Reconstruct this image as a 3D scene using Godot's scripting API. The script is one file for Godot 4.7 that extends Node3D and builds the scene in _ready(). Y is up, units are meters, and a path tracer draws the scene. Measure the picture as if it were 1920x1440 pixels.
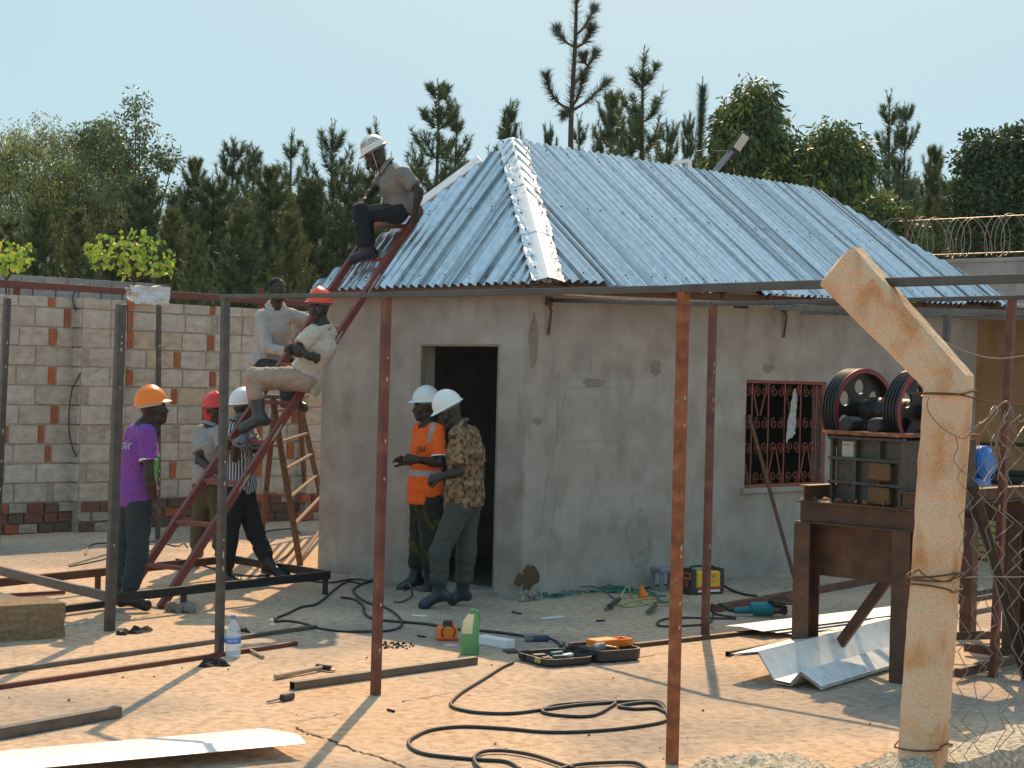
extends Node3D

# A building site: a small plastered house with a new sheet-metal roof, a steel canopy frame going up
# in front of it, eight workers, tools on a dusty concrete yard, pines behind the boundary walls.

const F := 3300.0                       # focal length, in pixels of the 1920 x 1440 photograph
const EYE := Vector3(0, 1.9, 0)
var cam: Camera3D
var rng := RandomNumberGenerator.new()
var M := {}                             # materials
var used := {}

func _ready():
	cam = Camera3D.new()
	cam.name = "camera"
	cam.fov = rad_to_deg(2.0 * atan(720.0 / F))
	cam.near = 0.05
	cam.far = 900.0
	cam.transform = Transform3D(Basis(Vector3.RIGHT, -0.0024) * Basis(Vector3.BACK, 0.024), EYE)
	add_child(cam)
	cam.current = true

	var env := Environment.new()
	var sm := ProceduralSkyMaterial.new()
	sm.sky_top_color = Color(0.62, 0.815, 0.945)
	sm.sky_horizon_color = Color(0.835, 0.945, 0.975)
	sm.sky_curve = 0.42
	sm.ground_bottom_color = Color(0.40, 0.34, 0.27)
	sm.ground_horizon_color = Color(0.72, 0.72, 0.66)
	sm.sun_angle_max = 42.0
	sm.sun_curve = 0.62
	sm.sky_energy_multiplier = 0.92
	var sky := Sky.new()
	sky.sky_material = sm
	env.background_mode = Environment.BG_SKY
	env.sky = sky
	env.tonemap_mode = Environment.TONE_MAPPER_LINEAR
	env.tonemap_exposure = 1.1
	env.sdfgi_enabled = true
	env.ssao_enabled = true
	env.ssil_enabled = true
	env.fog_enabled = true
	env.fog_density = 0.0004
	env.fog_light_color = Color(0.80, 0.88, 0.92)
	var we := WorldEnvironment.new()
	we.name = "world_environment"
	we.environment = env
	add_child(we)

	var sun := DirectionalLight3D.new()
	sun.name = "sun"
	sun.light_energy = 1.6
	sun.light_color = Color(1.0, 0.87, 0.70)
	sun.light_angular_distance = 0.5
	sun.shadow_enabled = true
	var el := deg_to_rad(43.0)
	var to_sun := Vector3(0.086 * cos(el), sin(el), -cos(el)).normalized()
	sun.transform = Transform3D(Basis.looking_at(-to_sun, Vector3.UP), Vector3(0, 30, 0))
	add_child(sun)

	rng.seed = 20240611
	make_materials()
	build_ground()
	build_house()
	build_walls()
	build_trees()
	build_frame()
	build_people()
	build_crusher()
	build_pillar()
	build_ground_things()

# ---------------------------------------------------------------- placing
func ray(px: float, py: float) -> Vector3:
	return cam.basis * Vector3((px - 960.0) / F, -(py - 720.0) / F, -1.0)

func gp(px: float, py: float, y := 0.0) -> Vector3:      # where the line of sight meets the level y
	var r := ray(px, py)
	return EYE + r * ((y - EYE.y) / r.y)

func at(px: float, py: float, d: float) -> Vector3:      # a point at the depth d
	var r := ray(px, py)
	return EYE + r * (d / -r.z)

func numbered(n: String) -> String:
	if not used.has(n):
		used[n] = 0
		return n
	used[n] += 1
	return "%s_%03d" % [n, used[n]]

func thing(called: String, label: String, category: String, base := Vector3.ZERO, group := "") -> Node3D:
	var o := Node3D.new()
	o.name = numbered(called)
	o.position = base
	add_child(o)
	return tag(o, label, category, group)

func tag(o: Node3D, label: String, category: String, group := "") -> Node3D:
	o.set_meta("label", label)
	o.set_meta("category", category)
	if group:
		o.set_meta("group", group)
	return o

func world_pos(n: Node) -> Vector3:
	var p := Vector3.ZERO
	while n is Node3D and n != self:
		p += n.position
		n = n.get_parent()
	return p

func put(mesh: Mesh, called: String, m: Material, parent: Node = null) -> MeshInstance3D:
	var o := MeshInstance3D.new()
	o.mesh = mesh
	o.name = called if parent else numbered(called)
	if m:
		if mesh is ArrayMesh:
			for i in mesh.get_surface_count():
				mesh.surface_set_material(i, m)
		else:
			o.material_override = m
	if parent == null:
		add_child(o)
	else:
		parent.add_child(o, true)
		o.position = -world_pos(parent)
	return o

func fin(st: SurfaceTool, called: String, m: Material, parent: Node = null) -> MeshInstance3D:
	return put(st.commit(), called, m, parent)

func S() -> SurfaceTool:
	var st := SurfaceTool.new()
	st.begin(Mesh.PRIMITIVE_TRIANGLES)
	return st

# ---------------------------------------------------------------- shapes
func tri(st: SurfaceTool, a: Vector3, b: Vector3, c: Vector3, out: Vector3):
	var n := (b - a).cross(c - a).normalized()
	if n.dot(out) > 0.0:
		var t := b
		b = c
		c = t
	else:
		n = -n
	for p in [a, b, c]:
		st.set_normal(n)
		st.add_vertex(p)

func quad(st: SurfaceTool, a: Vector3, b: Vector3, c: Vector3, d: Vector3, out: Vector3):
	tri(st, a, b, c, out)
	tri(st, a, c, d, out)

func bx(st: SurfaceTool, xf: Transform3D, size: Vector3, bev := 0.004):
	var h := size * 0.5
	bev = minf(bev, minf(h.x, minf(h.y, h.z)) * 0.45)
	var vert := func(s: Vector3, axis: int) -> Vector3:
		var p := s * h
		for k in 3:
			if k != axis:
				p[k] -= s[k] * bev
		return xf * p
	for a in 3:
		var b := (a + 1) % 3
		var c := (a + 2) % 3
		for sa in [-1.0, 1.0]:
			var q := []
			for e in [[-1, -1], [1, -1], [1, 1], [-1, 1]]:
				var s := Vector3.ZERO
				s[a] = sa
				s[b] = e[0]
				s[c] = e[1]
				q.append(vert.call(s, a))
			var o := Vector3.ZERO
			o[a] = sa
			quad(st, q[0], q[1], q[2], q[3], xf.basis * o)
			if bev > 0.0:
				for sb in [-1.0, 1.0]:
					var s1 := Vector3.ZERO
					s1[a] = sa
					s1[b] = sb
					s1[c] = -1
					var s2 := s1
					s2[c] = 1
					o = Vector3.ZERO
					o[a] = sa
					o[b] = sb
					quad(st, vert.call(s1, a), vert.call(s2, a), vert.call(s2, b), vert.call(s1, b), xf.basis * o)
	if bev > 0.0:
		for i in 8:
			var s := Vector3(1 if i & 1 else -1, 1 if i & 2 else -1, 1 if i & 4 else -1)
			tri(st, vert.call(s, 0), vert.call(s, 1), vert.call(s, 2), xf.basis * s)

func along(a: Vector3, b: Vector3, up := Vector3.UP) -> Transform3D:       # z from a to b, centred
	var z := (b - a).normalized()
	if absf(z.dot(up)) > 0.97:
		up = Vector3.BACK if absf(z.z) < 0.9 else Vector3.RIGHT
	var x := up.cross(z).normalized()
	return Transform3D(Basis(x, z.cross(x), z), (a + b) * 0.5)

func beam(st: SurfaceTool, a: Vector3, b: Vector3, w: float, h: float, up := Vector3.UP, bev := 0.003):
	bx(st, along(a, b, up), Vector3(w, h, (b - a).length()), bev)

func rect_tube(st: SurfaceTool, a: Vector3, b: Vector3, w: float, h: float, t := 0.004, up := Vector3.UP):
	var xf := along(a, b, up)
	var l := (b - a).length()
	for s in [-1.0, 1.0]:
		bx(st, xf.translated_local(Vector3(0, s * (h - t) * 0.5, 0)), Vector3(w, t, l), 0.001)
		bx(st, xf.translated_local(Vector3(s * (w - t) * 0.5, 0, 0)), Vector3(t, h - 2 * t, l), 0.0)

func tube(st: SurfaceTool, pts: PackedVector3Array, r: float, sides := 6, r_end := -1.0):
	var n := pts.size()
	if n < 2:
		return
	var t0 := (pts[1] - pts[0]).normalized()
	var u := t0.cross(Vector3.UP if absf(t0.y) < 0.9 else Vector3.RIGHT).normalized()
	var rings := []
	for i in n:
		var t := (pts[mini(i + 1, n - 1)] - pts[maxi(i - 1, 0)]).normalized()
		u = (u - t * u.dot(t)).normalized()
		var v := t.cross(u)
		var rr := r if r_end < 0.0 else lerpf(r, r_end, float(i) / (n - 1))
		var ring := []
		for k in sides:
			var a := TAU * k / sides
			var d := u * cos(a) + v * sin(a)
			ring.append([pts[i] + d * rr, d])
		rings.append(ring)
	for i in n - 1:
		for k in sides:
			var k2 := (k + 1) % sides
			var q := [rings[i][k], rings[i][k2], rings[i + 1][k2], rings[i + 1][k]]
			var inv: bool = (q[1][0] - q[0][0]).cross(q[2][0] - q[0][0]).dot(q[0][1]) > 0.0
			for e in ([0, 2, 1, 0, 3, 2] if inv else [0, 1, 2, 0, 2, 3]):
				st.set_normal(q[e][1])
				st.add_vertex(q[e][0])
	for e in [0, n - 1]:
		var out: Vector3 = (pts[0] - pts[1]) if e == 0 else (pts[n - 1] - pts[n - 2])
		for k in range(1, sides - 1):
			tri(st, rings[e][0][0], rings[e][k][0], rings[e][k + 1][0], out)

func smooth(p: Array, n := 6) -> PackedVector3Array:
	var out := PackedVector3Array()
	for i in p.size() - 1:
		var a: Vector3 = p[maxi(i - 1, 0)]
		var b: Vector3 = p[i]
		var c: Vector3 = p[i + 1]
		var d: Vector3 = p[mini(i + 2, p.size() - 1)]
		for k in n:
			var t := float(k) / n
			out.append(0.5 * (2 * b + (c - a) * t + (2 * a - 5 * b + 4 * c - d) * t * t + (3 * b - a - 3 * c + d) * t * t * t))
	out.append(p[-1])
	return out

func lathe(st: SurfaceTool, prof: Array, xf: Transform3D, n := 24, smoothed := true):   # prof: Vector2(radius, height), turned about y
	for i in prof.size() - 1:
		var a: Vector2 = prof[i]
		var b: Vector2 = prof[i + 1]
		if a.is_equal_approx(b):
			continue
		var nn := Vector2(b.y - a.y, a.x - b.x).normalized()
		for k in n:
			var q := []
			for e in [[a, k], [a, k + 1], [b, k + 1], [b, k]]:
				var g: float = TAU * e[1] / n
				q.append([xf * Vector3(e[0].x * cos(g), e[0].y, e[0].x * sin(g)), xf.basis * Vector3(nn.x * cos(g), nn.y, nn.x * sin(g))])
			for e in [[0, 1, 2], [0, 2, 3]]:
				var f := (q[e[1]][0] - q[e[0]][0] as Vector3).cross(q[e[2]][0] - q[e[0]][0])
				if f.length() < 1e-12:
					continue
				var o = e if f.dot(q[e[0]][1] + q[e[1]][1] + q[e[2]][1]) < 0.0 else [e[0], e[2], e[1]]
				for j in o:
					st.set_normal((q[j][1] as Vector3).normalized())
					st.add_vertex(q[j][0])

func prism(st: SurfaceTool, poly: PackedVector2Array, xf: Transform3D, depth: float):      # polygon in xy, thick along z
	var idx := Geometry2D.triangulate_polygon(poly)
	for s in [-0.5, 0.5]:
		for i in range(0, idx.size(), 3):
			var q := []
			for k in 3:
				var p := poly[idx[i + k]]
				q.append(xf * Vector3(p.x, p.y, s * depth))
			tri(st, q[0], q[1], q[2], xf.basis.z * s)
	var ccw := not Geometry2D.is_polygon_clockwise(poly)
	for i in poly.size():
		var a := poly[i]
		var b := poly[(i + 1) % poly.size()]
		var o := Vector2(b.y - a.y, a.x - b.x) * (1.0 if ccw else -1.0)
		quad(st, xf * Vector3(a.x, a.y, -depth / 2), xf * Vector3(b.x, b.y, -depth / 2), xf * Vector3(b.x, b.y, depth / 2), xf * Vector3(a.x, a.y, depth / 2), xf.basis * Vector3(o.x, o.y, 0))

func noise(freq: float, oct := 4, sd := 1, type := FastNoiseLite.TYPE_SIMPLEX_SMOOTH) -> FastNoiseLite:
	var n := FastNoiseLite.new()
	n.seed = sd
	n.noise_type = type
	n.frequency = freq
	n.fractal_octaves = oct
	return n

# a box with chipped, slightly uneven faces (blocks, stones); one mesh shared by many pieces, unit size
func rough_block(sd: int, amp: Vector3, res := 5, chip := 0.05) -> ArrayMesh:
	var nz := noise(0.8, 3, sd)
	var st := S()
	st.set_smooth_group(0)
	for a in 3:
		var b := (a + 1) % 3
		var c := (a + 2) % 3
		for sa in [-1.0, 1.0]:
			var grid := []
			for i in res + 1:
				for j in res + 1:
					var p := Vector3.ZERO
					p[a] = sa * 0.5
					p[b] = float(i) / res - 0.5
					p[c] = float(j) / res - 0.5
					var q := p
					for k in 3:
						var edge := 0.0
						for m in 3:
							if m != k and absf(p[m]) > 0.49:
								edge += chip * 0.35
						q[k] = p[k] * (1.0 - edge * 0.5) + amp[k] * nz.get_noise_3d(p.x * 3 + k * 19, p.y * 3, p.z * 3)
					grid.append(q)
			var o := Vector3.ZERO
			o[a] = sa
			for i in res:
				for j in res:
					var w := res + 1
					quad(st, grid[i * w + j], grid[(i + 1) * w + j], grid[(i + 1) * w + j + 1], grid[i * w + j + 1], o)
	return st.commit()

# ---------------------------------------------------------------- lettering
func letters(text: String, size: float, sans := true) -> Array:       # [points in xy centred, indices]
	var tm := TextMesh.new()
	var f := SystemFont.new()
	f.font_names = PackedStringArray(["Droid Sans" if sans else "Droid Serif"])
	tm.font = f
	tm.text = text
	tm.font_size = 64
	tm.pixel_size = size / 64.0
	tm.depth = 0.0
	tm.curve_step = 1.0
	var a := tm.get_mesh_arrays()
	var p: PackedVector3Array = a[Mesh.ARRAY_VERTEX]
	var idx = a[Mesh.ARRAY_INDEX]
	if idx == null:
		idx = PackedInt32Array(range(p.size()))
	return [p, idx]

func write_on(called: String, parent: Node, text: String, size: float, map: Callable, m: Material) -> MeshInstance3D:
	var l := letters(text, size)
	var p: PackedVector3Array = l[0]
	var v := PackedVector3Array()
	var nn := PackedVector3Array()
	var ii := PackedInt32Array()
	for i in range(0, l[1].size(), 3):                       # long triangles are cut up so that they can bend
		var todo := [[p[l[1][i]], p[l[1][i + 1]], p[l[1][i + 2]]]]
		while todo.size():
			var t = todo.pop_back()
			var best := -1
			var len := size * 0.3
			for k in 3:
				var d: float = (t[k] as Vector3).distance_to(t[(k + 1) % 3])
				if d > len:
					len = d
					best = k
			if best >= 0 and v.size() < 6000:
				var mid: Vector3 = (t[best] + t[(best + 1) % 3]) / 2
				todo.append([t[best], mid, t[(best + 2) % 3]])
				todo.append([mid, t[(best + 1) % 3], t[(best + 2) % 3]])
			else:
				var q := []
				for k in 3:
					q.append(map.call(Vector2(t[k].x, t[k].y)))
				var n := (q[2] - q[0] as Vector3).cross(q[1] - q[0]).normalized()
				for k in 3:
					ii.append(v.size())
					v.append(q[k])
					nn.append(n)
	if v.is_empty():
		return null
	var arr := []
	arr.resize(Mesh.ARRAY_MAX)
	arr[Mesh.ARRAY_VERTEX] = v
	arr[Mesh.ARRAY_NORMAL] = nn
	arr[Mesh.ARRAY_INDEX] = ii
	var am := ArrayMesh.new()
	am.add_surface_from_arrays(Mesh.PRIMITIVE_TRIANGLES, arr)
	return put(am, called, m, parent)

# ---------------------------------------------------------------- materials
func lin(r: float, g: float, b: float) -> Color:
	return Color(r, g, b).linear_to_srgb()

func ntex(freq: float, stops: Array, oct := 5, sd := 1, size := 512, type := FastNoiseLite.TYPE_SIMPLEX_SMOOTH, warp := 0.0, bump := false) -> NoiseTexture2D:
	var t := NoiseTexture2D.new()
	t.width = size
	t.height = size
	t.seamless = true
	t.seamless_blend_skirt = 0.25
	var n := noise(freq, oct, sd, type)
	if warp > 0.0:
		n.domain_warp_enabled = true
		n.domain_warp_amplitude = warp
		n.domain_warp_frequency = freq * 1.5
	t.noise = n
	var g := Gradient.new()
	g.offsets = PackedFloat32Array(stops.map(func(s): return s[0]))
	g.colors = PackedColorArray(stops.map(func(s): return s[1]))
	t.color_ramp = g
	return t

func mat(c: Color, rough := 0.8, metal := 0.0, tex: Texture2D = null, period := 1.0, bump: Texture2D = null, bump_cm := 0.3) -> StandardMaterial3D:
	var m := StandardMaterial3D.new()
	m.albedo_color = c
	m.roughness = rough
	m.metallic = metal
	if tex or bump:
		m.uv1_triplanar = true
		m.uv1_world_triplanar = true
		m.uv1_scale = Vector3.ONE / period
		m.uv1_triplanar_sharpness = 4.0
	if tex:
		m.albedo_texture = tex
	if bump:
		m.heightmap_enabled = true
		m.heightmap_texture = bump
		m.heightmap_scale = bump_cm
	return m

func detail(m: StandardMaterial3D, tex: Texture2D, scale: Vector3):
	m.detail_enabled = true
	m.detail_blend_mode = BaseMaterial3D.BLEND_MODE_MUL
	m.detail_albedo = tex
	m.detail_uv_layer = BaseMaterial3D.DETAIL_UV_2
	m.uv2_triplanar = true
	m.uv2_world_triplanar = true
	m.uv2_scale = scale
	return m

func g1(v: float) -> Color:
	return Color(v, v, v)

func make_materials():
	var mottle := ntex(0.012, [[0.0, g1(0.72)], [0.45, g1(0.88)], [1.0, g1(1.0)]], 6, 3)
	var fine := ntex(0.05, [[0.0, g1(0.0)], [1.0, g1(1.0)]], 5, 8)
	var coarse := ntex(0.02, [[0.0, g1(0.0)], [1.0, g1(1.0)]], 6, 9)
	var streak := ntex(0.02, [[0.0, Color(0.82, 0.80, 0.78)], [0.28, Color(0.93, 0.92, 0.91)], [0.48, g1(1.0)], [1.0, Color(0.96, 0.97, 0.98)]], 6, 12, 512, FastNoiseLite.TYPE_SIMPLEX_SMOOTH, 30.0)
	M.mottle = mottle
	# the yard: trowelled concrete under orange dust
	var gt := ntex(0.02, [[0.0, lin(0.32, 0.21, 0.135)], [0.30, lin(0.46, 0.307, 0.20)], [0.45, lin(0.53, 0.37, 0.25)], [0.6, lin(0.57, 0.402, 0.275)], [1.0, lin(0.66, 0.48, 0.335)]], 7, 21, 1024, FastNoiseLite.TYPE_SIMPLEX_SMOOTH, 45.0)
	var gb := ntex(0.03, [[0.0, g1(0.0)], [1.0, g1(1.0)]], 7, 22, 1024, FastNoiseLite.TYPE_SIMPLEX_SMOOTH, 40.0)
	var gbig := ntex(0.007, [[0.0, Color(0.70, 0.75, 0.82)], [0.36, Color(0.88, 0.90, 0.93)], [0.55, g1(1.0)], [1.0, Color(1.0, 0.95, 0.88)]], 6, 23)
	M.ground = detail(mat(Color.WHITE, 0.95, 0.0, gt, 1.9, gb, 0.9), gbig, Vector3(1, 1, 1) / 11.0)
	M.crack = mat(lin(0.05, 0.035, 0.025), 1.0)
	# cement plaster
	var pt := ntex(0.006, [[0.0, lin(0.27, 0.228, 0.188)], [0.33, lin(0.335, 0.29, 0.245)], [0.5, lin(0.37, 0.325, 0.28)], [0.68, lin(0.395, 0.35, 0.305)], [1.0, lin(0.45, 0.405, 0.36)]], 6, 31, 1024, FastNoiseLite.TYPE_SIMPLEX_SMOOTH, 25.0)
	M.plaster = detail(mat(Color.WHITE, 0.93, 0.0, pt, 3.1, coarse, 0.5), streak, Vector3(0.38, 0.17, 0.38))
	M.plaster_grey = detail(mat(Color(0.98, 1.0, 1.04), 0.93, 0.0, pt, 3.7, coarse, 0.5), streak, Vector3(0.7, 0.2, 0.7))
	M.plaster_beige = detail(mat(Color(0.92, 0.84, 0.70), 0.93, 0.0, pt, 4.1, coarse, 0.4), streak, Vector3(0.5, 0.2, 0.5))
	M.patch = mat(lin(0.385, 0.335, 0.285), 0.95, 0.0, mottle, 0.7, fine, 0.3)
	M.patch_dark = mat(lin(0.31, 0.265, 0.22), 0.95, 0.0, mottle, 0.4, fine, 0.3)
	M.hole = mat(lin(0.15, 0.095, 0.05), 1.0, 0.0, mottle, 0.2, fine, 0.8)
	M.chalk = mat(lin(0.28, 0.32, 0.30), 1.0)
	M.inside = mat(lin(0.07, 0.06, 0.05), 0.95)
	# masonry
	for i in 4:
		var k: Color = [lin(0.58, 0.50, 0.405), lin(0.62, 0.55, 0.47), lin(0.54, 0.47, 0.39), lin(0.59, 0.48, 0.35)][i]
		M["block%d" % i] = mat(k, 0.95, 0.0, mottle, 0.8 + 0.13 * i, fine, 0.55)
	M.mortar = mat(lin(0.46, 0.39, 0.31), 0.97, 0.0, mottle, 0.5, fine, 0.8)
	for i in 3:
		M["brick%d" % i] = mat([lin(0.55, 0.15, 0.055), lin(0.45, 0.13, 0.06), lin(0.24, 0.10, 0.065)][i], 0.92, 0.0, mottle, 0.31, fine, 0.5)
	M.brick_dirty = mat(lin(0.17, 0.105, 0.075), 0.95, 0.0, mottle, 0.5, fine, 0.6)
	M.block_far = mat(lin(0.36, 0.36, 0.35), 0.95, 0.0, mottle, 0.9)
	# galvanised sheet
	var zr := ntex(0.012, [[0.0, g1(0.20)], [0.5, g1(0.27)], [1.0, g1(0.36)]], 5, 41)
	var zc := ntex(0.02, [[0.0, g1(0.80)], [0.4, g1(0.92)], [1.0, g1(1.0)]], 5, 42)
	for i in 4:
		var z := mat(lin([0.86, 0.78, 0.90, 0.72][i], [0.86, 0.78, 0.90, 0.72][i], [0.86, 0.78, 0.90, 0.73][i]), 1.0, 0.78, zc, 0.9)
		z.vertex_color_use_as_albedo = true
		z.roughness_texture = zr
		M["zinc%d" % i] = z
	M.flashing = mat(lin(0.78, 0.79, 0.80), 0.45, 0.6)
	M.flashing_pale = mat(lin(0.84, 0.84, 0.83), 0.45, 0.12, zc, 1.1)
	M.nail = mat(lin(0.03, 0.03, 0.035), 0.6, 0.3)
	M.timber = mat(lin(0.16, 0.075, 0.04), 0.9, 0.0, mottle, 0.4, fine, 0.3)
	# steel
	var rust := ntex(0.018, [[0.0, lin(0.10, 0.028, 0.018)], [0.4, lin(0.155, 0.042, 0.027)], [0.62, lin(0.20, 0.06, 0.035)], [0.8, lin(0.26, 0.10, 0.05)], [1.0, lin(0.35, 0.2, 0.11)]], 6, 51)
	M.red_steel = mat(Color(0.86, 0.86, 0.86), 0.55, 0.0, rust, 1.6, fine, 0.08)
	M.red_paint = mat(lin(0.17, 0.042, 0.03), 0.5, 0.0, mottle, 0.5, fine, 0.05)
	var rusty := ntex(0.016, [[0.0, lin(0.10, 0.035, 0.015)], [0.4, lin(0.19, 0.06, 0.022)], [0.6, lin(0.27, 0.085, 0.03)], [0.8, lin(0.30, 0.12, 0.05)], [1.0, lin(0.5, 0.34, 0.2)]], 6, 52)
	M.orange_rust = mat(Color.WHITE, 0.75, 0.0, rusty, 0.9, fine, 0.15)
	M.brown_steel = mat(Color(0.82, 0.80, 0.78), 0.6, 0.15, ntex(0.01, [[0.0, lin(0.065, 0.032, 0.019)], [0.45, lin(0.125, 0.06, 0.033)], [0.75, lin(0.20, 0.095, 0.045)], [1.0, lin(0.29, 0.17, 0.095)]], 5, 53), 0.9, fine, 0.06)
	M.grey_steel = mat(lin(0.115, 0.11, 0.105), 0.42, 0.55, mottle, 0.8, fine, 0.04)
	M.black_steel = mat(lin(0.04, 0.038, 0.038), 0.4, 0.5, mottle, 0.7, fine, 0.04)
	M.mill_steel = mat(lin(0.17, 0.165, 0.16), 0.38, 0.7, mottle, 0.6, fine, 0.03)
	M.grille = mat(lin(0.36, 0.09, 0.048), 0.55, 0.0, mottle, 0.5)
	M.ladder_red = mat(lin(0.27, 0.065, 0.045), 0.5, 0.0, mottle, 0.4)
	M.machine = mat(lin(0.075, 0.070, 0.062), 0.5, 0.3, ntex(0.02, [[0.0, Color(0.95, 0.6, 0.4)], [0.3, Color(0.8, 0.7, 0.62)], [0.45, g1(0.9)], [1.0, g1(1.0)]], 6, 54), 0.5, fine, 0.05)
	M.scraped = mat(lin(0.42, 0.36, 0.30), 0.6, 0.2)
	M.wire = mat(lin(0.33, 0.30, 0.27), 0.45, 0.8, mottle, 0.2)
	M.rust_wire = mat(lin(0.12, 0.06, 0.035), 0.7, 0.3)
	M.razor = mat(lin(0.30, 0.25, 0.21), 0.5, 0.6)
	M.concrete_post = mat(Color.WHITE, 0.95, 0.0, ntex(0.05, [[0.0, lin(0.34, 0.20, 0.115)], [0.24, lin(0.55, 0.37, 0.23)], [0.38, lin(0.65, 0.46, 0.30)], [0.65, lin(0.69, 0.50, 0.335)], [1.0, lin(0.75, 0.57, 0.41)]], 5, 61, 1024), 0.55, coarse, 0.9)
	detail(M.concrete_post, ntex(0.012, [[0.0, Color(0.84, 0.64, 0.48)], [0.30, Color(0.95, 0.87, 0.78)], [0.46, g1(1.0)], [1.0, g1(1.0)]], 6, 62, 512, FastNoiseLite.TYPE_SIMPLEX_SMOOTH, 30.0), Vector3(0.8, 0.4, 0.8))
	M.kerb = mat(Color.WHITE, 0.97, 0.0, ntex(0.04, [[0.0, lin(0.13, 0.10, 0.07)], [0.38, lin(0.30, 0.25, 0.18)], [0.55, lin(0.46, 0.41, 0.33)], [1.0, lin(0.60, 0.55, 0.46)]], 6, 63), 0.8, coarse, 1.5)
	M.slab = mat(lin(0.30, 0.20, 0.11), 0.95, 0.0, mottle, 0.3, coarse, 0.8)
	# everyday stuff
	M.black_rubber = mat(lin(0.018, 0.018, 0.02), 0.5)
	M.cable = mat(lin(0.03, 0.027, 0.027), 0.55)
	M.cable_grey = mat(lin(0.12, 0.10, 0.09), 0.6)
	M.black_plastic = mat(lin(0.03, 0.03, 0.032), 0.45, 0.0, null, 1.0, fine, 0.03)
	M.orange = mat(lin(0.83, 0.20, 0.015), 0.4)
	M.orange_pale = mat(lin(0.9, 0.33, 0.12), 0.45)
	M.yellow = mat(lin(0.80, 0.42, 0.03), 0.35)
	M.red = mat(lin(0.62, 0.03, 0.02), 0.4)
	M.crimson = mat(lin(0.30, 0.02, 0.04), 0.45, 0.0, mottle, 0.2)
	M.teal = mat(lin(0.0, 0.16, 0.19), 0.4)
	M.blue = mat(lin(0.02, 0.16, 0.50), 0.45)
	M.white = mat(lin(0.78, 0.78, 0.76), 0.5)
	M.grey_plastic = mat(lin(0.22, 0.24, 0.26), 0.5)
	M.dull_grey = mat(lin(0.19, 0.19, 0.19), 0.7)
	M.torn_plastic = mat(lin(0.42, 0.41, 0.39), 0.7)
	M.cloth_white = mat(lin(0.78, 0.78, 0.77), 0.9, 0.0, mottle, 0.3)
	M.rag = mat(lin(0.022, 0.018, 0.016), 0.95, 0.0, mottle, 0.1)
	M.ink = mat(lin(0.04, 0.04, 0.06), 0.9)
	M.net = mat(lin(0.05, 0.30, 0.22), 0.9, 0.0, mottle, 0.2)
	M.wood = mat(lin(0.20, 0.105, 0.055), 0.8, 0.0, ntex(0.02, [[0.0, g1(0.6)], [0.5, g1(0.85)], [1.0, g1(1.0)]], 5, 71), 0.5)
	M.cream = mat(lin(0.55, 0.50, 0.36), 0.9)
	M.glove = mat(lin(0.20, 0.20, 0.20), 0.9, 0.0, mottle, 0.05)
	M.lining = mat(lin(0.33, 0.255, 0.18), 0.85, 0.0, mottle, 0.3)
	M.wood_light = mat(lin(0.50, 0.37, 0.24), 0.75, 0.0, mottle, 0.3)
	M.foam = mat(lin(0.62, 0.50, 0.20), 0.9, 0.0, mottle, 0.5)
	M.lamp_glass = mat(lin(0.55, 0.50, 0.40), 0.25)
	M.leaf_young = leafmat(Color.WHITE, 0.75, 0.35)
	M.pine = leafmat(Color.WHITE, 0.5, 0.55)
	M.leaf = leafmat(Color.WHITE, 0.55, 0.45)
	M.bark = mat(lin(0.10, 0.075, 0.055), 0.95, 0.0, mottle, 0.5, fine, 0.6)

func leafmat(c: Color, back: float, rough: float) -> StandardMaterial3D:
	var m := StandardMaterial3D.new()
	m.albedo_color = c
	m.vertex_color_use_as_albedo = true
	m.roughness = rough
	m.backlight_enabled = true
	m.backlight = Color(back, back, back)
	m.cull_mode = BaseMaterial3D.CULL_DISABLED
	return m

# ---------------------------------------------------------------- the yard
func build_ground():
	var st := S()
	quad(st, Vector3(-260, 0, 40), Vector3(260, 0, 40), Vector3(260, 0, -420), Vector3(-260, 0, -420), Vector3.UP)
	var g := fin(st, "ground", M.ground)
	g.set_meta("kind", "structure")
	for c in [[[553, 1364], [590, 1379], [628, 1393], [676, 1411], [712, 1421], [757, 1440]], [[750, 1317], [800, 1308], [850, 1299]], [[640, 1340], [560, 1352]],
			[[0, 1182], [90, 1178], [160, 1170], [250, 1160], [300, 1152]], [[1180, 1238], [1250, 1224]]]:
		var cr := S()
		var last := Vector3.ZERO
		var wd: float = 0.009 if c[0][0] == 553 else 0.005
		var pts := []
		for p in c:
			pts.append(gp(p[0], p[1], 0.0))
		var sp := smooth(pts, 7)
		for i in sp.size() - 1:
			var a := sp[i] + Vector3(rng.randf_range(-1, 1), 0, rng.randf_range(-1, 1)) * 0.012
			if i > 0:
				a = last
			var b := sp[i + 1] + Vector3(rng.randf_range(-1, 1), 0, rng.randf_range(-1, 1)) * 0.014
			last = b
			var s := (b - a).cross(Vector3.UP).normalized() * wd * rng.randf_range(0.4, 1.2)
			var y := Vector3(0, 0.004, 0)
			quad(cr, a - s + y, a + s + y, b + s * 0.8 + y, b - s * 0.8 + y, Vector3.UP)
		fin(cr, "crack", M.crack, g)

# ---------------------------------------------------------------- the house
const P0 := Vector3(0.115, 0, -15.2)
const E1 := Vector3(0.70, 0, -0.714)        # along the long front, away to the right
const E2 := Vector3(-0.714, 0, -0.70)       # along the short front, away to the left
const HL := 7.6
const HW := 2.75

func H(a: float, b: float, y: float) -> Vector3:
	return P0 + E1 * a + E2 * b + Vector3(0, y, 0)

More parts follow.
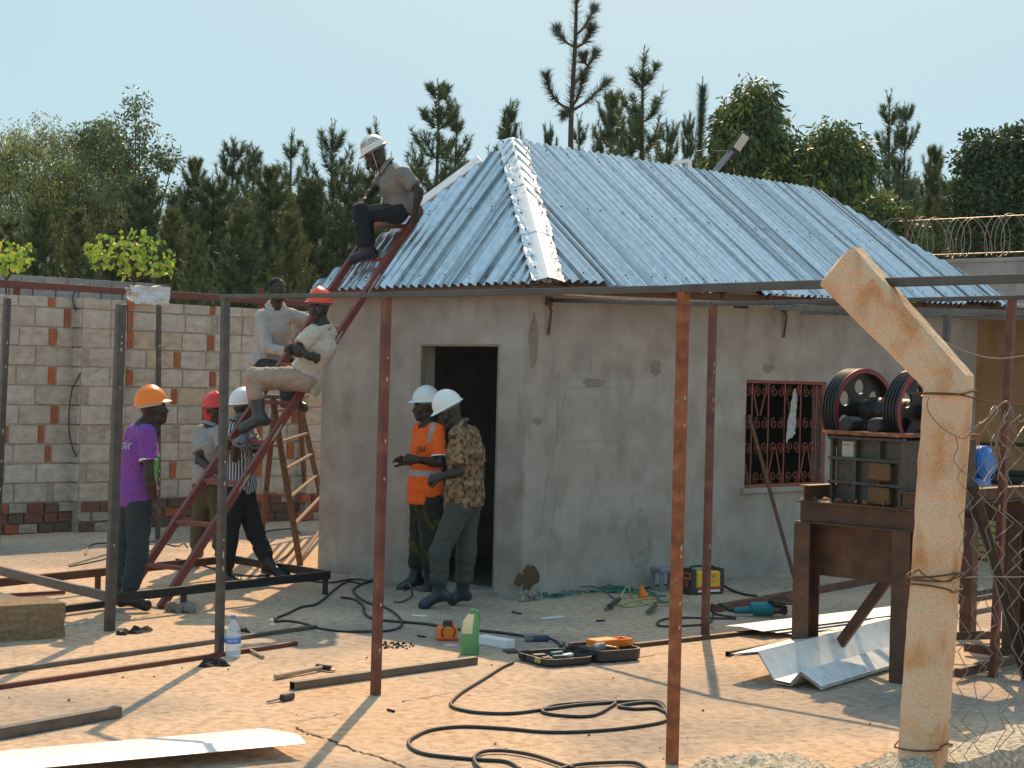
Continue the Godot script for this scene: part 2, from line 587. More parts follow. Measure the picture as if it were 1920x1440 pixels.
func wall_box(st: SurfaceTool, a0: float, a1: float, b0: float, b1: float, y0: float, y1: float):
	var c := H((a0 + a1) / 2, (b0 + b1) / 2, (y0 + y1) / 2)
	bx(st, Transform3D(Basis(E1, Vector3.UP, -E2), c), Vector3(a1 - a0, y1 - y0, b1 - b0), 0.0)

func eave(a: float) -> float:
	return 2.72 + 0.0235 * (a + 0.25)

func build_house():
	var house := thing("plastered_house", "small grey cement-plastered house with shiny corrugated metal hip roof", "house", P0)
	var t := 0.18
	# walls
	var st := S()
	var d0 := 0.33
	var d1 := 1.34
	var dh := 2.19
	wall_box(st, 0, t, 0, d0, -0.2, 2.66)
	wall_box(st, 0, t, d1, HW, -0.2, 2.66)
	wall_box(st, 0, t, d0, d1, dh, 2.66)
	fin(st, "wall", M.plaster, house)
	var w0 := 3.16
	var w1 := 4.55
	var wy0 := 0.88
	var wy1 := 1.955
	st = S()
	wall_box(st, t, w0, 0, t, -0.2, 2.66)
	wall_box(st, w1, HL, 0, t, -0.2, 2.72)
	wall_box(st, w0, w1, 0, t, -0.2, wy0)
	wall_box(st, w0, w1, 0, t, wy1, 2.69)
	# the corner is rounded by the plasterer's float
	for k in 4:
		var g := PI / 2 * (k + 0.5) / 4
		bx(st, Transform3D(Basis((E1 * cos(g) + E2 * sin(g)).normalized(), Vector3.UP, Vector3.UP.cross(E1 * cos(g) + E2 * sin(g)).normalized() * -1.0), H(0.012, 0.012, 1.2)), Vector3(0.03, 2.4, 0.02), 0.0)
	fin(st, "wall", M.plaster, house)
	st = S()
	wall_box(st, t, HL, HW - t, HW, -0.2, 2.7)
	fin(st, "wall", M.plaster, house)
	st = S()
	wall_box(st, HL - t, HL, t, HW - t, -0.2, 2.7)
	fin(st, "wall", M.plaster, house)
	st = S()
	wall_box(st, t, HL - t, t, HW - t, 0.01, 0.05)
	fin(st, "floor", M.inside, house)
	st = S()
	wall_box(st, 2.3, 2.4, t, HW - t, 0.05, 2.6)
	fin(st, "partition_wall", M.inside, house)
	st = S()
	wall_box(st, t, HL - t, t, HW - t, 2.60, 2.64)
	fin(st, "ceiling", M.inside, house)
	# door lining, sill
	st = S()
	wall_box(st, -0.003, 0.05, d1 - 0.012, d1 + 0.004, 0, dh + 0.004)
	wall_box(st, -0.003, 0.05, d0 - 0.004, d0 + 0.012, 0, dh + 0.004)
	wall_box(st, -0.003, 0.05, d0 - 0.004, d1 + 0.004, dh, dh + 0.02)
	fin(st, "door_frame", M.lining, house)
	st = S()
	wall_box(st, -0.09, t, d0 - 0.04, d1 + 0.05, 0.0, 0.045)
	fin(st, "doorstep", M.plaster, house)
	# chalk setting-out lines, trowelled patches, holes (all real, a few millimetres proud)
	for c in [[1040, 648, 1112, 650], [1040, 648, 1038, 705], [1109, 650, 1108, 703], [1038, 705, 1104, 707], [1065, 728, 1202, 725], [1048, 706, 1046, 830], [1066, 709, 1028, 905],
			[1044, 830, 1200, 822], [1028, 880, 1014, 1000], [1045, 905, 1033, 1020], [996, 1034, 1030, 1034], [1030, 1034, 1028, 1072], [996, 1036, 992, 1070]]:
		st = S()
		var a := on_long(c[0], c[1], 0.003)
		var b := on_long(c[2], c[3], 0.003)
		var s := (b - a).cross(E2).normalized() * 0.004
		quad(st, a - s, a + s, b + s, b - s, -E2)
		fin(st, "chalk_mark", M.chalk, house)
	for c in [[1230, 690, 12, 16, 1], [1112, 718, 22, 9, 1], [1440, 690, 14, 10, 1], [1007, 790, 9, 7, 1], [1000, 640, 9, 50, 1], [1200, 1010, 26, 60, 0]]:
		st = S()
		blotch(st, on_long(c[0], c[1], 0.0), E1, -E2, c[2] / 150.0, c[3] / 215.0, int(c[0]))
		fin(st, "plaster_patch", M.patch if c[4] == 0 else M.patch_dark, house)
	st = S()
	blotch(st, on_long(990, 1083, 0.0), E1, -E2, 0.15, 0.10, 5, 0.012)
	fin(st, "broken_hole", M.hole, house)
	st = S()
	for i in 26:
		var p := on_long(975 + rng.randf() * 40, 1092 + rng.randf() * 40, 0.02 + rng.randf() * 0.1)
		p.y = maxf(0.015, p.y * 0.4)
		bx(st, Transform3D(Basis.from_euler(Vector3(rng.randf() * 6, rng.randf() * 6, 0)), p), Vector3.ONE * rng.randf_range(0.015, 0.06), 0.006)
	var rub := fin(st, "plaster_rubble", M.patch, house)
	rub.set_meta("kind", "stuff")
	for px in [1030, 1471]:                                     # rusty straps hanging under the eaves
		st = S()
		var q := on_long(px, 570 if px < 1100 else 583, 0.02)
		tube(st, PackedVector3Array([q, q + Vector3(0.02, -0.06, 0.01), q + Vector3(0, -0.27, 0)]), 0.012, 5)
		bx(st, Transform3D(Basis(E1, Vector3.UP, -E2), q + Vector3(0, 0.02, 0)), Vector3(0.07, 0.07, 0.03))
		fin(st, "hanging_strap", M.rust_wire, house)
	build_window(house, w0, w1, wy0, wy1)
	build_roof(house)
	var cloth := S()
	var top := H(3.95, 0.05, 1.88)
	var nz := noise(6.0, 3, 77)
	var cols := []
	for i in 13:
		var row := []
		for j in 6:
			var f := float(i) / 12
			var wdt := lerpf(0.04, 0.19, pow(f, 0.8)) * (1.0 if f < 0.85 else 1.6 - f * 0.75)
			var x := (j / 5.0 - 0.5) * wdt - 0.06 * f
			row.append(top + E1 * x + Vector3(0, -0.56 * f + 0.10 * (j / 5.0) * f, 0) + E2 * (0.035 * nz.get_noise_2d(x * 6, f * 2) - 0.07))
		cols.append(row)
	for i in 12:
		for j in 5:
			quad(cloth, cols[i][j], cols[i + 1][j], cols[i + 1][j + 1], cols[i][j + 1], -E2)
	tag(fin(cloth, "plastic_sheet", M.torn_plastic), "torn white plastic sheet caught in the red window grille", "plastic sheet")

func on_long(px: float, py: float, proud: float) -> Vector3:      # where the line of sight meets the long front
	var r := ray(px, py)
	var n := -E2
	var o := P0 + n * proud
	return EYE + r * ((o - EYE).dot(n) / r.dot(n))

func on_short(px: float, py: float, proud: float) -> Vector3:
	var r := ray(px, py)
	var n := -E1
	var o := P0 + n * proud
	return EYE + r * ((o - EYE).dot(n) / r.dot(n))

func blotch(st: SurfaceTool, c: Vector3, x: Vector3, n: Vector3, w: float, h: float, sd: int, proud := 0.004):
	var nz := noise(0.6, 3, sd)
	var last := Vector3.ZERO
	for k in 33:
		var g := TAU * k / 32
		var r := 1.0 + 0.4 * nz.get_noise_2d(cos(g) * 1.3, sin(g) * 1.3)
		var p := c + x * cos(g) * w * r + Vector3.UP * sin(g) * h * r
		if k > 0:
			tri(st, c + n * proud, p + n * 0.0015, last + n * 0.0015, n)
		last = p

func build_window(house: Node3D, w0: float, w1: float, y0: float, y1: float):
	var win := Node3D.new()
	win.name = "window"
	house.add_child(win)
	win.position = H((w0 + w1) / 2, 0.05, (y0 + y1) / 2) - P0
	var st := S()
	var b := 0.035
	for y in [y0 + 0.015, y1 - 0.015]:
		beam(st, H(w0 + 0.006, b, y), H(w1 - 0.006, b, y), 0.03, 0.03)
	for a in [w0 + 0.02, w1 - 0.02]:
		beam(st, H(a, b, y0 + 0.03), H(a, b, y1 - 0.03), 0.03, 0.03)
	fin(st, "frame", M.grille, win)
	st = S()
	wall_box(st, w0 - 0.06, w1 + 0.06, -0.035, 0.02, y0 - 0.05, y0 - 0.002)
	fin(st, "sill", M.plaster, win)
	var n := 5
	var step := (w1 - w0) / n
	for i in n:
		st = S()
		var a := w0 + step * (i + 0.5)
		beam(st, H(a, b, y0 + 0.03), H(a, b, y1 - 0.03), 0.014, 0.026)
		fin(st, "bar", M.grille, win)
	for i in n + 1:                                             # the V bars between the uprights
		for s in [-1, 1]:
			var a := w0 + step * i
			var a2: float = a + s * step * 0.46
			if a2 < w0 or a2 > w1:
				continue
			st = S()
			beam(st, H(a + s * 0.02, b + 0.012, y1 - 0.36 if i % 2 else y0 + 0.40), H(a2, b + 0.012, y1 - 0.03 if i % 2 else y0 + 0.03), 0.008, 0.016)
			fin(st, "slanting_bar", M.grille, win)
	for i in n + 1:
		for s in [-1, 1]:
			for y in [y0 + 0.10, y0 + 0.40, y0 + 0.64, y1 - 0.11]:
				var a = w0 + step * i + s * 0.055
				if a < w0 + 0.05 or a > w1 - 0.05:
					continue
				var pts := PackedVector3Array()
				var up := 1.0 if y > y0 + 0.5 else -1.0
				for k in 22:
					var f := k / 21.0
					var g := f * TAU * 1.45
					var r := 0.058 * (1.0 - 0.80 * f)
					pts.append(H(a + s * r * sin(g) , b - 0.012, y + up * r * cos(g)))
				st = S()
				tube(st, pts, 0.0055, 4)
				fin(st, "scroll", M.grille, win)

func corrugated(st: SurfaceTool, base: Callable, u0: float, u1: float, pitch: float, amp: float, sd: int, lift: float):
	# base(u, v) gives [point, vmax] of the flat slope; the profile runs along u
	var n := int(ceil((u1 - u0) / pitch * 10.0))
	var nz := noise(0.5, 3, sd)
	var cols := []
	for i in n + 1:
		var u := lerpf(u0, u1, float(i) / n)
		var ph := fposmod(u / pitch, 1.0)
		var w := cos(TAU * ph)
		w = signf(w) * pow(absf(w), 0.75)
		var col := []
		var vm: float = base.call(u, 0.0)[1]
		var v0: float = base.call(u, 0.0)[2]
		for j in 9:
			var v := lerpf(v0, vm, j / 8.0)
			var r = base.call(u, v)
			var nn: Vector3 = r[3]
			col.append((r[0] as Vector3) + nn * (amp * w + lift + 0.0022 * nz.get_noise_2d(u * 1.2, v * 2.5 + sd)))
		cols.append(col)
	var tones := []
	for i in n + 1:
		var u := lerpf(u0, u1, float(i) / n)
		var row := []
		for j in 9:
			var t := 1.0 - 0.85 * smoothstep(0.10, 0.34, nz.get_noise_2d(u * 30.0 + sd * 3.0, j * 0.025)) * (0.75 + 0.25 * nz.get_noise_2d(u * 5.0, j * 0.3)) - 0.15 * smoothstep(0.0, 0.5, nz.get_noise_2d(u * 60.0 - sd, j * 0.1 + 50.0))
			row.append(t)
		tones.append(row)
	for i in n:
		for j in 8:
			if cols[i][j].distance_to(cols[i][j + 1]) < 1e-4 and cols[i + 1][j].distance_to(cols[i + 1][j + 1]) < 1e-4:
				continue
			var tn: float = (tones[i][j] + tones[i + 1][j] + tones[i][j + 1] + tones[i + 1][j + 1]) / 4.0
			st.set_color(Color(tn, tn, tn))
			quad(st, cols[i][j], cols[i + 1][j], cols[i + 1][j + 1], cols[i][j + 1], Vector3.UP)

func build_roof(house: Node3D):
	var rf := Node3D.new()
	rf.name = "roof"
	house.add_child(rf)
	rf.position = Vector3(0, 2.7, 0)
	var top := 4.21
	var o := 0.25
	var oa := 0.16                                              # overhang of the short slope
	var ob := 0.40                                              # overhang of the long slope
	var mid := HW / 2
	var ma := 1.16                                              # the near hip ends here along the ridge
	var n_long := (E2 * -0.66 + Vector3.UP * 0.75).normalized()
	var n_short := (E1 * -0.66 + Vector3.UP * 0.75).normalized()
	var ridge_b := HL - mid + 0.0
	var long := func(a: float, v: float) -> Array:
		var vm := 1.0
		if a < ma:
			vm = (a + oa) / (ma + oa)
		elif a > ridge_b:
			vm = (HL + o - a) / (mid + o)
		var ragged := -0.012 + 0.03 * absf(sin(floorf((a + oa) / 0.75) * 2.1))
		return [H(a, lerpf(-ob, mid, v), lerpf(eave(a), top, v)), maxf(vm, 0.0), -ragged if vm > 0.1 else 0.0, n_long]
	var k := 0
	var a0 := -oa
	while a0 < HL + o - 0.05:
		var st := S()
		corrugated(st, long, a0, minf(a0 + 0.79, HL + o), 0.108, 0.0195, 100 + k, 0.012 + 0.004 * (k % 2))
		fin(st, "roof_sheet", M["zinc%d" % [0, 1, 0, 2, 0, 2, 1, 0][k % 8]], rf)
		a0 += 0.75
		k += 1
	var short := func(b: float, v: float) -> Array:
		var vm := 1.0
		if b < mid:
			vm = (b + ob) / (mid + ob)
		else:
			vm = (HW + 0.02 - b) / (HW + 0.02 - mid)
		return [H(lerpf(-oa, ma, v), b, lerpf(2.72, top, v)), maxf(vm, 0.0), 0.0 if vm < 0.1 else -0.012 * absf(sin(floorf(b / 0.74) * 3.3)), n_short]
	var b0 := -ob
	while b0 < HW:
		var st := S()
		corrugated(st, short, b0, minf(b0 + 0.79, HW + 0.02), 0.108, 0.0195, 140 + k, 0.012 + 0.004 * (k % 2))
		fin(st, "roof_sheet", M["zinc%d" % [0, 2, 0, 2][k % 4]], rf)
		b0 += 0.75
		k += 1
	# the two slopes behind
	var st := S()
	quad(st, H(-oa, HW + 0.02, 2.70), H(HL + o, HW + o, 2.85), H(ridge_b, mid + 0.01, top - 0.02), H(ma, mid + 0.01, top - 0.02), E2 + Vector3.UP)
	fin(st, "roof_sheet", M.zinc1, rf)
	st = S()
	quad(st, H(HL + o, -ob, eave(HL + o) - 0.01), H(HL + o, HW + o, 2.85), H(ridge_b + 0.01, mid, top - 0.02), H(ridge_b + 0.01, mid, top - 0.02), E1 + Vector3.UP)
	fin(st, "roof_sheet", M.zinc1, rf)
	# folded flashing over the near hip, three lengths lapped, hammered down over the ribs
	var nz := noise(5.0, 3, 201)
	var A := H(-oa - 0.02, -ob - 0.02, 2.735)
	var B := H(ma + 0.02, mid + 0.02, top - 0.005)
	for piece in 3:
		for side in [0, 1]:
			st = S()
			var dirv: Vector3 = [(E1 * 0.78 - E2 * 0.22), (E2 * 0.78 - E1 * 0.22)][side]
			var nn: Vector3 = [n_long, n_short][side]
			dirv = (dirv - nn * dirv.dot(nn)).normalized()
			var rows := []
			var f0: float = piece / 3.0 - (0.035 if piece else 0.0)
			var f1 := (piece + 1) / 3.0
			for i in 33:
				var f := lerpf(f0, f1, i / 32.0)
				var row := []
				for j in 7:
					var s := j / 6.0
					var wid := 0.155 + 0.02 * nz.get_noise_2d(f * 7.0, side * 40 + piece)
					var rib := sin(f * 2.33 / 0.125 * TAU * 0.69 + piece)
					var lift := 0.034 - 0.002 * s + 0.003 * piece + (0.0015 * rib + 0.017 * nz.get_noise_3d(f * 2.0, s * 0.6, side * 7.0)) * smoothstep(0.2, 0.9, s)
					row.append(A.lerp(B, f) + dirv * wid * s + Vector3.UP.lerp(nn, minf(s * 2.0, 1.0)).normalized() * lift)
				rows.append(row)
			for i in 32:
				for j in 6:
					quad(st, rows[i][j], rows[i + 1][j], rows[i + 1][j + 1], rows[i][j + 1], nn)
			fin(st, "hip_flashing", M.flashing, rf)
	# white barge strip on the far hip
	st = S()
	var C := H(-oa, HW + 0.05, 2.76)
	var D := H(ma, mid + 0.06, top + 0.03)
	beam(st, C.lerp(D, 0.42), C.lerp(D, 0.86), 0.17, 0.012, n_short)
	fin(st, "hip_strip", M.flashing_pale, rf)
	# timber under the eaves
	st = S()
	beam(st, H(-0.12, -0.12, 2.675), H(-0.12, HW - 0.05, 2.69), 0.05, 0.07)
	fin(st, "eaves_timber", M.timber, rf)
	st = S()
	beam(st, H(-0.1, -0.26, 2.68), H(HL + 0.1, -0.26, 2.85), 0.05, 0.07)
	fin(st, "eaves_timber", M.timber, rf)
	for i in 11:
		st = S()
		beam(st, H(0.2 + i * 0.72, 0.3, 2.98 + i * 0.016), H(0.2 + i * 0.72, -0.33, 2.70 + i * 0.016), 0.045, 0.06)
		fin(st, "rafter_end", M.timber, rf)
	# nails: three rows on each slope, and along the flashing
	st = S()
	var nail := func(p: Vector3, n: Vector3):
		bx(st, Transform3D(Basis(n.cross(Vector3.RIGHT).normalized(), n, n.cross(n.cross(Vector3.RIGHT)).normalized() * -1.0), p + n * 0.034), Vector3(0.015, 0.012, 0.015), 0.005)
	for v in [0.055, 0.50, 0.93]:
		var u := -oa + 0.108 * 2
		while u < HL + o:
			for s in 2:
				var r = long.call(u, v) if s == 0 else short.call(u, v)
				if v < r[1] - 0.05 and (s == 0 or u < HW):
					nail.call(r[0] + Vector3(rng.randf_range(-0.02, 0.02), 0, 0), r[3])
			u += 0.108 * (2 if rng.randf() < 0.7 else 3)
	for i in 11:
		for s in 2:
			var dirv: Vector3 = [E1, E2][s]
			nail.call(A.lerp(B, (i + 0.5 + 0.2 * sin(i * 5.0 + s)) / 11.0) + dirv * 0.115 + Vector3(0, 0.018, 0), [n_long, n_short][s])
	var nl := fin(st, "roof_nails", M.nail, rf)
	nl.set_meta("kind", "stuff")

# ---------------------------------------------------------------- walls round the yard
func build_walls():
	# left block wall, parallel to the long front of the house
	var a := gp(0, 1003)
	var dirv := E1
	var nrm := -E2
	var wall := thing("block_wall", "unplastered concrete block wall with upright red bricks in its joints", "wall", a)
	var h := 2.73
	var st := S()
	var len := 5.6
	var s0 := -0.9
	var P := func(s: float, y: float, out: float) -> Vector3: return a + dirv * s + nrm * out + Vector3(0, y, 0)
	var basis := Basis(dirv, Vector3.UP, nrm)
	bx(st, Transform3D(basis, P.call((len + s0) / 2, h / 2 - 0.1, -0.11)), Vector3(len - s0, h + 0.19, 0.2), 0.0)
	# piers
	var pier := [[0.90, 1.52], [4.28, 4.72]]
	for q in pier:
		bx(st, Transform3D(basis, P.call((q[0] + q[1]) / 2, h / 2 - 0.1, 0.065)), Vector3(q[1] - q[0] - 0.02, h + 0.17, 0.17), 0.0)
	fin(st, "mortar", M.mortar, wall)
	var blocks := []
	for i in 5:
		blocks.append(rough_block(300 + i, Vector3(0.014, 0.03, 0.10), 4, 0.06))
	var bricks := []
	for i in 3:
		bricks.append(rough_block(320 + i, Vector3(0.05, 0.03, 0.06), 3, 0.06))
	var place := func(mesh: Mesh, called: String, m: Material, c: Vector3, size: Vector3, b: Basis):
		var o := MeshInstance3D.new()
		o.mesh = mesh
		o.name = called
		o.material_override = m
		o.transform = Transform3D(b * Basis.from_euler(Vector3(rng.randf_range(-0.012, 0.012), rng.randf_range(-0.012, 0.012), rng.randf_range(-0.008, 0.008))) * Basis.from_scale(size), c - a)
		wall.add_child(o, true)
	var plinth := 0.36
	var ch := (h - plinth) / 10.5
	for row in 11:
		var y0 := plinth + row * ch
		var hh := ch - 0.017
		if row == 10:
			hh = h - y0
		var s := s0 + (0.0 if row % 2 else 0.27)
		var kk := 0
		while s < len - 0.1:
			var bw := 0.40 + rng.randf_range(-0.03, 0.02)
			if s + bw > len:
				bw = len - s
			var out := 0.0
			var inside := false
			for q in pier:
				if s > q[0] - 0.03 and s < q[1] - 0.03:
					inside = true
					out = 0.155
					bw = minf(bw, q[1] - s)
				elif s < q[0] and s + bw > q[0] - 0.12:
					bw = q[0] - s
			if bw < 0.05:
				s += bw + 0.001
				continue
			if not (row == 1 and absf(s - 0.55) < 0.01):
				var dz := rng.randf_range(-0.006, 0.008)
				place.call(blocks[rng.randi() % 5], "block", M["block%d" % [0, 1, 1, 2, 0, 1, 2, 3][rng.randi() % 8]], P.call(s + bw / 2, y0 + hh / 2, out + dz - 0.038), Vector3(bw - 0.014, hh, 0.075), basis)
			s += bw
			kk += 1
			var here := kk % 3 == (row % 2) or (inside and kk % 2 == row % 2) or rng.randf() < 0.08
			if here and s < len - 0.2:
				var rw := 0.075 + rng.randf_range(-0.01, 0.02)
				if rng.randf() < 0.75:
					place.call(bricks[rng.randi() % 3], "brick", M["brick%d" % [0, 0, 1, 0, 1][rng.randi() % 5]], P.call(s + rw / 2 + 0.006, y0 + hh / 2, out - 0.028 + rng.randf_range(-0.01, 0.004)), Vector3(rw, hh * rng.randf_range(0.85, 1.0), 0.07), basis)
				s += rw + 0.018
			else:
				s += 0.006
	for q in pier:                                              # the side of a pier that shows
		for row in 11:
			var y0 := plinth + row * ch
			var hh: float = ch - 0.017 if row < 10 else h - y0
			place.call(blocks[row % 5], "block", M["block%d" % (row % 3)], P.call(q[0] + 0.02, y0 + hh / 2, 0.07), Vector3(0.07, hh, 0.145), basis)
	# plinth of broken red brick
	for row in 3:
		var s := s0 + rng.randf() * 0.1
		while s < len - 0.1:
			var bw := rng.randf_range(0.17, 0.27)
			var out := 0.02
			for q in pier:
				if s + bw / 2 > q[0] - 0.05 and s + bw / 2 < q[1]:
					out = 0.17
			place.call(bricks[rng.randi() % 3], "plinth_brick", [M.brick2, M.brick_dirty, M.brick_dirty, M.mortar, M.brick1][rng.randi() % 5], P.call(s + bw / 2, 0.06 + row * 0.118, out + rng.randf_range(-0.02, 0.012) - 0.02), Vector3(bw - 0.02, 0.098, 0.09), basis)
			s += bw
	tag_sack(P.call(1.94, h, -0.08), dirv, nrm)
	# the cable that hangs down the wall
	st = S()
	var pts := []
	for c in [[157, 534, -0.06], [148, 537, -0.03], [138, 552, 0.02], [137, 566, 0.05], [149, 600, 0.05], [158, 655, 0.06], [150, 700, 0.14], [134, 735, 0.14], [129, 800, 0.14], [140, 850, 0.14], [163, 884, 0.05], [200, 908, 0.05], [222, 910, 0.05]]:
		pts.append(on_plane(c[0], c[1], a + nrm * c[2], nrm))
	tube(st, smooth(pts, 5), 0.009, 5)
	tag(fin(st, "cable", M.cable), "dark cable hanging over the top of the block wall", "cable")
	# red steel rail behind it
	var ra := at(-60, 527, 22.0)
	var rb := at(660, 575, 26.0)
	var rail := thing("steel_rail", "red oxide steel rail on posts behind the block wall", "rail", Vector3(ra.x, 0, ra.z))
	st = S()
	beam(st, ra, rb, 0.06, 0.09)
	fin(st, "beam", M.red_paint, rail)
	for px in [32, 490]:
		st = S()
		var q := at(px, 525 if px < 100 else 540, lerpf(22.0, 26.0, (px + 60) / 720.0) + 0.06)
		beam(st, Vector3(q.x, 0, q.z), q + Vector3(0, 0.0, 0), 0.075, 0.075, Vector3.BACK)
		fin(st, "post", M.red_paint, rail)
	# far wall of grey blocks
	var fa := at(-120, 505, 28.0)
	var fw := thing("far_block_wall", "distant grey block wall below the pine trees", "wall", Vector3(fa.x, 0, fa.z))
	var fb := at(640, 553, 33.5)
	var fd := Vector3(fb.x - fa.x, 0, fb.z - fa.z)
	var fl := fd.length()
	fd = fd.normalized()
	var fn := Vector3(-fd.z, 0, fd.x)
	if fn.z < 0:
		fn = -fn
	var fbasis := Basis(fd, Vector3.UP, fn)
	st = S()
	bx(st, Transform3D(fbasis, Vector3(fa.x, fa.y / 2 - 0.05, fa.z) + fd * fl / 2 - fn * 0.1), Vector3(fl, fa.y - 0.05, 0.18), 0.0)
	fin(st, "mortar", M.dull_grey, fw)
	for row in 4:
		var s := 0.0 if row % 2 else 0.21
		while s < fl - 0.4:
			var bl := MeshInstance3D.new()
			bl.mesh = blocks[rng.randi() % 5]
			bl.material_override = M.block_far if rng.randf() < 0.7 else M.plaster_grey
			bl.name = "block"
			bl.transform = Transform3D(fbasis * Basis.from_scale(Vector3(0.395, 0.205, 0.06)), Vector3(fa.x, fa.y - 0.11 - row * 0.222, fa.z) + fd * (s + 0.2) + fn * 0.0 - fw.position)
			fw.add_child(bl, true)
			s += 0.42
	# boundary wall on the right with razor wire, and the shed wall in front of it
	var wa := at(1640, 497, 25.6)
	var wb := at(2000, 482, 23.6)
	var bwall := thing("boundary_wall", "tall grey rendered boundary wall behind the house on the right", "wall", Vector3(wa.x, 0, wa.z))
	var wd := (Vector3(wb.x - wa.x, 0, wb.z - wa.z)).normalized()
	var wn := Vector3(-wd.z, 0, wd.x)
	if wn.z < 0:
		wn = -wn
	st = S()
	var wl := 7.0
	bx(st, Transform3D(Basis(wd, Vector3.UP, wn), Vector3(wa.x, wa.y / 2 - 0.1, wa.z) + wd * wl / 2 - wn * 0.1), Vector3(wl, wa.y + 0.2, 0.2), 0.0)
	fin(st, "wall", M.plaster_grey, bwall)
	st = S()
	bx(st, Transform3D(Basis(wd, Vector3.UP, wn), Vector3(wa.x, wa.y + 0.02, wa.z) + wd * wl / 2 - wn * 0.1), Vector3(wl, 0.06, 0.235), 0.01)
	fin(st, "coping", M.plaster_grey, bwall)
	var rz := thing("razor_wire", "coiled razor wire on top of the right boundary wall", "razor wire", wa)
	for k in 2:
		st = S()
		var q := PackedVector3Array()
		for i in 900:
			var g := i * 0.16
			var sx := i * 0.0077
			var r := 0.29 + 0.03 * sin(i * 0.021 + k)
			q.append(wa + wd * (sx + 0.07 * cos(g * 0.5 + k)) + Vector3(0, 0.36 + r * sin(g + k * 1.7), 0) + wn * (r * 0.75 * cos(g + k * 1.7) - 0.1))
		tube(st, q, 0.0062, 4)
		fin(st, "coil", M.razor, rz)
	for y in [0.12, 0.62]:
		st = S()
		tube(st, PackedVector3Array([wa + Vector3(0, y, 0), wa + wd * wl + Vector3(0, y, 0)]), 0.006, 4)
		fin(st, "strand", M.razor, rz)
	for s in [0.5, 3.47, 6.3]:
		st = S()
		beam(st, wa + wd * s + Vector3(0, -0.05, 0), wa + wd * s + Vector3(0, 0.75, 0), 0.04, 0.04)
		fin(st, "post", M.rust_wire, rz)
	var ea := at(1835, 592, 21.8)
	var shed := thing("shed_wall", "beige plastered wall in shade right of the house end", "wall", Vector3(ea.x, 0, ea.z))
	st = S()
	bx(st, Transform3D(Basis(wd, Vector3.UP, wn), Vector3(ea.x, ea.y / 2 - 0.1, ea.z) + wd * 1.6), Vector3(3.6, ea.y + 0.2, 0.2), 0.0)
	fin(st, "wall", M.plaster_beige, shed)
	st = S()
	bx(st, Transform3D(Basis(wd, Vector3.UP, wn), Vector3(ea.x, ea.y + 0.06, ea.z) + wd * 1.6 + wn * 0.5), Vector3(3.7, 0.05, 1.3), 0.0)
	fin(st, "canopy_slab", M.zinc3, shed)
	st = S()
	beam(st, at(1838, 832, 21.0), at(1990, 836, 20.6), 0.03, 0.045)
	tag(fin(st, "rail", M.black_steel), "thin black rail in front of the beige shed wall", "rail")
	# stacked yellow boards with black pipes lying on them
	var b0 := at(1832, 960, 20.4)
	b0.y = 0
	for i in 2:
		var bs := thing("board_stack", ["stack of pale yellow foam boards, lower and wider one", "stack of pale yellow foam boards lying on another stack"][i], "boards", b0)
		for k in 6 if i == 0 else 5:
			st = S()
			bx(st, Transform3D(Basis(wd, Vector3.UP, wn), b0 + wd * (0.9 + 0.1 * i + rng.randf_range(-0.02, 0.02)) + wn * (0.25 + rng.randf_range(-0.02, 0.02)) + Vector3(0, 0.06 + k * 0.075 + i * 0.45, 0)), Vector3(1.9 - i * 0.2, 0.066, 0.75), 0.008)
			fin(st, "board", M.foam, bs)
	for i in 3:
		st = S()
		tube(st, PackedVector3Array([b0 + Vector3(0, 0.90 + 0.07 * (i % 2), 0) + wn * (0.1 + 0.09 * i), b0 + wd * 2.2 + Vector3(0, 0.90 + 0.07 * (i % 2), 0) + wn * (0.1 + 0.09 * i)]), 0.045, 8)
		tag(fin(st, "pipe", M.black_rubber), "black pipe lying on the yellow boards by the shed wall", "pipe", "black pipes on the yellow boards")

func on_plane(px: float, py: float, o: Vector3, n: Vector3) -> Vector3:
	var r := ray(px, py)
	return EYE + r * ((o - EYE).dot(n) / r.dot(n))

func tag_sack(c: Vector3, d: Vector3, n: Vector3):
	var st := S()
	st.set_smooth_group(0)
	var nz := noise(4.0, 3, 55)
	var rows := []
	for i in 12:
		var row := []
		for j in 15:
			var f := i / 11.0
			var x := (j / 14.0 - 0.5) * lerpf(0.60, 0.50, f) + 0.02 * nz.get_noise_2d(j * 0.2, f)
			var y := 0.22 * (1.0 - f) - 0.02
			var dz := 0.09 + 0.045 * nz.get_noise_2d(x * 0.9, f * 0.35) + 0.02 * f
			row.append(c + d * x + Vector3(0, y + 0.05 * nz.get_noise_2d(x * 0.8, 5.0), 0) + n * dz)
		rows.append(row)
	for i in 11:
		for j in 14:
			quad(st, rows[i][j], rows[i + 1][j], rows[i + 1][j + 1], rows[i][j + 1], n)
			quad(st, rows[i][j] - n * 0.12, rows[i + 1][j] - n * 0.10, rows[i + 1][j + 1] - n * 0.10, rows[i][j + 1] - n * 0.12, -n)
	for j in 14:
		quad(st, rows[0][j], rows[0][j + 1], rows[0][j + 1] - n * 0.12, rows[0][j] - n * 0.12, Vector3.UP)
	tag(fin(st, "sack", M.cloth_white), "crumpled white sack lying on top of the block wall", "sack")

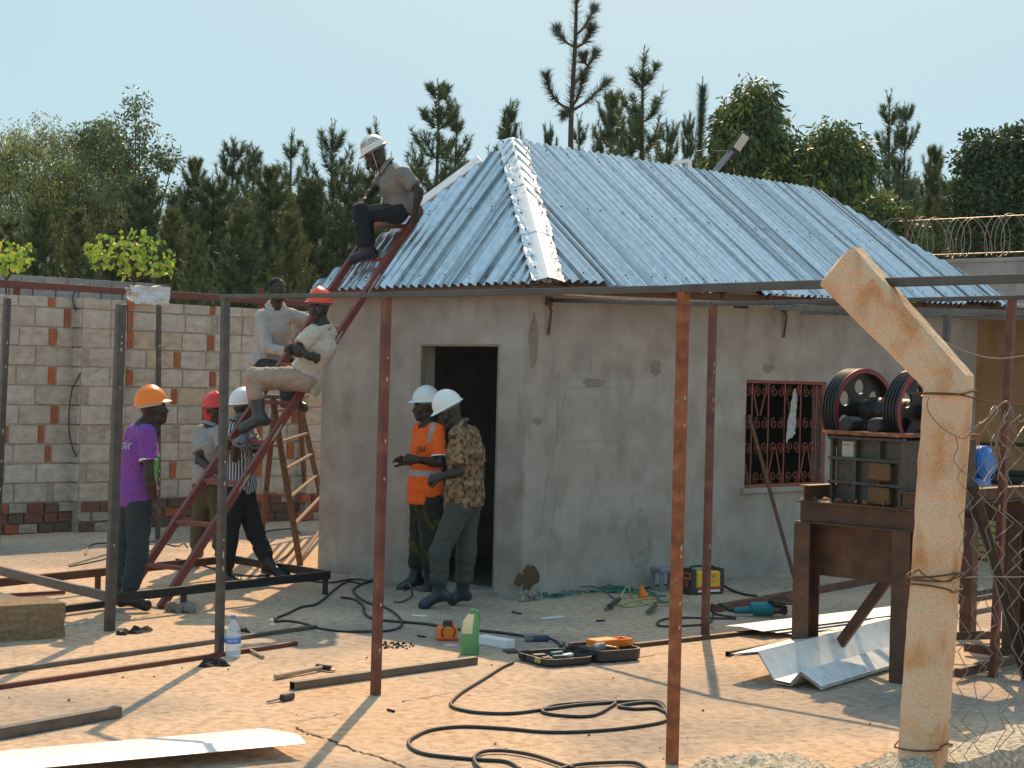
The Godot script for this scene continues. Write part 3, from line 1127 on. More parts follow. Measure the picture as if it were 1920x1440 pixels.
# ---------------------------------------------------------------- trees
class Cloud:
	var v := PackedVector3Array()
	var n := PackedVector3Array()
	var c := PackedColorArray()
	func needle(a: Vector3, d: Vector3, w: Vector3, col: Color):
		v.append(a - w)
		v.append(a + w)
		v.append(a + d)
		var nn := d.cross(w).normalized()
		for i in 3:
			n.append(nn)
			c.append(col)
	func leaf(a: Vector3, d: Vector3, w: Vector3, fold: Vector3, col: Color):
		var p := [a, a + d * 0.45 - w + fold, a + d, a + d * 0.45 + w + fold]
		for t in [[0, 1, 2], [0, 2, 3]]:
			var nn := (p[t[2]] - p[t[0]] as Vector3).cross(p[t[1]] - p[t[0]]).normalized()
			for k in t:
				v.append(p[k])
				n.append(nn)
				c.append(col)
	func mesh() -> ArrayMesh:
		var arr := []
		arr.resize(Mesh.ARRAY_MAX)
		arr[Mesh.ARRAY_VERTEX] = v
		arr[Mesh.ARRAY_NORMAL] = n
		arr[Mesh.ARRAY_COLOR] = c
		var am := ArrayMesh.new()
		am.add_surface_from_arrays(Mesh.PRIMITIVE_TRIANGLES, arr)
		return am

func rv() -> Vector3:
	return Vector3(rng.randf_range(-1, 1), rng.randf_range(-1, 1), rng.randf_range(-1, 1))

func shoot(cl: Cloud, pts: Array, f0: float, count: int, len: float, wid: float, base: Color, tip: Color, spread := 0.9):
	var n := pts.size() - 1
	for i in count:
		var f := lerpf(f0, 1.0, rng.randf())
		var k := mini(int(f * n), n - 1)
		var t := f * n - k
		var p: Vector3 = pts[k].lerp(pts[k + 1], t)
		var ax: Vector3 = (pts[k + 1] - pts[k]).normalized()
		var d := rv()
		d = (d - ax * d.dot(ax)).normalized()
		var dirv := (ax * rng.randf_range(0.5, 1.0) + d * spread * rng.randf_range(0.5, 1.0)).normalized()
		var l := len * rng.randf_range(0.65, 1.1)
		var w := dirv.cross(rv()).normalized() * wid * 0.5
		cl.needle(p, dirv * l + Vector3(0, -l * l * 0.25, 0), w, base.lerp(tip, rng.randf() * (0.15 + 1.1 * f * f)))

# a young plantation pine: whorls of upswept branches, each a bottlebrush of long needles
func pine(H0: float, spread: float, bare: float, whorl: float, per: int, dens: float, sub: int, upsweep: float, olive: float) -> Array:
	var cl := Cloud.new()
	var st := S()
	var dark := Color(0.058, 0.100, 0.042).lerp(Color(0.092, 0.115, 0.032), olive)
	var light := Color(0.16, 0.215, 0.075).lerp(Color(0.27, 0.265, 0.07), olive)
	var brown := Color(0.15, 0.085, 0.035)
	var tr := PackedVector3Array()
	var bend := rv() * 0.12
	var ax := func(y: float) -> Vector3:
		var f := y / H0
		return Vector3(bend.x * sin(f * 3.0), y, bend.z * sin(f * 2.2 + 1.0) - bend.z * sin(1.0))
	for i in 15:
		tr.append(ax.call(H0 * i / 14.0))
	tube(st, tr, 0.012 * H0 + 0.01, 7, 0.012)
	var y := H0 * bare
	while y < H0 - 0.12:
		var f := (y - H0 * bare) / (H0 * (1.0 - bare))
		var bl := spread * (0.16 + 0.84 * (1.0 - f)) * smoothstep(-0.05, 0.16, f + 0.06)
		bl = minf(bl, (H0 - y) * 0.55 + 0.16)
		var g0 := rng.randf() * TAU
		for k in per:
			if rng.randf() < 0.08:
				continue
			var g := g0 + TAU * k / per + rng.randf_range(-0.35, 0.35)
			var out := Vector3(cos(g), 0, sin(g))
			var l := bl * rng.randf_range(0.65, 1.15)
			var p0: Vector3 = ax.call(y + rng.randf_range(-0.06, 0.06))
			var pts := []
			for j in 6:
				var t := j / 5.0
				pts.append(p0 + out * l * (t - 0.18 * t * t) + Vector3(0, l * upsweep * (0.15 * t + 0.75 * t * t), 0))
			tube(st, PackedVector3Array(pts), 0.006 + 0.010 * l, 4, 0.004)
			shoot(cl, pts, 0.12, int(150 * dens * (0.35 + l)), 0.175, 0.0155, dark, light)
			if rng.randf() < 0.35:
				shoot(cl, pts, 0.05, int(26 * dens), 0.2, 0.012, brown, brown * 1.5)
			for q in sub:
				var t := rng.randf_range(0.35, 0.85)
				var kk := int(t * 5)
				var b0: Vector3 = pts[kk]
				var side := out.cross(Vector3.UP) * (1.0 if q % 2 else -1.0)
				var dd := (out * 0.5 + side * rng.randf_range(0.4, 0.9) + Vector3(0, 0.35 + upsweep * 0.5, 0)).normalized()
				var sl := l * rng.randf_range(0.28, 0.5)
				var sp := [b0, b0 + dd * sl * 0.5, b0 + dd * sl + Vector3(0, sl * 0.3, 0)]
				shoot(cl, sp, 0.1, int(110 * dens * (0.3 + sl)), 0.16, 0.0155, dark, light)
		y += whorl * rng.randf_range(0.8, 1.2)
	# leaders
	shoot(cl, [ax.call(H0 - 0.9), ax.call(H0 - 0.4), ax.call(H0)], 0.0, int(130 * dens), 0.19, 0.013, dark, light)
	shoot(cl, [ax.call(H0 * bare), ax.call(H0 * 0.8), ax.call(H0 - 0.5)], 0.0, int(240 * dens), 0.2, 0.013, dark, light, 1.2)
	for i in 3:
		var q: Vector3 = ax.call(H0 - 0.15)
		var e := q + Vector3(rng.randf_range(-0.1, 0.1), rng.randf_range(0.1, 0.4), rng.randf_range(-0.1, 0.1))
		tube(st, PackedVector3Array([q, e]), 0.012, 4, 0.006)
		shoot(cl, [q, e], 0.1, int(20 * dens), 0.10, 0.012, dark, light)
	return [st.commit(), cl.mesh()]

func add_tree(called: String, parts: Array, label: String, cat: String, base: Vector3, turn: float, sc: Vector3, leafm: Material, group := ""):
	var o := thing(called, label, cat, base, group)
	o.rotation.y = turn
	var names := ["trunk", "crown"]
	for i in 2:
		var m := MeshInstance3D.new()
		m.mesh = parts[i]
		m.name = names[i]
		m.material_override = M.bark if i == 0 else leafm
		m.scale = sc
		o.add_child(m, true)

# broad-leaved tree: limbs grown to leaf clumps spread through lobes
func broad(lobes: Array, clumps: int, per: int, cr: float, leaf_l: float, leaf_w: float, droop: float, cols: Array, th: float, tr: float, seed_: int, shell := 0.55) -> Array:
	rng.seed = seed_
	var cl := Cloud.new()
	var st := S()
	tube(st, smooth([Vector3.ZERO, Vector3(0.08, th * 0.5, 0.05), Vector3(0.0, th, 0.0)], 4), tr, 8, tr * 0.6)
	var tot := 0.0
	for l in lobes:
		tot += l[1].x * l[1].y * l[1].z
	for l in lobes:
		var c: Vector3 = l[0]
		var r: Vector3 = l[1]
		var cnt := int(clumps * r.x * r.y * r.z / tot)
		tube(st, smooth([Vector3(0, th * 0.9, 0), Vector3(c.x * 0.4, lerpf(th, c.y, 0.45), c.z * 0.4), c], 5), tr * 0.5, 5, tr * 0.12)
		for i in cnt:
			var d := rv()
			while d.length() > 1.0 or d.length() < 0.05:
				d = rv()
			d = d.normalized() * lerpf(shell, 1.0, pow(rng.randf(), 0.6)) * rng.randf_range(0.9, 1.06)
			var p := c + d * r
			if i % 3 == 0:
				tube(st, smooth([c + (p - c) * 0.15, c + (p - c) * 0.55 + rv() * 0.1, p], 2), tr * 0.11, 3, 0.006)
			var tint: Color = cols[0].lerp(cols[1], rng.randf())
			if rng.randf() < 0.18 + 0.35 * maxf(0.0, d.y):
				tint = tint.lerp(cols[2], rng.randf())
			var rr := cr * rng.randf_range(0.6, 1.25)
			for k in per:
				var e := rv() * rr
				var dd := (e.normalized() * 0.7 + rv() * 0.5 + Vector3(0, -droop, 0)).normalized()
				var ll := leaf_l * rng.randf_range(0.6, 1.15)
				var w := dd.cross(rv()).normalized() * leaf_w * 0.5 * rng.randf_range(0.7, 1.1)
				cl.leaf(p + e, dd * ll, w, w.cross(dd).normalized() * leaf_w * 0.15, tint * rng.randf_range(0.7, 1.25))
	return [st.commit(), cl.mesh()]

func build_trees():
	rng.seed = 515
	var V := [
		pine(7.0, 1.85, 0.05, 0.38, 7, 1.25, 3, 1.2, 0.2),        # 0 dense, bushy
		pine(7.5, 1.55, 0.10, 0.46, 6, 1.2, 3, 1.6, 0.35),          # 1 dense, upswept
		pine(8.0, 1.95, 0.12, 0.56, 6, 1.15, 3, 1.0, 0.05),         # 2 open, big
		pine(8.5, 1.25, 0.15, 0.58, 5, 1.0, 2, 1.8, 0.15),         # 3 slim
		pine(6.0, 1.0, 0.66, 0.36, 5, 1.1, 1, 1.25, 0.0),          # 4 lollipop
		pine(7.2, 1.8, 0.04, 0.38, 7, 1.25, 3, 1.3, 0.65),        # 5 dense olive
	]
	# px, py of the tip, depth, kind, width factor, label
	var L := [
		[270, 330, 33, 0, 0.95, "dark pine under the tall sparse-leaved tree on the left"],
		[366, 300, 34, 5, 0.8, "bushy pine with rounded tip right of the tall sparse-leaved tree"],
		[437, 257, 36, 1, 1.0, "dense pine with several upright tips left of the roof worker"],
		[478, 268, 38, 1, 0.9, "dense pine beside the many-tipped pine, its tips slightly lower"],
		[552, 245, 36, 3, 1.0, "slim open pine with bare upright tip left of the ball-topped pine"],
		[622, 228, 38, 4, 1.0, "ball-topped pine with bare stem left of the white helmet"],
		[702, 222, 40, 3, 0.85, "slim pine rising directly above the white helmet"],
		[735, 290, 40, 3, 0.6, "thin pine spike right of the white helmet on the roof"],
		[820, 146, 33, 2, 1.0, "large open pine standing alone behind the roof worker"],
		[852, 190, 34, 3, 1.0, "narrower pine grown into the right side of the large open pine"],
		[948, 190, 37, 1, 0.85, "many-tipped pine left of the roof peak"],
		[974, 235, 39, 3, 0.7, "small pine spike just left of the roof peak"],
		[1036, 232, 36, 1, 0.5, "small pine behind the ridge left of the candelabra pine"],
		[1086, 216, 38, 3, 0.8, "short thin pine right of the candelabra pine stem"],
		[1148, 176, 37, 5, 0.75, "olive bushy pine behind the ridge right of the candelabra pine"],
		[1180, 205, 36, 1, 0.7, "dark pine between the olive bushy pine and the tall upright pine"],
		[1215, 95, 33, 3, 1.35, "tall upright pine behind the middle of the ridge"],
		[1246, 225, 35, 1, 0.8, "low pine right of the tall upright pine"],
		[1291, 214, 37, 1, 0.55, "small pine left of the single bottlebrush stem"],
		[1540, 320, 40, 5, 1.0, "olive pine low between the two round leafy trees"],
		[1664, 172, 35, 3, 1.05, "left one of the twin tall pines on the right"],
		[1698, 190, 34, 2, 0.62, "right one of the twin tall pines, with spreading arms"],
		[1752, 278, 35, 5, 0.7, "shorter olive pine right of the twin tall pines"],
		[1785, 335, 33, 0, 0.85, "low dark pine against the far right leafy tree"],
		[75, 372, 31, 0, 0.85, "dark pine at the left under the pale feathery trees"],
		[146, 395, 31, 5, 0.85, "low olive pine under the pale feathery trees"],
		[22, 405, 32, 1, 1.0, "low pine at the left edge behind the wall"],
		[215, 410, 33, 1, 0.9, "low upswept pine just behind the bright leafy sapling"],
		[322, 395, 31, 5, 0.8, "low olive pine right of the bright leafy sapling"],
		[400, 330, 33, 0, 1.0, "broad dark pine left of the many-tipped pine"],
		[510, 315, 33, 5, 1.05, "broad olive pine below the slim open pine"],
		[585, 330, 34, 0, 1.0, "broad dark pine below the ball-topped pine"],
		[652, 310, 34, 1, 1.0, "upswept pine behind the roof worker's knee"],
		[690, 330, 36, 5, 0.9, "olive pine behind the roof worker's back"],
		[780, 350, 38, 0, 1.0, "low dark pine behind the foot of the large open pine"],
		[880, 300, 40, 1, 1.0, "low pine between the large open pine and the roof"],
		[455, 385, 31, 0, 0.85, "low dark pine above the corner of the canopy frame"],
		[545, 400, 31, 5, 0.8, "low olive pine above the bareheaded worker"],
		[370, 420, 30, 1, 0.8, "lowest upswept pine near the far block wall"],
		[1620, 300, 40, 1, 1.0, "pine half hidden behind the second round leafy tree"],
		[1700, 330, 39, 0, 1.0, "dark pine behind the twin tall pines"],
		[1850, 330, 40, 0, 1.0, "dark pine behind the far right leafy tree"],
	]
	for e in L:
		var tip := at(e[0], e[1], e[2])
		var proto: Array = V[e[3]]
		var h0: float = [7.0, 7.5, 8.0, 8.5, 6.0, 7.2][e[3]] + 0.15
		var s: float = tip.y / h0
		add_tree("pine_tree", proto, e[5], "tree", Vector3(tip.x, 0, tip.z), rng.randf() * TAU, Vector3(e[4] * lerpf(s, 1.0, 0.3), s, e[4] * lerpf(s, 1.0, 0.3)), M.pine, "pine trees beyond the walls")
	# rows of the plantation behind, as a mass
	var xs := []
	for i in 64:
		var px := -150.0 + i * 33.0 + rng.randf_range(-14, 14)
		xs.append([px, rng.randf_range(345, 430) if px < 1050 or px > 1620 else rng.randf_range(300, 400), rng.randf_range(42, 54), [0, 1, 5, 1][rng.randi() % 4]])
	for e in xs:
		var tip := at(e[0], e[1], e[2])
		var h0: float = [7.0, 7.5, 8.0, 8.5, 6.0, 7.2][e[3]]
		var s: float = tip.y / h0
		add_tree("plantation_pine", V[e[3]], "pine in the crowded rows of the plantation behind the nearer pines", "tree", Vector3(tip.x, 0, tip.z), rng.randf() * TAU, Vector3(s, s, s) * 1.0, M.pine, "pine plantation in the background")
	candelabra()
	bottlebrush()
	broadleaves()

func candelabra():
	rng.seed = 77
	var cl := Cloud.new()
	var st := S()
	var d := 30.0
	var base := at(1074, 430, d)
	var X := func(px: float, py: float, dz: float) -> Vector3: return at(px, py, d + dz) - Vector3(base.x, 0, base.z)
	var dark := Color(0.05, 0.07, 0.04)
	var light := Color(0.13, 0.155, 0.075)
	var stem := smooth([Vector3(0, 0, 0), X.call(1069, 330, 0), X.call(1072, 200, 0), X.call(1078, 90, 0), X.call(1081, 0, 0), X.call(1082, -40, 0)], 5)
	tube(st, stem, 0.055, 7, 0.02)
	shoot(cl, [X.call(1070, 215, 0), X.call(1074, 150, 0), X.call(1078, 80, 0), X.call(1082, -30, 0)], 0.0, 560, 0.23, 0.011, dark, light, 1.3)
	shoot(cl, [X.call(1080, 10, 0), X.call(1082, -45, 0)], 0.0, 200, 0.22, 0.013, dark, light, 1.1)
	for b in [[[1072, 206, 0], [1046, 192, -0.3], [1030, 165, -0.5], [1024, 140, -0.6]], [[1074, 207, 0], [1100, 190, 0.3], [1124, 168, 0.5], [1138, 152, 0.6]],
			[[1076, 88, 0], [1060, 78, 0.2], [1048, 62, 0.3], [1045, 53, 0.4]], [[1078, 90, 0], [1095, 80, -0.3], [1105, 62, -0.4], [1109, 52, -0.5]],
			[[1076, 158, 0], [1092, 140, 0.5], [1110, 112, 0.7], [1117, 99, 0.8]], [[1103, 125, 0.6], [1096, 115, 0.6], [1094, 106, 0.6]], [[1080, 65, 0], [1096, 50, 0.3], [1110, 25, 0.5], [1114, 15, 0.6]],
			[[1072, 200, 0], [1082, 185, -0.6], [1090, 160, -0.8], [1094, 140, -0.9]], [[1074, 208, 0], [1064, 212, -0.9], [1058, 214, -1.2]]]:
		var q := []
		for p in b:
			q.append(X.call(p[0], p[1], p[2]))
		var sp := smooth(q, 3)
		tube(st, sp, 0.028, 5, 0.012)
		shoot(cl, Array(sp), 0.28, 300, 0.23, 0.0115, dark, light, 1.0)
		shoot(cl, Array(sp), 0.7, 130, 0.19, 0.012, dark, light, 0.8)
	add_tree("candelabra_pine", [st.commit(), cl.mesh()], "tallest pine with bare stem and few upcurved candelabra branches", "tree", Vector3(base.x, 0, base.z), 0.0, Vector3.ONE, M.pine)

func bottlebrush():
	rng.seed = 78
	var cl := Cloud.new()
	var st := S()
	var d := 33.0
	var tip := at(1318, 143, d)
	var h := tip.y
	var a := Vector3(-0.10, 0, 0)
	tube(st, PackedVector3Array([a, Vector3(-0.05, h * 0.6, 0), Vector3(0, h, 0)]), 0.05, 6, 0.01)
	var dark := Color(0.045, 0.068, 0.036)
	shoot(cl, [Vector3(-0.06, h * 0.5, 0), Vector3(-0.03, h * 0.8, 0), Vector3(0, h - 0.22, 0)], 0.0, 2600, 0.21, 0.011, dark, dark * 2.2, 1.0)
	shoot(cl, [Vector3(-0.01, h - 1.0, 0), Vector3(0, h - 0.2, 0)], 0.0, 350, 0.14, 0.011, dark, dark * 2.2, 0.8)
	add_tree("bottlebrush_pine", [st.commit(), cl.mesh()], "single thin pine stem furred with needles like a bottlebrush", "tree", Vector3(tip.x, 0, tip.z), 0.0, Vector3.ONE, M.pine)

func broadleaves():
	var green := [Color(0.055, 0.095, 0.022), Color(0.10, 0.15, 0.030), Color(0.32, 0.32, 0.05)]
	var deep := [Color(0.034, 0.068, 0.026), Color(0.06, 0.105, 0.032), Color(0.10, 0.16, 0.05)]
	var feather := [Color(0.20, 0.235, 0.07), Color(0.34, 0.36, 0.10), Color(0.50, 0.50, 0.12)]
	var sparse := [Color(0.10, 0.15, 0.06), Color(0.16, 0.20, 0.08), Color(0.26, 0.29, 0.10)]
	# lobes are given as pixel centre, depth offset and radii in metres
	var mk := func(called: String, label: String, px: float, d: float, lobes: Array, clumps: int, per: int, cr: float, ll: float, lw: float, droop: float, cols: Array, th: float, tr: float, sd: int, shell: float):
		var b := at(px, 500, d)
		b.y = 0
		var ls := []
		for l in lobes:
			ls.append([at(l[0], l[1], d + l[2]) - b, l[3]])
		add_tree(called, broad(ls, clumps, per, cr, ll, lw, droop, cols, th, tr, sd, shell), label, "tree", b, 0.0, Vector3.ONE, M.leaf)
	mk.call("leafy_tree", "round dark leafy tree with yellow-tipped top behind the street lamp", 1410, 31.0, [[1405, 235, 0, Vector3(0.62, 0.62, 0.7)], [1380, 290, -0.2, Vector3(0.55, 0.6, 0.7)], [1440, 280, 0.1, Vector3(0.5, 0.65, 0.7)],
		[1405, 345, 0, Vector3(0.9, 0.7, 0.8)], [1415, 195, 0, Vector3(0.42, 0.40, 0.5)], [1360, 340, 0, Vector3(0.4, 0.5, 0.6)]], 520, 34, 0.17, 0.17, 0.05, 0.75, green, 1.6, 0.13, 301, 0.35)
	mk.call("leafy_tree", "second round leafy tree right of the street lamp, lower than its neighbour", 1560, 31.0, [[1565, 275, 0, Vector3(0.52, 0.42, 0.6)], [1520, 320, 0.2, Vector3(0.55, 0.5, 0.7)], [1590, 320, 0, Vector3(0.5, 0.5, 0.6)],
		[1550, 375, 0, Vector3(0.85, 0.6, 0.8)], [1480, 360, 0, Vector3(0.5, 0.5, 0.6)]], 460, 34, 0.17, 0.17, 0.05, 0.75, green, 1.5, 0.12, 302, 0.35)
	mk.call("leafy_bush", "low leafy bush just above the roof slope on the right", 1660, 26.0, [[1650, 405, 0, Vector3(0.33, 0.28, 0.4)], [1620, 430, 0, Vector3(0.35, 0.3, 0.4)], [1685, 425, 0, Vector3(0.33, 0.25, 0.4)], [1655, 455, 0, Vector3(0.5, 0.3, 0.4)], [1710, 435, 0, Vector3(0.16, 0.12, 0.2)]],
		200, 30, 0.13, 0.12, 0.05, 0.3, green, 1.5, 0.06, 303, 0.3)
	mk.call("leafy_tree", "big dark leafy tree at the far right above the razor wire", 1890, 29.0, [[1880, 300, 0, Vector3(0.65, 0.55, 0.7)], [1825, 300, 0, Vector3(0.28, 0.50, 0.5)], [1930, 305, 0, Vector3(0.6, 0.55, 0.7)], [1870, 380, 0, Vector3(0.75, 0.7, 0.8)], [1940, 390, 0, Vector3(0.7, 0.7, 0.8)], [1830, 385, 0, Vector3(0.45, 0.6, 0.6)], [1890, 440, 0, Vector3(1.0, 0.5, 0.8)]],
		820, 36, 0.16, 0.10, 0.055, 0.2, deep, 1.6, 0.16, 304, 0.3)
	mk.call("feathery_tree", "pale feathery tree at the left edge, leftmost of two", 40, 42.0, [[15, 300, 0, Vector3(0.9, 0.9, 1.0)], [70, 265, 0.4, Vector3(0.7, 0.55, 0.8)], [60, 350, 0, Vector3(1.0, 1.0, 1.0)], [-40, 330, 0, Vector3(0.9, 1.1, 1.0)], [20, 420, 0, Vector3(1.3, 1.0, 1.0)]],
		520, 44, 0.24, 0.12, 0.032, 0.9, feather, 2.2, 0.13, 305, 0.15)
	mk.call("feathery_tree", "pale feathery tree left of the tall sparse-leaved tree", 165, 43.0, [[115, 280, 0, Vector3(0.5, 0.5, 0.6)], [170, 300, 0.3, Vector3(0.9, 0.7, 0.9)], [120, 360, 0, Vector3(0.9, 0.9, 0.9)], [195, 375, 0, Vector3(0.9, 0.9, 0.9)], [160, 440, 0, Vector3(1.3, 0.9, 1.0)], [215, 310, 0, Vector3(0.4, 0.6, 0.6)]],
		500, 44, 0.24, 0.12, 0.032, 0.9, feather, 2.4, 0.13, 306, 0.15)
	mk.call("sparse_tree", "tall thin tree with sparse leaves against the sky at left", 258, 40.0, [[253, 200, 0, Vector3(0.30, 0.42, 0.4)], [262, 250, 0, Vector3(0.33, 0.5, 0.4)], [245, 300, 0, Vector3(0.45, 0.5, 0.5)], [300, 290, 0, Vector3(0.42, 0.45, 0.5)], [215, 260, 0, Vector3(0.45, 0.45, 0.5)], [325, 300, 0, Vector3(0.22, 0.35, 0.3)], [250, 355, 0, Vector3(0.9, 0.6, 0.6)]],
		170, 22, 0.15, 0.14, 0.055, 0.3, sparse, 3.0, 0.08, 307, 0.1)
	mk.call("sparse_tree", "leafy thin tree between the feathery trees and the tall sparse tree", 195, 41.0, [[190, 250, 0, Vector3(0.40, 0.40, 0.5)], [150, 265, 0, Vector3(0.4, 0.35, 0.5)], [205, 300, 0, Vector3(0.7, 0.55, 0.6)]],
		110, 26, 0.17, 0.13, 0.05, 0.3, sparse, 3.0, 0.08, 308, 0.1)
	# saplings with big bright leaves just behind the block wall
	for e in [[248, 24.6, "bright green large-leaved sapling behind the block wall, seen whole", 401], [8, 24.0, "bright green large-leaved sapling cut off by the left edge", 402]]:
		rng.seed = e[3]
		var b := at(e[0], 520, e[1])
		b.y = 0
		var cl := Cloud.new()
		var st := S()
		var ends := []
		var ty := at(e[0], 480, e[1]).y
		var dx := [[-70, 470], [-45, 455], [-15, 450], [10, 445], [40, 455], [66, 485], [-25, 490], [0, 470], [30, 500], [-60, 485], [55, 500], [-5, 505], [20, 470]] if e[3] == 401 else [[-30, 470], [0, 468], [25, 475], [38, 470], [15, 490], [-10, 490], [30, 490]]
		tube(st, PackedVector3Array([Vector3.ZERO, Vector3(0.03, ty - 0.3, 0)]), 0.022, 5, 0.014)
		for q in dx:
			var p: Vector3 = at(e[0] + q[0], q[1], e[1] + rng.randf_range(-0.35, 0.35)) - b
			tube(st, smooth([Vector3(0.03, ty - 0.35, 0), Vector3(p.x * 0.6, p.y - 0.12, p.z * 0.6), p], 3), 0.009, 4, 0.004)
			for k in 26:
				var o := p + rv() * 0.12
				var dd := Vector3(p.x * 0.7 + rng.randf_range(-0.8, 0.8), rng.randf_range(-1.0, -0.05), rng.randf_range(-0.8, 0.8)).normalized()
				var ll := rng.randf_range(0.055, 0.125)
				var w := dd.cross(Vector3(rng.randf_range(-1, 1), rng.randf_range(-0.4, 0.8), 1)).normalized() * ll * 0.34
				cl.leaf(o, dd * ll, w, Vector3(0, 0.01, 0), Color(0.11, 0.24, 0.02).lerp(Color(0.52, 0.60, 0.06), rng.randf()))
		add_tree("sapling", [st.commit(), cl.mesh()], e[2], "sapling", b, 0.0, Vector3.ONE, M.leaf_young)

# ---------------------------------------------------------------- people
# A field of smoothly joined tapered capsules, meshed by surface nets.
# prim: [a, b, ra, rb, smooth, wide_dir, wide_factor, op]   op 0 joins, 1 carves
func cap(a: Vector3, b: Vector3, ra: float, rb: float, k := 0.03, wd := Vector3.ZERO, wf := 1.0, op := 0) -> Array:
	return [a, b, ra, rb, k, wd, wf, op]

func field_at(prims: Array, p: Vector3) -> float:
	var g := 1.0
	for q in prims:
		g = one_prim(q, p, g)
	return g

func one_prim(q: Array, p: Vector3, g: float) -> float:
	var a: Vector3 = q[0]
	var ab: Vector3 = q[1] - a
	var pa := p - a
	if q[6] != 1.0:
		var wd: Vector3 = q[5]
		pa -= wd * (pa.dot(wd) * (1.0 - 1.0 / q[6]))
		ab -= wd * (ab.dot(wd) * (1.0 - 1.0 / q[6]))
	var l := ab.length_squared()
	var t := clampf(pa.dot(ab) / l, 0.0, 1.0) if l > 1e-9 else 0.0
	var d: float = (pa - ab * t).length() - lerpf(q[2], q[3], t)
	var k: float = q[4]
	if q[7] == 1:
		d = -d
		var h2 := maxf(k - absf(g - d), 0.0) / k
		return maxf(g, d) + h2 * h2 * k * 0.25
	var h := maxf(k - absf(g - d), 0.0) / k
	return minf(g, d) - h * h * k * 0.25

# cuts: [point, normal, reach]: what lies on the normal's side, within reach, is cut away
func nets(prims: Array, cell: float, cuts := [], paint = null, wrinkle := 0.0, wfreq := 9.0, sd := 1) -> Array:
	var lo := Vector3.INF
	var hi := -Vector3.INF
	for q in prims:
		var m: float = maxf(q[2], q[3]) * maxf(1.0, q[6]) + cell * 2.5
		lo = lo.min((q[0] as Vector3).min(q[1]) - Vector3.ONE * m)
		hi = hi.max((q[0] as Vector3).max(q[1]) + Vector3.ONE * m)
	var nx := int((hi.x - lo.x) / cell) + 2
	var ny := int((hi.y - lo.y) / cell) + 2
	var nz := int((hi.z - lo.z) / cell) + 2
	var sxy := nx * ny
	var grid := PackedFloat32Array()
	grid.resize(sxy * nz)
	grid.fill(1.0)
	for q in prims:
		var a: Vector3 = q[0]
		var b: Vector3 = q[1]
		var m: float = maxf(q[2], q[3]) * maxf(1.0, q[6]) + maxf(cell * 2.2, q[4] * 0.6)
		var p0 := ((a.min(b) - Vector3.ONE * m - lo) / cell).floor().max(Vector3.ZERO)
		var p1 := ((a.max(b) + Vector3.ONE * m - lo) / cell).ceil().min(Vector3(nx - 1, ny - 1, nz - 1))
		var wd: Vector3 = q[5]
		var wk: float = 1.0 - 1.0 / q[6]
		var ab := b - a
		ab -= wd * (ab.dot(wd) * wk)
		var l := maxf(ab.length_squared(), 1e-9)
		var ra: float = q[2]
		var dr: float = q[3] - ra
		var k: float = q[4]
		var op: int = q[7]
		for z in range(int(p0.z), int(p1.z) + 1):
			for y in range(int(p0.y), int(p1.y) + 1):
				var row := z * sxy + y * nx
				var pa := Vector3(lo.x + p0.x * cell, lo.y + y * cell, lo.z + z * cell) - a
				for x in range(int(p0.x), int(p1.x) + 1):
					var w := pa - wd * (pa.dot(wd) * wk)
					var t := clampf(w.dot(ab) / l, 0.0, 1.0)
					var d := (w - ab * t).length() - ra - dr * t
					var g := grid[row + x]
					if op == 1:
						d = -d
						var h2 := maxf(k - absf(g - d), 0.0) / k
						grid[row + x] = maxf(g, d) + h2 * h2 * k * 0.25
					else:
						var h := maxf(k - absf(g - d), 0.0) / k
						grid[row + x] = minf(g, d) - h * h * k * 0.25
					pa.x += cell
	for c in cuts:
		var cp: Vector3 = c[0]
		var cn: Vector3 = (c[1] as Vector3).normalized()
		var rr: float = c[2]
		var p0 := ((cp - Vector3.ONE * rr - lo) / cell).floor().max(Vector3.ZERO)
		var p1 := ((cp + Vector3.ONE * rr - lo) / cell).ceil().min(Vector3(nx - 1, ny - 1, nz - 1))
		for z in range(int(p0.z), int(p1.z) + 1):
			for y in range(int(p0.y), int(p1.y) + 1):
				for x in range(int(p0.x), int(p1.x) + 1):
					var i := z * sxy + y * nx + x
					if grid[i] < 0.1:
						var p := lo + Vector3(x, y, z) * cell - cp
						if p.length_squared() < rr * rr:
							grid[i] = maxf(grid[i], p.dot(cn))
	var at_cell := PackedInt32Array()
	at_cell.resize(sxy * nz)
	at_cell.fill(-1)
	var V := PackedVector3Array()
	var where := PackedInt32Array()
	var lim := cell * 1.8
	var off := [0, 1, nx, nx + 1, sxy, sxy + 1, sxy + nx, sxy + nx + 1]
	var crn := [Vector3(0, 0, 0), Vector3(1, 0, 0), Vector3(0, 1, 0), Vector3(1, 1, 0), Vector3(0, 0, 1), Vector3(1, 0, 1), Vector3(0, 1, 1), Vector3(1, 1, 1)]
	var edges := [[0, 1], [2, 3], [4, 5], [6, 7], [0, 2], [1, 3], [4, 6], [5, 7], [0, 4], [1, 5], [2, 6], [3, 7]]
	var g8 := PackedFloat32Array()
	g8.resize(8)
	for z in nz - 1:
		for y in ny - 1:
			var i0 := z * sxy + y * nx
			for x in nx - 1:
				var i := i0 + x
				if absf(grid[i]) > lim:
					continue
				var neg := 0
				for k in 8:
					g8[k] = grid[i + off[k]]
					if g8[k] < 0.0:
						neg += 1
				if neg == 0 or neg == 8:
					continue
				var s := Vector3.ZERO
				var n := 0
				for e in edges:
					var u := g8[e[0]]
					var v := g8[e[1]]
					if (u < 0.0) != (v < 0.0):
						s += (crn[e[0]] as Vector3).lerp(crn[e[1]], u / (u - v))
						n += 1
				at_cell[i] = V.size()
				where.append(i)
				V.append(lo + (Vector3(x, y, z) + s / n) * cell)
	var I := PackedInt32Array()
	var steps := [1, nx, sxy]
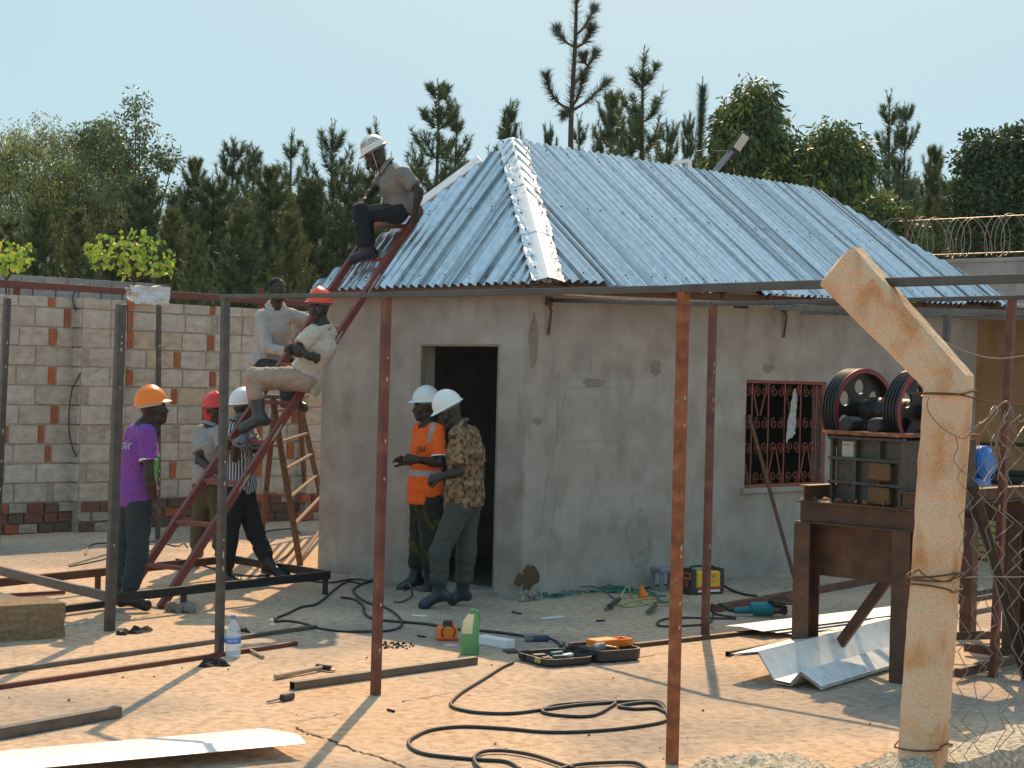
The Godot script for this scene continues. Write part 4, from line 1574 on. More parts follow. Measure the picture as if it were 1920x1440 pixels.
	for i in where:
		for ax in 3:
			var o: int = steps[ax]
			if i + o >= grid.size():
				continue
			var a := grid[i]
			var b := grid[i + o]
			if (a < 0.0) == (b < 0.0):
				continue
			var o1: int = steps[(ax + 1) % 3]
			var o2: int = steps[(ax + 2) % 3]
			if i - o1 - o2 < 0:
				continue
			var q := [at_cell[i], at_cell[i - o1], at_cell[i - o1 - o2], at_cell[i - o2]]
			if q.min() < 0:
				continue
			if a < 0.0:
				I.append_array([q[0], q[2], q[1], q[0], q[3], q[2]])
			else:
				I.append_array([q[0], q[1], q[2], q[0], q[2], q[3]])
	# relax once, then normals
	var N := normals(V, I)
	if wrinkle > 0.0:
		var nz1 := noise(wfreq, 2, sd)
		nz1.fractal_type = FastNoiseLite.FRACTAL_RIDGED
		var nz2 := noise(wfreq * 0.45, 2, sd + 5)
		for i in V.size():
			var p := V[i]
			var w := nz1.get_noise_3d((p.x + 0.5 * p.y) * 0.75, p.y * 0.9 - 0.35 * p.x, p.z * 0.5) * 0.8 + nz2.get_noise_3d(p.x, p.y * 0.5, p.z) * 0.6
			V[i] = p + N[i] * wrinkle * w
		N = normals(V, I)
	var C := PackedColorArray()
	if paint != null:
		C.resize(V.size())
		for i in V.size():
			C[i] = paint.call(V[i], N[i])
	return [V, N, I, C]

func normals(V: PackedVector3Array, I: PackedInt32Array) -> PackedVector3Array:
	var N := PackedVector3Array()
	N.resize(V.size())
	for t in range(0, I.size(), 3):
		var f := (V[I[t + 2]] - V[I[t]]).cross(V[I[t + 1]] - V[I[t]])
		for k in 3:
			N[I[t + k]] += f
	for i in N.size():
		N[i] = N[i].normalized()
	return N

func soup(list: Array) -> ArrayMesh:                        # [[arrays, transform, flip], ...] into one mesh
	var V := PackedVector3Array()
	var N := PackedVector3Array()
	var C := PackedColorArray()
	var I := PackedInt32Array()
	for e in list:
		var xf: Transform3D = e[1]
		var base := V.size()
		var nb := xf.basis.inverse().transposed()
		V.append_array(xf * (e[0][0] as PackedVector3Array))
		for n in e[0][1]:
			N.append((nb * n).normalized())
		if e[0][3].size():
			C.append_array(e[0][3])
		else:
			for i in e[0][0].size():
				C.append(Color.WHITE)
		var idx: PackedInt32Array = e[0][2]
		var flip := xf.basis.determinant() < 0
		for t in range(0, idx.size(), 3):
			I.append(base + idx[t])
			I.append(base + idx[t + (2 if flip else 1)])
			I.append(base + idx[t + (1 if flip else 2)])
	var arr := []
	arr.resize(Mesh.ARRAY_MAX)
	arr[Mesh.ARRAY_VERTEX] = V
	arr[Mesh.ARRAY_NORMAL] = N
	arr[Mesh.ARRAY_COLOR] = C
	arr[Mesh.ARRAY_INDEX] = I
	var am := ArrayMesh.new()
	am.add_surface_from_arrays(Mesh.PRIMITIVE_TRIANGLES, arr)
	return am

var HEAD := []
var HANDS := []
const SKIN := Color(0.031, 0.016, 0.0105)

# face towards +z, up +y, middle of the head at the origin; chin at -0.118, crown at +0.118
func make_head():
	var p := [
		cap(Vector3(0, 0.034, -0.022), Vector3(0, 0.036, 0.014), 0.080, 0.076, 0.02, Vector3.UP, 1.06),
		cap(Vector3(0, -0.005, 0.028), Vector3(0, -0.072, 0.042), 0.060, 0.043, 0.03),
		cap(Vector3(-0.030, -0.070, 0.012), Vector3(0.030, -0.070, 0.012), 0.036, 0.036, 0.03),
		cap(Vector3(-0.010, -0.098, 0.062), Vector3(0.010, -0.098, 0.062), 0.018, 0.018, 0.025),
		cap(Vector3(-0.042, -0.022, 0.052), Vector3(-0.036, -0.030, 0.062), 0.026, 0.022, 0.02),
		cap(Vector3(0.042, -0.022, 0.052), Vector3(0.036, -0.030, 0.062), 0.026, 0.022, 0.02),
		cap(Vector3(-0.034, 0.029, 0.079), Vector3(0.034, 0.029, 0.079), 0.013, 0.013, 0.018),
		cap(Vector3(0, 0.016, 0.086), Vector3(0, -0.026, 0.102), 0.010, 0.015, 0.010),
		cap(Vector3(-0.017, -0.031, 0.092), Vector3(0.017, -0.031, 0.092), 0.0125, 0.0125, 0.008),
		cap(Vector3(-0.020, -0.058, 0.083), Vector3(0.020, -0.058, 0.083), 0.0125, 0.0125, 0.010),
		cap(Vector3(0, -0.057, 0.092), Vector3(0, -0.057, 0.092), 0.012, 0.012, 0.010),
		cap(Vector3(-0.017, -0.074, 0.083), Vector3(0.017, -0.074, 0.083), 0.0125, 0.0125, 0.008),
		cap(Vector3(-0.022, -0.066, 0.103), Vector3(0.022, -0.066, 0.103), 0.006, 0.006, 0.006, Vector3.ZERO, 1.0, 1),
		cap(Vector3(-0.033, 0.008, 0.104), Vector3(-0.033, 0.008, 0.104), 0.018, 0.018, 0.012, Vector3.ZERO, 1.0, 1),
		cap(Vector3(0.033, 0.008, 0.104), Vector3(0.033, 0.008, 0.104), 0.018, 0.018, 0.012, Vector3.ZERO, 1.0, 1),
		cap(Vector3(-0.033, 0.008, 0.078), Vector3(-0.033, 0.008, 0.078), 0.0145, 0.0145, 0.002),
		cap(Vector3(0.033, 0.008, 0.078), Vector3(0.033, 0.008, 0.078), 0.0145, 0.0145, 0.002),
		cap(Vector3(-0.080, 0.018, -0.006), Vector3(-0.076, -0.022, 0.002), 0.013, 0.009, 0.008, Vector3(0, 0, 1), 1.5),
		cap(Vector3(0.080, 0.018, -0.006), Vector3(0.076, -0.022, 0.002), 0.013, 0.009, 0.008, Vector3(0, 0, 1), 1.5),
		cap(Vector3(0, -0.04, -0.02), Vector3(0, -0.17, -0.030), 0.056, 0.060, 0.03),
	]
	var paint := func(q: Vector3, n: Vector3) -> Color:
		var c := SKIN
		for s in [-1, 1]:
			var e := Vector3(s * 0.033, 0.008, 0.078)
			if q.distance_to(e) < 0.0158 and q.z > 0.084 and absf(q.y - 0.008) < 0.0065:
				return Color(0.24, 0.20, 0.17) if Vector2(q.x - e.x, q.y - e.y).length() > 0.0062 else Color(0.010, 0.006, 0.004)
			if absf(q.x - e.x) < 0.022 and absf(q.y - 0.033) < 0.006 and q.z > 0.07:
				c = SKIN * 0.45
		if q.z > 0.078 and absf(q.y + 0.066) < 0.020 and absf(q.x) < 0.030:
			c = Color(0.062, 0.027, 0.022)
		return c
	HEAD = nets(p, 0.0045, [], paint)

# wrist at the origin, fingers along +z, palm faces -y, thumb on +x
func make_hand(curl: float, thumb: float) -> Array:
	var p := []
	for i in 4:
		var x: float = [0.030, 0.010, -0.010, -0.028][i]
		var l: float = [0.072, 0.080, 0.074, 0.058][i]
		var kz: float = [0.090, 0.094, 0.089, 0.080][i]
		p.append(cap(Vector3(x * 0.55, 0.0, 0.005), Vector3(x, 0.002, kz), 0.017, 0.0125, 0.014))
		var a := Vector3(x, 0.002, kz)
		var g := curl * (0.8 + 0.10 * i)
		for s in 3:
			var sl: float = l * [0.44, 0.31, 0.25][s]
			var b := a + Vector3(x * 0.06, -sin(g) * sl, cos(g) * sl)
			p.append(cap(a, b, 0.0098 - 0.0008 * s, 0.009 - 0.0008 * s, 0.004))
			a = b
			g += curl * 0.95
	var t0 := Vector3(0.024, -0.006, 0.022)
	var t1 := Vector3(0.050, -0.016, 0.052)
	var t2 := t1 + Vector3(0.016 * (1 - thumb) - 0.004 * thumb, -0.012 - 0.016 * thumb, 0.030)
	var t3 := t2 + Vector3(0.004 - 0.022 * thumb, -0.008 - 0.008 * thumb, 0.025)
	p.append(cap(t0, t1, 0.017, 0.0125, 0.012))
	p.append(cap(t1, t2, 0.0115, 0.0105, 0.005))
	p.append(cap(t2, t3, 0.0105, 0.0085, 0.004))
	p.append(cap(Vector3(0, 0.0, -0.03), Vector3(0, 0, 0.02), 0.026, 0.024, 0.02, Vector3(1, 0, 0), 1.15))
	var paint := func(q: Vector3, _n: Vector3) -> Color: return SKIN.lerp(Color(0.10, 0.058, 0.042), 0.5 * smoothstep(-0.002, -0.012, q.y))
	return nets(p, 0.0045, [], paint)

func face(z: Vector3, up: Vector3) -> Basis:
	z = z.normalized()
	var x := up.cross(z).normalized()
	return Basis(x, z.cross(x), z)

var HAT_MESH: ArrayMesh
# helmet in head coordinates: shell with a raised crest, short brim and a peak in front
func hat_point(g: float, t: float) -> Vector3:             # g round, t from crown 0 to edge 1
	var a := t * PI * 0.5
	var x := sin(g)
	var z := cos(g)
	var r := Vector3(0.103, 0.125, 0.124)
	var crest := 0.012 * exp(-pow(x * sin(a) / 0.20, 2.0)) * (1.0 - 0.75 * t)
	var q := Vector3(x * sin(a) * r.x, cos(a) * r.y + crest, z * sin(a) * r.z)
	q *= 1.0 + 0.03 * sin(a) * sin(a)
	return q + Vector3(0, 0.020, -0.006)

func make_hat():
	var st := S()
	st.set_smooth_group(0)
	var n := 40
	var rings := []
	for i in 13:
		var ring := []
		for k in n:
			ring.append(hat_point(TAU * k / n, i / 12.0))
		rings.append(ring)
	for e in [[1.035, -0.006, 0.0], [1.085, -0.012, 0.0], [1.09, -0.016, 0.0], [1.04, -0.013, 0.0], [0.985, -0.004, 0.0], [0.93, 0.03, 0.0]]:
		var ring := []
		for k in n:
			var g := TAU * k / n
			var q := hat_point(g, 1.0)
			var peak := pow(maxf(0.0, cos(g)), 1.5)
			var f: float = e[0] + (e[0] - 1.0) * (2.6 * peak) * (1.0 if e[0] > 1.0 else 0.0)
			ring.append(Vector3(q.x * f, q.y + e[1] - 0.010 * peak * maxf(0.0, e[0] - 1.0) * 8.0, (q.z + 0.006) * f - 0.006))
		rings.append(ring)
	for i in rings.size() - 1:
		for k in n:
			var k2 := (k + 1) % n
			var mid: Vector3 = (rings[i][k] + rings[i + 1][k2]) / 2
			var o := mid - Vector3(0, 0.02, 0)
			if i >= 15:
				o = Vector3(-mid.x * (1 if i == 16 or i == 17 else 0), -1, 0)
			quad(st, rings[i][k], rings[i][k2], rings[i + 1][k2], rings[i + 1][k], o)
	var arr := st.commit_to_arrays()
	st = S()
	st.create_from_arrays(arr)
	st.index()
	HAT_MESH = st.commit()

func vcol(rough := 0.85, tex: Texture2D = null, period := 0.3, rim := 0.0) -> StandardMaterial3D:
	var m := mat(Color.WHITE, rough, 0.0, tex, period)
	m.vertex_color_use_as_albedo = true
	if rim > 0.0:
		m.rim_enabled = true
		m.rim = rim
		m.rim_tint = 0.6
	return m

func person(label: String, D: float, j: Dictionary, o: Dictionary) -> Node3D:
	var P := {}
	for k in j:
		P[k] = at(j[k][0], j[k][1], D + (j[k][2] if j[k].size() > 2 else 0.0))
	var root := thing("person", label, "person", Vector3(P.pel.x, o.get("base", 0.0), P.pel.z))
	var side: Vector3 = (P.shR - P.shL).normalized()           # towards the person's right
	var upv: Vector3 = (P.nek - P.pel).normalized()
	var fwd := upv.cross(side).normalized() * -1.0
	if fwd.dot(o.look) < 0 and not o.get("twist", false):
		pass
	var cell := 0.0115
	var sk: Color = o.get("skin", SKIN)
	# ---- body: one surface, head and hands on grids of their own
	var b := []
	b.append(cap(P.hed, P.nek, 0.050, 0.056, 0.04))
	b.append(cap(P.nek, P.che, 0.07, 0.115, 0.05, side, 1.3))
	b.append(cap(P.che, P.pel, 0.105, 0.105, 0.05, side, 1.3))
	b.append(cap(P.shL, P.shR, 0.042, 0.042, 0.04))
	b.append(cap(P.nek.lerp(P.hed, 0.22), P.nek.lerp(P.shL, 0.45), 0.038, 0.030, 0.03))
	b.append(cap(P.nek.lerp(P.hed, 0.22), P.nek.lerp(P.shR, 0.45), 0.038, 0.030, 0.03))
	for s in ["L", "R"]:
		b.append(cap(P["sh" + s], P["el" + s], 0.050, 0.039, 0.02))
		var mid: Vector3 = P["el" + s].lerp(P["wr" + s], 0.3)
		b.append(cap(P["el" + s], mid, 0.038, 0.041, 0.02))
		b.append(cap(mid, P["wr" + s], 0.041, 0.027, 0.02))
		b.append(cap(P.pel, P["hp" + s], 0.09, 0.085, 0.05))
		b.append(cap(P["hp" + s], P["kn" + s], 0.08, 0.055, 0.02))
		b.append(cap(P["kn" + s], P["an" + s], 0.054, 0.04, 0.02))
	var body := nets(b, cell)
	for i in body[0].size():
		body[3].append(sk)
	var hb := face(o.look, o.get("up", Vector3.UP))
	var hx := Transform3D(hb.scaled_local(Vector3.ONE * 1.0), P.hed)
	var list := [[body, Transform3D(), 0], [HEAD, hx, 0]]
	var gloves := []
	for s in ["L", "R"]:
		var z: Vector3 = (P["hn" + s] - P["wr" + s]).normalized()
		var palm: Vector3 = o.get("palm" + s, Vector3.DOWN)
		var y := -(palm - z * palm.dot(z)).normalized()
		var x := y.cross(z)
		var bs := Basis(x, y, z)
		# +x is the thumb side of a right hand with the palm down; mirror it for the left
		if s == "L":
			bs = bs * Basis.from_scale(Vector3(1, 1, 1))
		else:
			bs = bs * Basis.from_scale(Vector3(-1, 1, 1))
		if o.get("thumbflip", "").contains(s):
			bs = bs * Basis.from_scale(Vector3(-1, 1, 1))
		var hd: Array = HANDS[o.get("hand" + s, 0)]
		var hxf := Transform3D(bs, P["wr" + s])
		if o.has("gloves"):
			gloves.append([[hd[0], hd[1], hd[2], PackedColorArray()], hxf.scaled_local(Vector3(1.12, 1.12, 1.06)), 0])
		list.append([hd, hxf, 0])
	if not M.has("skin"):
		M.skin = vcol(0.5)
	put(soup(list), "body", M.skin, root)
	if gloves.size():
		put(soup(gloves), "gloves", o.gloves, root)
	# ---- shirt
	var sh := []
	var thick: float = o.get("girth", 1.0)
	sh.append(cap(P.nek + (P.che - P.nek) * 0.10, P.che, 0.062, 0.135 * thick, 0.07, side, 1.28))
	sh.append(cap(P.che, P.pel, 0.132 * thick, 0.138 * thick, 0.06, side, 1.27))
	sh.append(cap(P.shL, P.shR, 0.060, 0.060, 0.05))
	sh.append(cap(P.nek.lerp(P.hed, 0.10), P.nek.lerp(P.shL, 0.8), 0.052, 0.056, 0.05))
	sh.append(cap(P.nek.lerp(P.hed, 0.10), P.nek.lerp(P.shR, 0.8), 0.052, 0.056, 0.05))
	var slv: float = o.get("sleeve", 0.72)
	var cuts := []
	for s in ["L", "R"]:
		var a: Vector3 = P["sh" + s]
		var e: Vector3 = P["el" + s]
		if slv <= 1.0:
			var f := a.lerp(e, slv + 0.12)
			sh.append(cap(a, f, 0.069, 0.068, 0.035))
			cuts.append([a.lerp(e, slv), e - a, 0.105])
			var hs := S()
			var hp := PackedVector3Array()
			var hax := (e - a).normalized()
			var hu := hax.cross(Vector3.BACK if absf(hax.z) < 0.8 else Vector3.UP).normalized()
			for k in 21:
				hp.append(a.lerp(e, slv) - hax * 0.004 + (hu * cos(TAU * k / 20) + hax.cross(hu) * sin(TAU * k / 20)) * 0.0665)
			tube(hs, hp, 0.007, 5)
			fin(hs, "sleeve_hem", o.shirt, root)
		else:
			sh.append(cap(a, e, 0.066, 0.056, 0.03))
			var w: Vector3 = P["wr" + s]
			var f := e.lerp(w, slv - 1.0)
			sh.append(cap(e, f, 0.056, 0.043, 0.025))
			cuts.append([f, w - e, 0.07])
	var hem: Vector3 = P.get("hem", P.pel)
	sh.append(cap(P.pel, P.pel + (P.pel - P.che) * 0.45, 0.148 * thick, 0.15 * thick, 0.05, side, 1.27))
	cuts.append([hem, o.get("hem_n", P.pel - P.che), 0.6])
	var nb: Vector3 = P.nek + (P.hed - P.nek) * 0.02
	cuts.append([nb, P.hed - P.nek, 0.12])
	var pnt = o.get("paint", null)
	var sm := nets(sh, o.get("shirt_cell", cell), cuts, pnt, o.get("wrinkle", 0.011), 8.0, int(D * 100))
	var shirt := put(soup([[sm, Transform3D(), 0]]), o.get("top_name", "shirt"), o.shirt, root)
	# collar
	if o.get("collar", true):
		var cst := S()
		var ax: Vector3 = (P.hed - P.nek).normalized()
		var sd2 := (side - ax * side.dot(ax)).normalized()
		var c1 := ax.cross(sd2).normalized()
		if c1.dot(o.look) < 0:
			c1 = -c1
		var cring := []
		for k in 29:
			var g := lerpf(-PI + 0.30, PI - 0.30, k / 28.0)          # open at the throat
			var rad := sd2 * sin(g) - c1 * cos(g)
			var q0: Vector3 = P.nek + (P.hed - P.nek) * 0.34 + rad * 0.068 + ax * 0.012 * cos(g)
			var q1: Vector3 = P.nek + (P.hed - P.nek) * 0.17 + rad * 0.108 - ax * (0.012 - 0.020 * cos(g))
			cring.append([q0, q0 + rad * 0.012, q1 + rad * 0.004])
		for k in 28:
			for e in 2:
				quad(cst, cring[k][e], cring[k + 1][e], cring[k + 1][e + 1], cring[k][e + 1], ax if e == 0 else cring[k][2] - P.nek)
		fin(cst, "collar", o.get("collar_m", o.shirt), root)
	# ---- trousers
	var tr := []
	var low: float = o.get("leg", 0.55)
	var pv: Vector3 = (P.hpR - P.hpL).normalized()
	var wst: Vector3 = P.pel.lerp(P.che, 0.16)
	tr.append(cap(wst, P.pel, 0.105, 0.110, 0.04, pv, 1.22))
	var tc := []
	for s in ["L", "R"]:
		var k: Vector3 = P["kn" + s]
		var an: Vector3 = P["an" + s]
		tr.append(cap(P.pel.lerp(P["hp" + s], 0.6), P["hp" + s], 0.100, 0.102, 0.05))
		tr.append(cap(P["hp" + s], k, 0.103, 0.078, 0.035))
		tr.append(cap(k, k.lerp(an, low), 0.078, 0.074, 0.03))
	cuts = [[wst, P.che - P.pel, 0.35]]
	var tm := nets(tr, cell, cuts, o.get("tpaint", null), 0.012, 9.0, int(D * 37))
	put(soup([[tm, Transform3D(), 0]]), "trousers", o.trousers, root)
	# ---- gumboots, each its own part
	for s in ["L", "R"]:
		var an: Vector3 = P["an" + s]
		var k: Vector3 = P["kn" + s]
		var toe: Vector3 = P["to" + s]
		var fdir := (toe - an).normalized()
		var shin := (k - an).normalized()
		var sole := -(shin - fdir * shin.dot(fdir)).normalized()
		var heel := an + sole * 0.045 - fdir * 0.035
		var ball := toe + sole * 0.020 - fdir * 0.05
		var q := [cap(an.lerp(k, o.get("boot", 0.72)), an, 0.066, 0.053, 0.02), cap(an, heel, 0.05, 0.044, 0.03), cap(an + sole * 0.01, ball, 0.048, 0.045, 0.03), cap(ball, toe - fdir * 0.038 + sole * 0.024, 0.046, 0.038, 0.02)]
		var sp := an + sole * 0.088
		var bc: Color = o.get("boot_c", Color(0.022, 0.030, 0.036))
		var sc: Color = o.get("sole_c", bc * 0.8)
		var bp := func(v: Vector3, _n: Vector3) -> Color: return sc if (v - sp).dot(sole) > -0.022 else bc
		var bcuts := [[sp, sole, 0.5], [an.lerp(k, o.get("boot", 0.72)), k - an, 0.12]]
		var bm := nets(q, 0.011, bcuts, bp, 0.004, 8.0, 5)
		put(soup([[bm, Transform3D(), 0]]), "gumboot", o.get("boot_m", M.boot), root)
	# ---- helmet or hair
	if o.has("hat"):
		var hm := MeshInstance3D.new()
		hm.mesh = HAT_MESH
		hm.material_override = o.hat
		hm.name = "hard_hat"
		var tilt: Basis = hb * Basis.from_euler(Vector3(o.get("hat_tilt", 0.0), 0, 0))
		var hxf := Transform3D(tilt, P.hed + hb.y * 0.050 - hb.z * 0.006)
		root.add_child(hm)
		hm.transform = Transform3D(hxf.basis, hxf.origin - root.position)
		var st := S()
		for k in 24:
			var g0 := TAU * k / 24
			var g1b := TAU * (k + 1) / 24
			var r0 := hxf * Vector3(sin(g0) * 0.091, 0.02, cos(g0) * 0.106 - 0.01)
			var r1 := hxf * Vector3(sin(g1b) * 0.091, 0.02, cos(g1b) * 0.106 - 0.01)
			var dn := -hxf.basis.y * 0.034
			quad(st, r0, r1, r1 + dn, r0 + dn, r0 - hxf.origin)
		fin(st, "headband", o.get("band", M.dull_grey), root)
		if o.has("strap"):
			st = S()
			tube(st, smooth([hxf * Vector3(0.085, 0.0, 0.03), hx * Vector3(0.082, -0.03, 0.035), hx * Vector3(0.05, -0.095, 0.045), hx * Vector3(0.0, -0.125, 0.05), hx * Vector3(-0.05, -0.095, 0.045), hx * Vector3(-0.082, -0.03, 0.035), hxf * Vector3(-0.085, 0.0, 0.03)], 3), 0.003, 4)
			fin(st, "chin_strap", M.cloth_white, root)
		if o.has("mark"):
			var mk: Array = o.mark                                  # [text, size, angle round, height t]
			write_on("lettering", root, mk[0], mk[1], func(v: Vector2) -> Vector3:
				var q := hat_point(mk[2] + v.x / 0.122, clampf(mk[3] - v.y / 0.17, 0.02, 1.0))
				return hxf * (q * 1.012 + Vector3(0, 0.0006, 0)), M.ink)
	else:
		var hq := [cap(Vector3(0, 0.040, -0.026), Vector3(0, 0.044, 0.006), 0.083, 0.078, 0.02, Vector3.UP, 1.05)]
		var hm2 := nets(hq, 0.008, [[Vector3(0, 0.052, 0.045), Vector3(0, -0.45, 1.0), 0.3], [Vector3(0, -0.01, -0.05), Vector3(0, -1, 0.3), 0.3]], null, 0.003, 30.0, 4)
		put(soup([[hm2, hx, 0]]), "hair", M.hair, root)
	var bst := S()
	var bp2 := PackedVector3Array()
	for k in 25:
		var g := TAU * k / 24
		bp2.append(wst + (P.pel - P.che).normalized() * 0.004 + pv * cos(g) * 0.131 + pv.cross(P.che - P.pel).normalized() * sin(g) * 0.108)
	tube(bst, bp2, 0.014, 5)
	fin(bst, "belt", M.black_plastic, root)
	if o.has("extra"):
		o.extra.call(root, P, side, fwd, sh, shirt)
	return root

# lettering laid onto a garment: every point is pushed along dirv until it meets the cloth
func on_cloth(root: Node, text: String, size: float, c: Vector3, right: Vector3, up: Vector3, prims: Array, m: Material, lift := 0.014, called := "lettering"):
	var dirv := right.cross(up).normalized()
	write_on(called, root, text, size, func(v: Vector2) -> Vector3:
		var p := c + right * v.x + up * v.y + dirv * 0.20
		for i in 24:
			var d := field_at(prims, p) - lift
			if d < 0.0005 or p.distance_to(c) > 0.5:
				break
			p -= dirv * d
		return p, m)

func build_people():
	rng.seed = 600
	make_head()
	HANDS = [make_hand(0.42, 0.3), make_hand(1.05, 0.9), make_hand(0.15, 0.1)]
	make_hat()
	M.boot = vcol(0.42)
	M.hair = mat(lin(0.008, 0.006, 0.005), 0.95)
	var cloth := ntex(0.03, [[0.0, g1(0.9)], [0.5, g1(0.96)], [1.0, g1(1.0)]], 4, 81)
	var weave := ntex(0.3, [[0.0, g1(0.0)], [1.0, g1(1.0)]], 2, 82, 256)
	var fab := func(c: Color, rough := 0.92) -> StandardMaterial3D:
		var m := mat(c, rough, 0.0, cloth, 1.3)
		return m
	var hatm := func(c: Color) -> StandardMaterial3D: return mat(c, 0.32)
	var white_hat: StandardMaterial3D = hatm.call(lin(0.78, 0.78, 0.76))
	# stripes and print
	var img := Image.create(64, 8, false, Image.FORMAT_RGB8)
	for x in 64:
		var s := fposmod(x / 64.0 * 4.0, 1.0)
		for y in 8:
			img.set_pixel(x, y, Color(0.74, 0.75, 0.78) if s > 0.45 else Color(0.13, 0.14, 0.18))
	var stripes := mat(Color.WHITE, 0.9)
	stripes.albedo_texture = ImageTexture.create_from_image(img)
	stripes.uv1_triplanar = true
	stripes.uv1_scale = Vector3.ONE / 0.105
	stripes.uv1_triplanar_sharpness = 6.0
	var print_img := Image.create(256, 256, false, Image.FORMAT_RGB8)
	print_img.fill(lin(0.035, 0.022, 0.014))
	for gy in 10:
		for gx in 11:
			var cx := gx * 32 + 16 + (16 if gy % 2 else 0) + rng.randi_range(-90, 90)
			var cy := gy * 32 + 16 + rng.randi_range(-90, 90)
			for k in 260:
				var t := k / 260.0
				var r := 21.0 * (1.0 - 0.78 * t)
				var g := t * TAU * 1.6 + gx * 1.1 + gy * 0.7
				for dx in [0, 1, 2]:
					for dy in [0, 1]:
						print_img.set_pixel(posmod(int(cx + cos(g) * r) + dx, 256), posmod(int(cy + sin(g) * r * 0.85) + dy, 256), lin(0.36, 0.20, 0.085) if (gx + gy) % 3 else lin(0.42, 0.29, 0.16))
	var printed := mat(Color.WHITE, 0.9)
	printed.albedo_texture = ImageTexture.create_from_image(print_img)
	printed.uv1_triplanar = true
	printed.uv1_scale = Vector3.ONE / 0.26
	printed.uv1_triplanar_sharpness = 5.0

	# 1 the man in the purple shirt, looking up at the roof
	person("man in purple T-shirt and orange hard hat watching, hands hanging", 13.95, {
		hed = [288, 769, 0.0], nek = [268, 803, 0.0], che = [263, 850, 0.0], pel = [257, 925, 0.0], hem = [258, 945, 0.0],
		shR = [276, 815, -0.19], shL = [254, 813, 0.19], elR = [279, 893, -0.25], elL = [226, 885, 0.23], wrR = [291, 945, -0.20], wrL = [222, 942, 0.22], hnR = [293, 975, -0.18], hnL = [226, 975, 0.2],
		hpR = [261, 950, -0.09], hpL = [250, 950, 0.09], knR = [257, 1045, -0.12], knL = [238, 1045, 0.10], anR = [238, 1120, -0.12], anL = [230, 1113, 0.14], toR = [285, 1133, -0.10], toL = [272, 1124, 0.18]},
		{look = Vector3(0.93, 0.18, -0.30), hat = hatm.call(lin(0.90, 0.21, 0.01)), mark = ["A8I", 0.055, 1.5, 0.62], shirt = vcol(0.9, cloth, 1.3), trousers = fab.call(lin(0.028, 0.040, 0.045)), sleeve = 0.62, leg = 0.62, boot = 0.75, boot_c = Color(0.010, 0.014, 0.018),
		palmR = Vector3(-0.6, 0, 1), palmL = Vector3(0.6, 0, -1), hem_n = Vector3(0.12, -1, 0), collar = false, band = M.cloth_white,
		tpaint = null,
		paint = func(p: Vector3, n: Vector3) -> Color:
			var c := Color(0.22, 0.06, 0.32)
			var q := p - at(298, 880, 13.9)
			if n.x > 0.35 and q.x > -0.03:
				if Vector2(q.x * 0.4 + q.z * 0.6, q.y).length() < 0.115:
					return Color(0.10, 0.42, 0.09)
				if q.y < -0.10:
					return Color(0.42, 0.08, 0.20)
			return c,
		extra = func(root, P, side, fwd, sh, shirt):
			var rt = side
			on_cloth(root, "JAZAK", 0.075, P.che.lerp(P.nek, 0.30) + rt * 0.03, rt, Vector3.UP, sh, M.cream)})
	# 2 the one in the red helmet
	person("worker in red helmet and grey shirt standing behind the red ladder", 17.2, {
		hed = [402, 772, 0.0], nek = [396, 802, 0.0], che = [393, 835, 0.0], pel = [393, 893, 0.0], hem = [395, 906, 0.0],
		shL = [414, 812, -0.12], shR = [378, 812, 0.10], elL = [418, 850, -0.32], elR = [374, 862, -0.1], wrL = [438, 832, -0.55], wrR = [395, 880, -0.30], hnL = [452, 824, -0.7], hnR = [412, 884, -0.4],
		hpL = [404, 912, 0.0], hpR = [384, 912, 0.0], knL = [412, 978, -0.08], knR = [374, 978, 0.05], anL = [414, 1040, 0.0], anR = [370, 1037, 0.1], toL = [426, 1052, -0.20], toR = [368, 1050, -0.16]},
		{look = Vector3(0.72, -0.02, 0.70), hat = hatm.call(lin(0.70, 0.03, 0.025)), shirt = fab.call(lin(0.30, 0.29, 0.28)), trousers = fab.call(lin(0.085, 0.065, 0.035)), sleeve = 0.78, leg = 0.7, boot = 0.6, boot_c = Color(0.045, 0.045, 0.035), thumbflip = "",
		palmR = Vector3(0.5, -0.6, -0.4), palmL = Vector3(0.2, -0.9, -0.3), handL = 1,
		extra = func(root, P, side, fwd, sh, shirt):
			var hb := face(Vector3(0.72, -0.02, 0.70), Vector3.UP)
			var hq := [cap(Vector3(0, 0.03, -0.03), Vector3(0, -0.07, -0.02), 0.088, 0.078, 0.02)]
			var hm := nets(hq, 0.010, [[Vector3(0, 0, 0.03), Vector3(0, 0.2, 1.0), 0.3], [Vector3(0, 0.06, 0), Vector3.UP, 0.3]], null, 0.004, 14.0, 4)
			put(soup([[hm, Transform3D(hb, P.hed), 0]]), "hood", mat(lin(0.60, 0.02, 0.02), 0.8), root)})
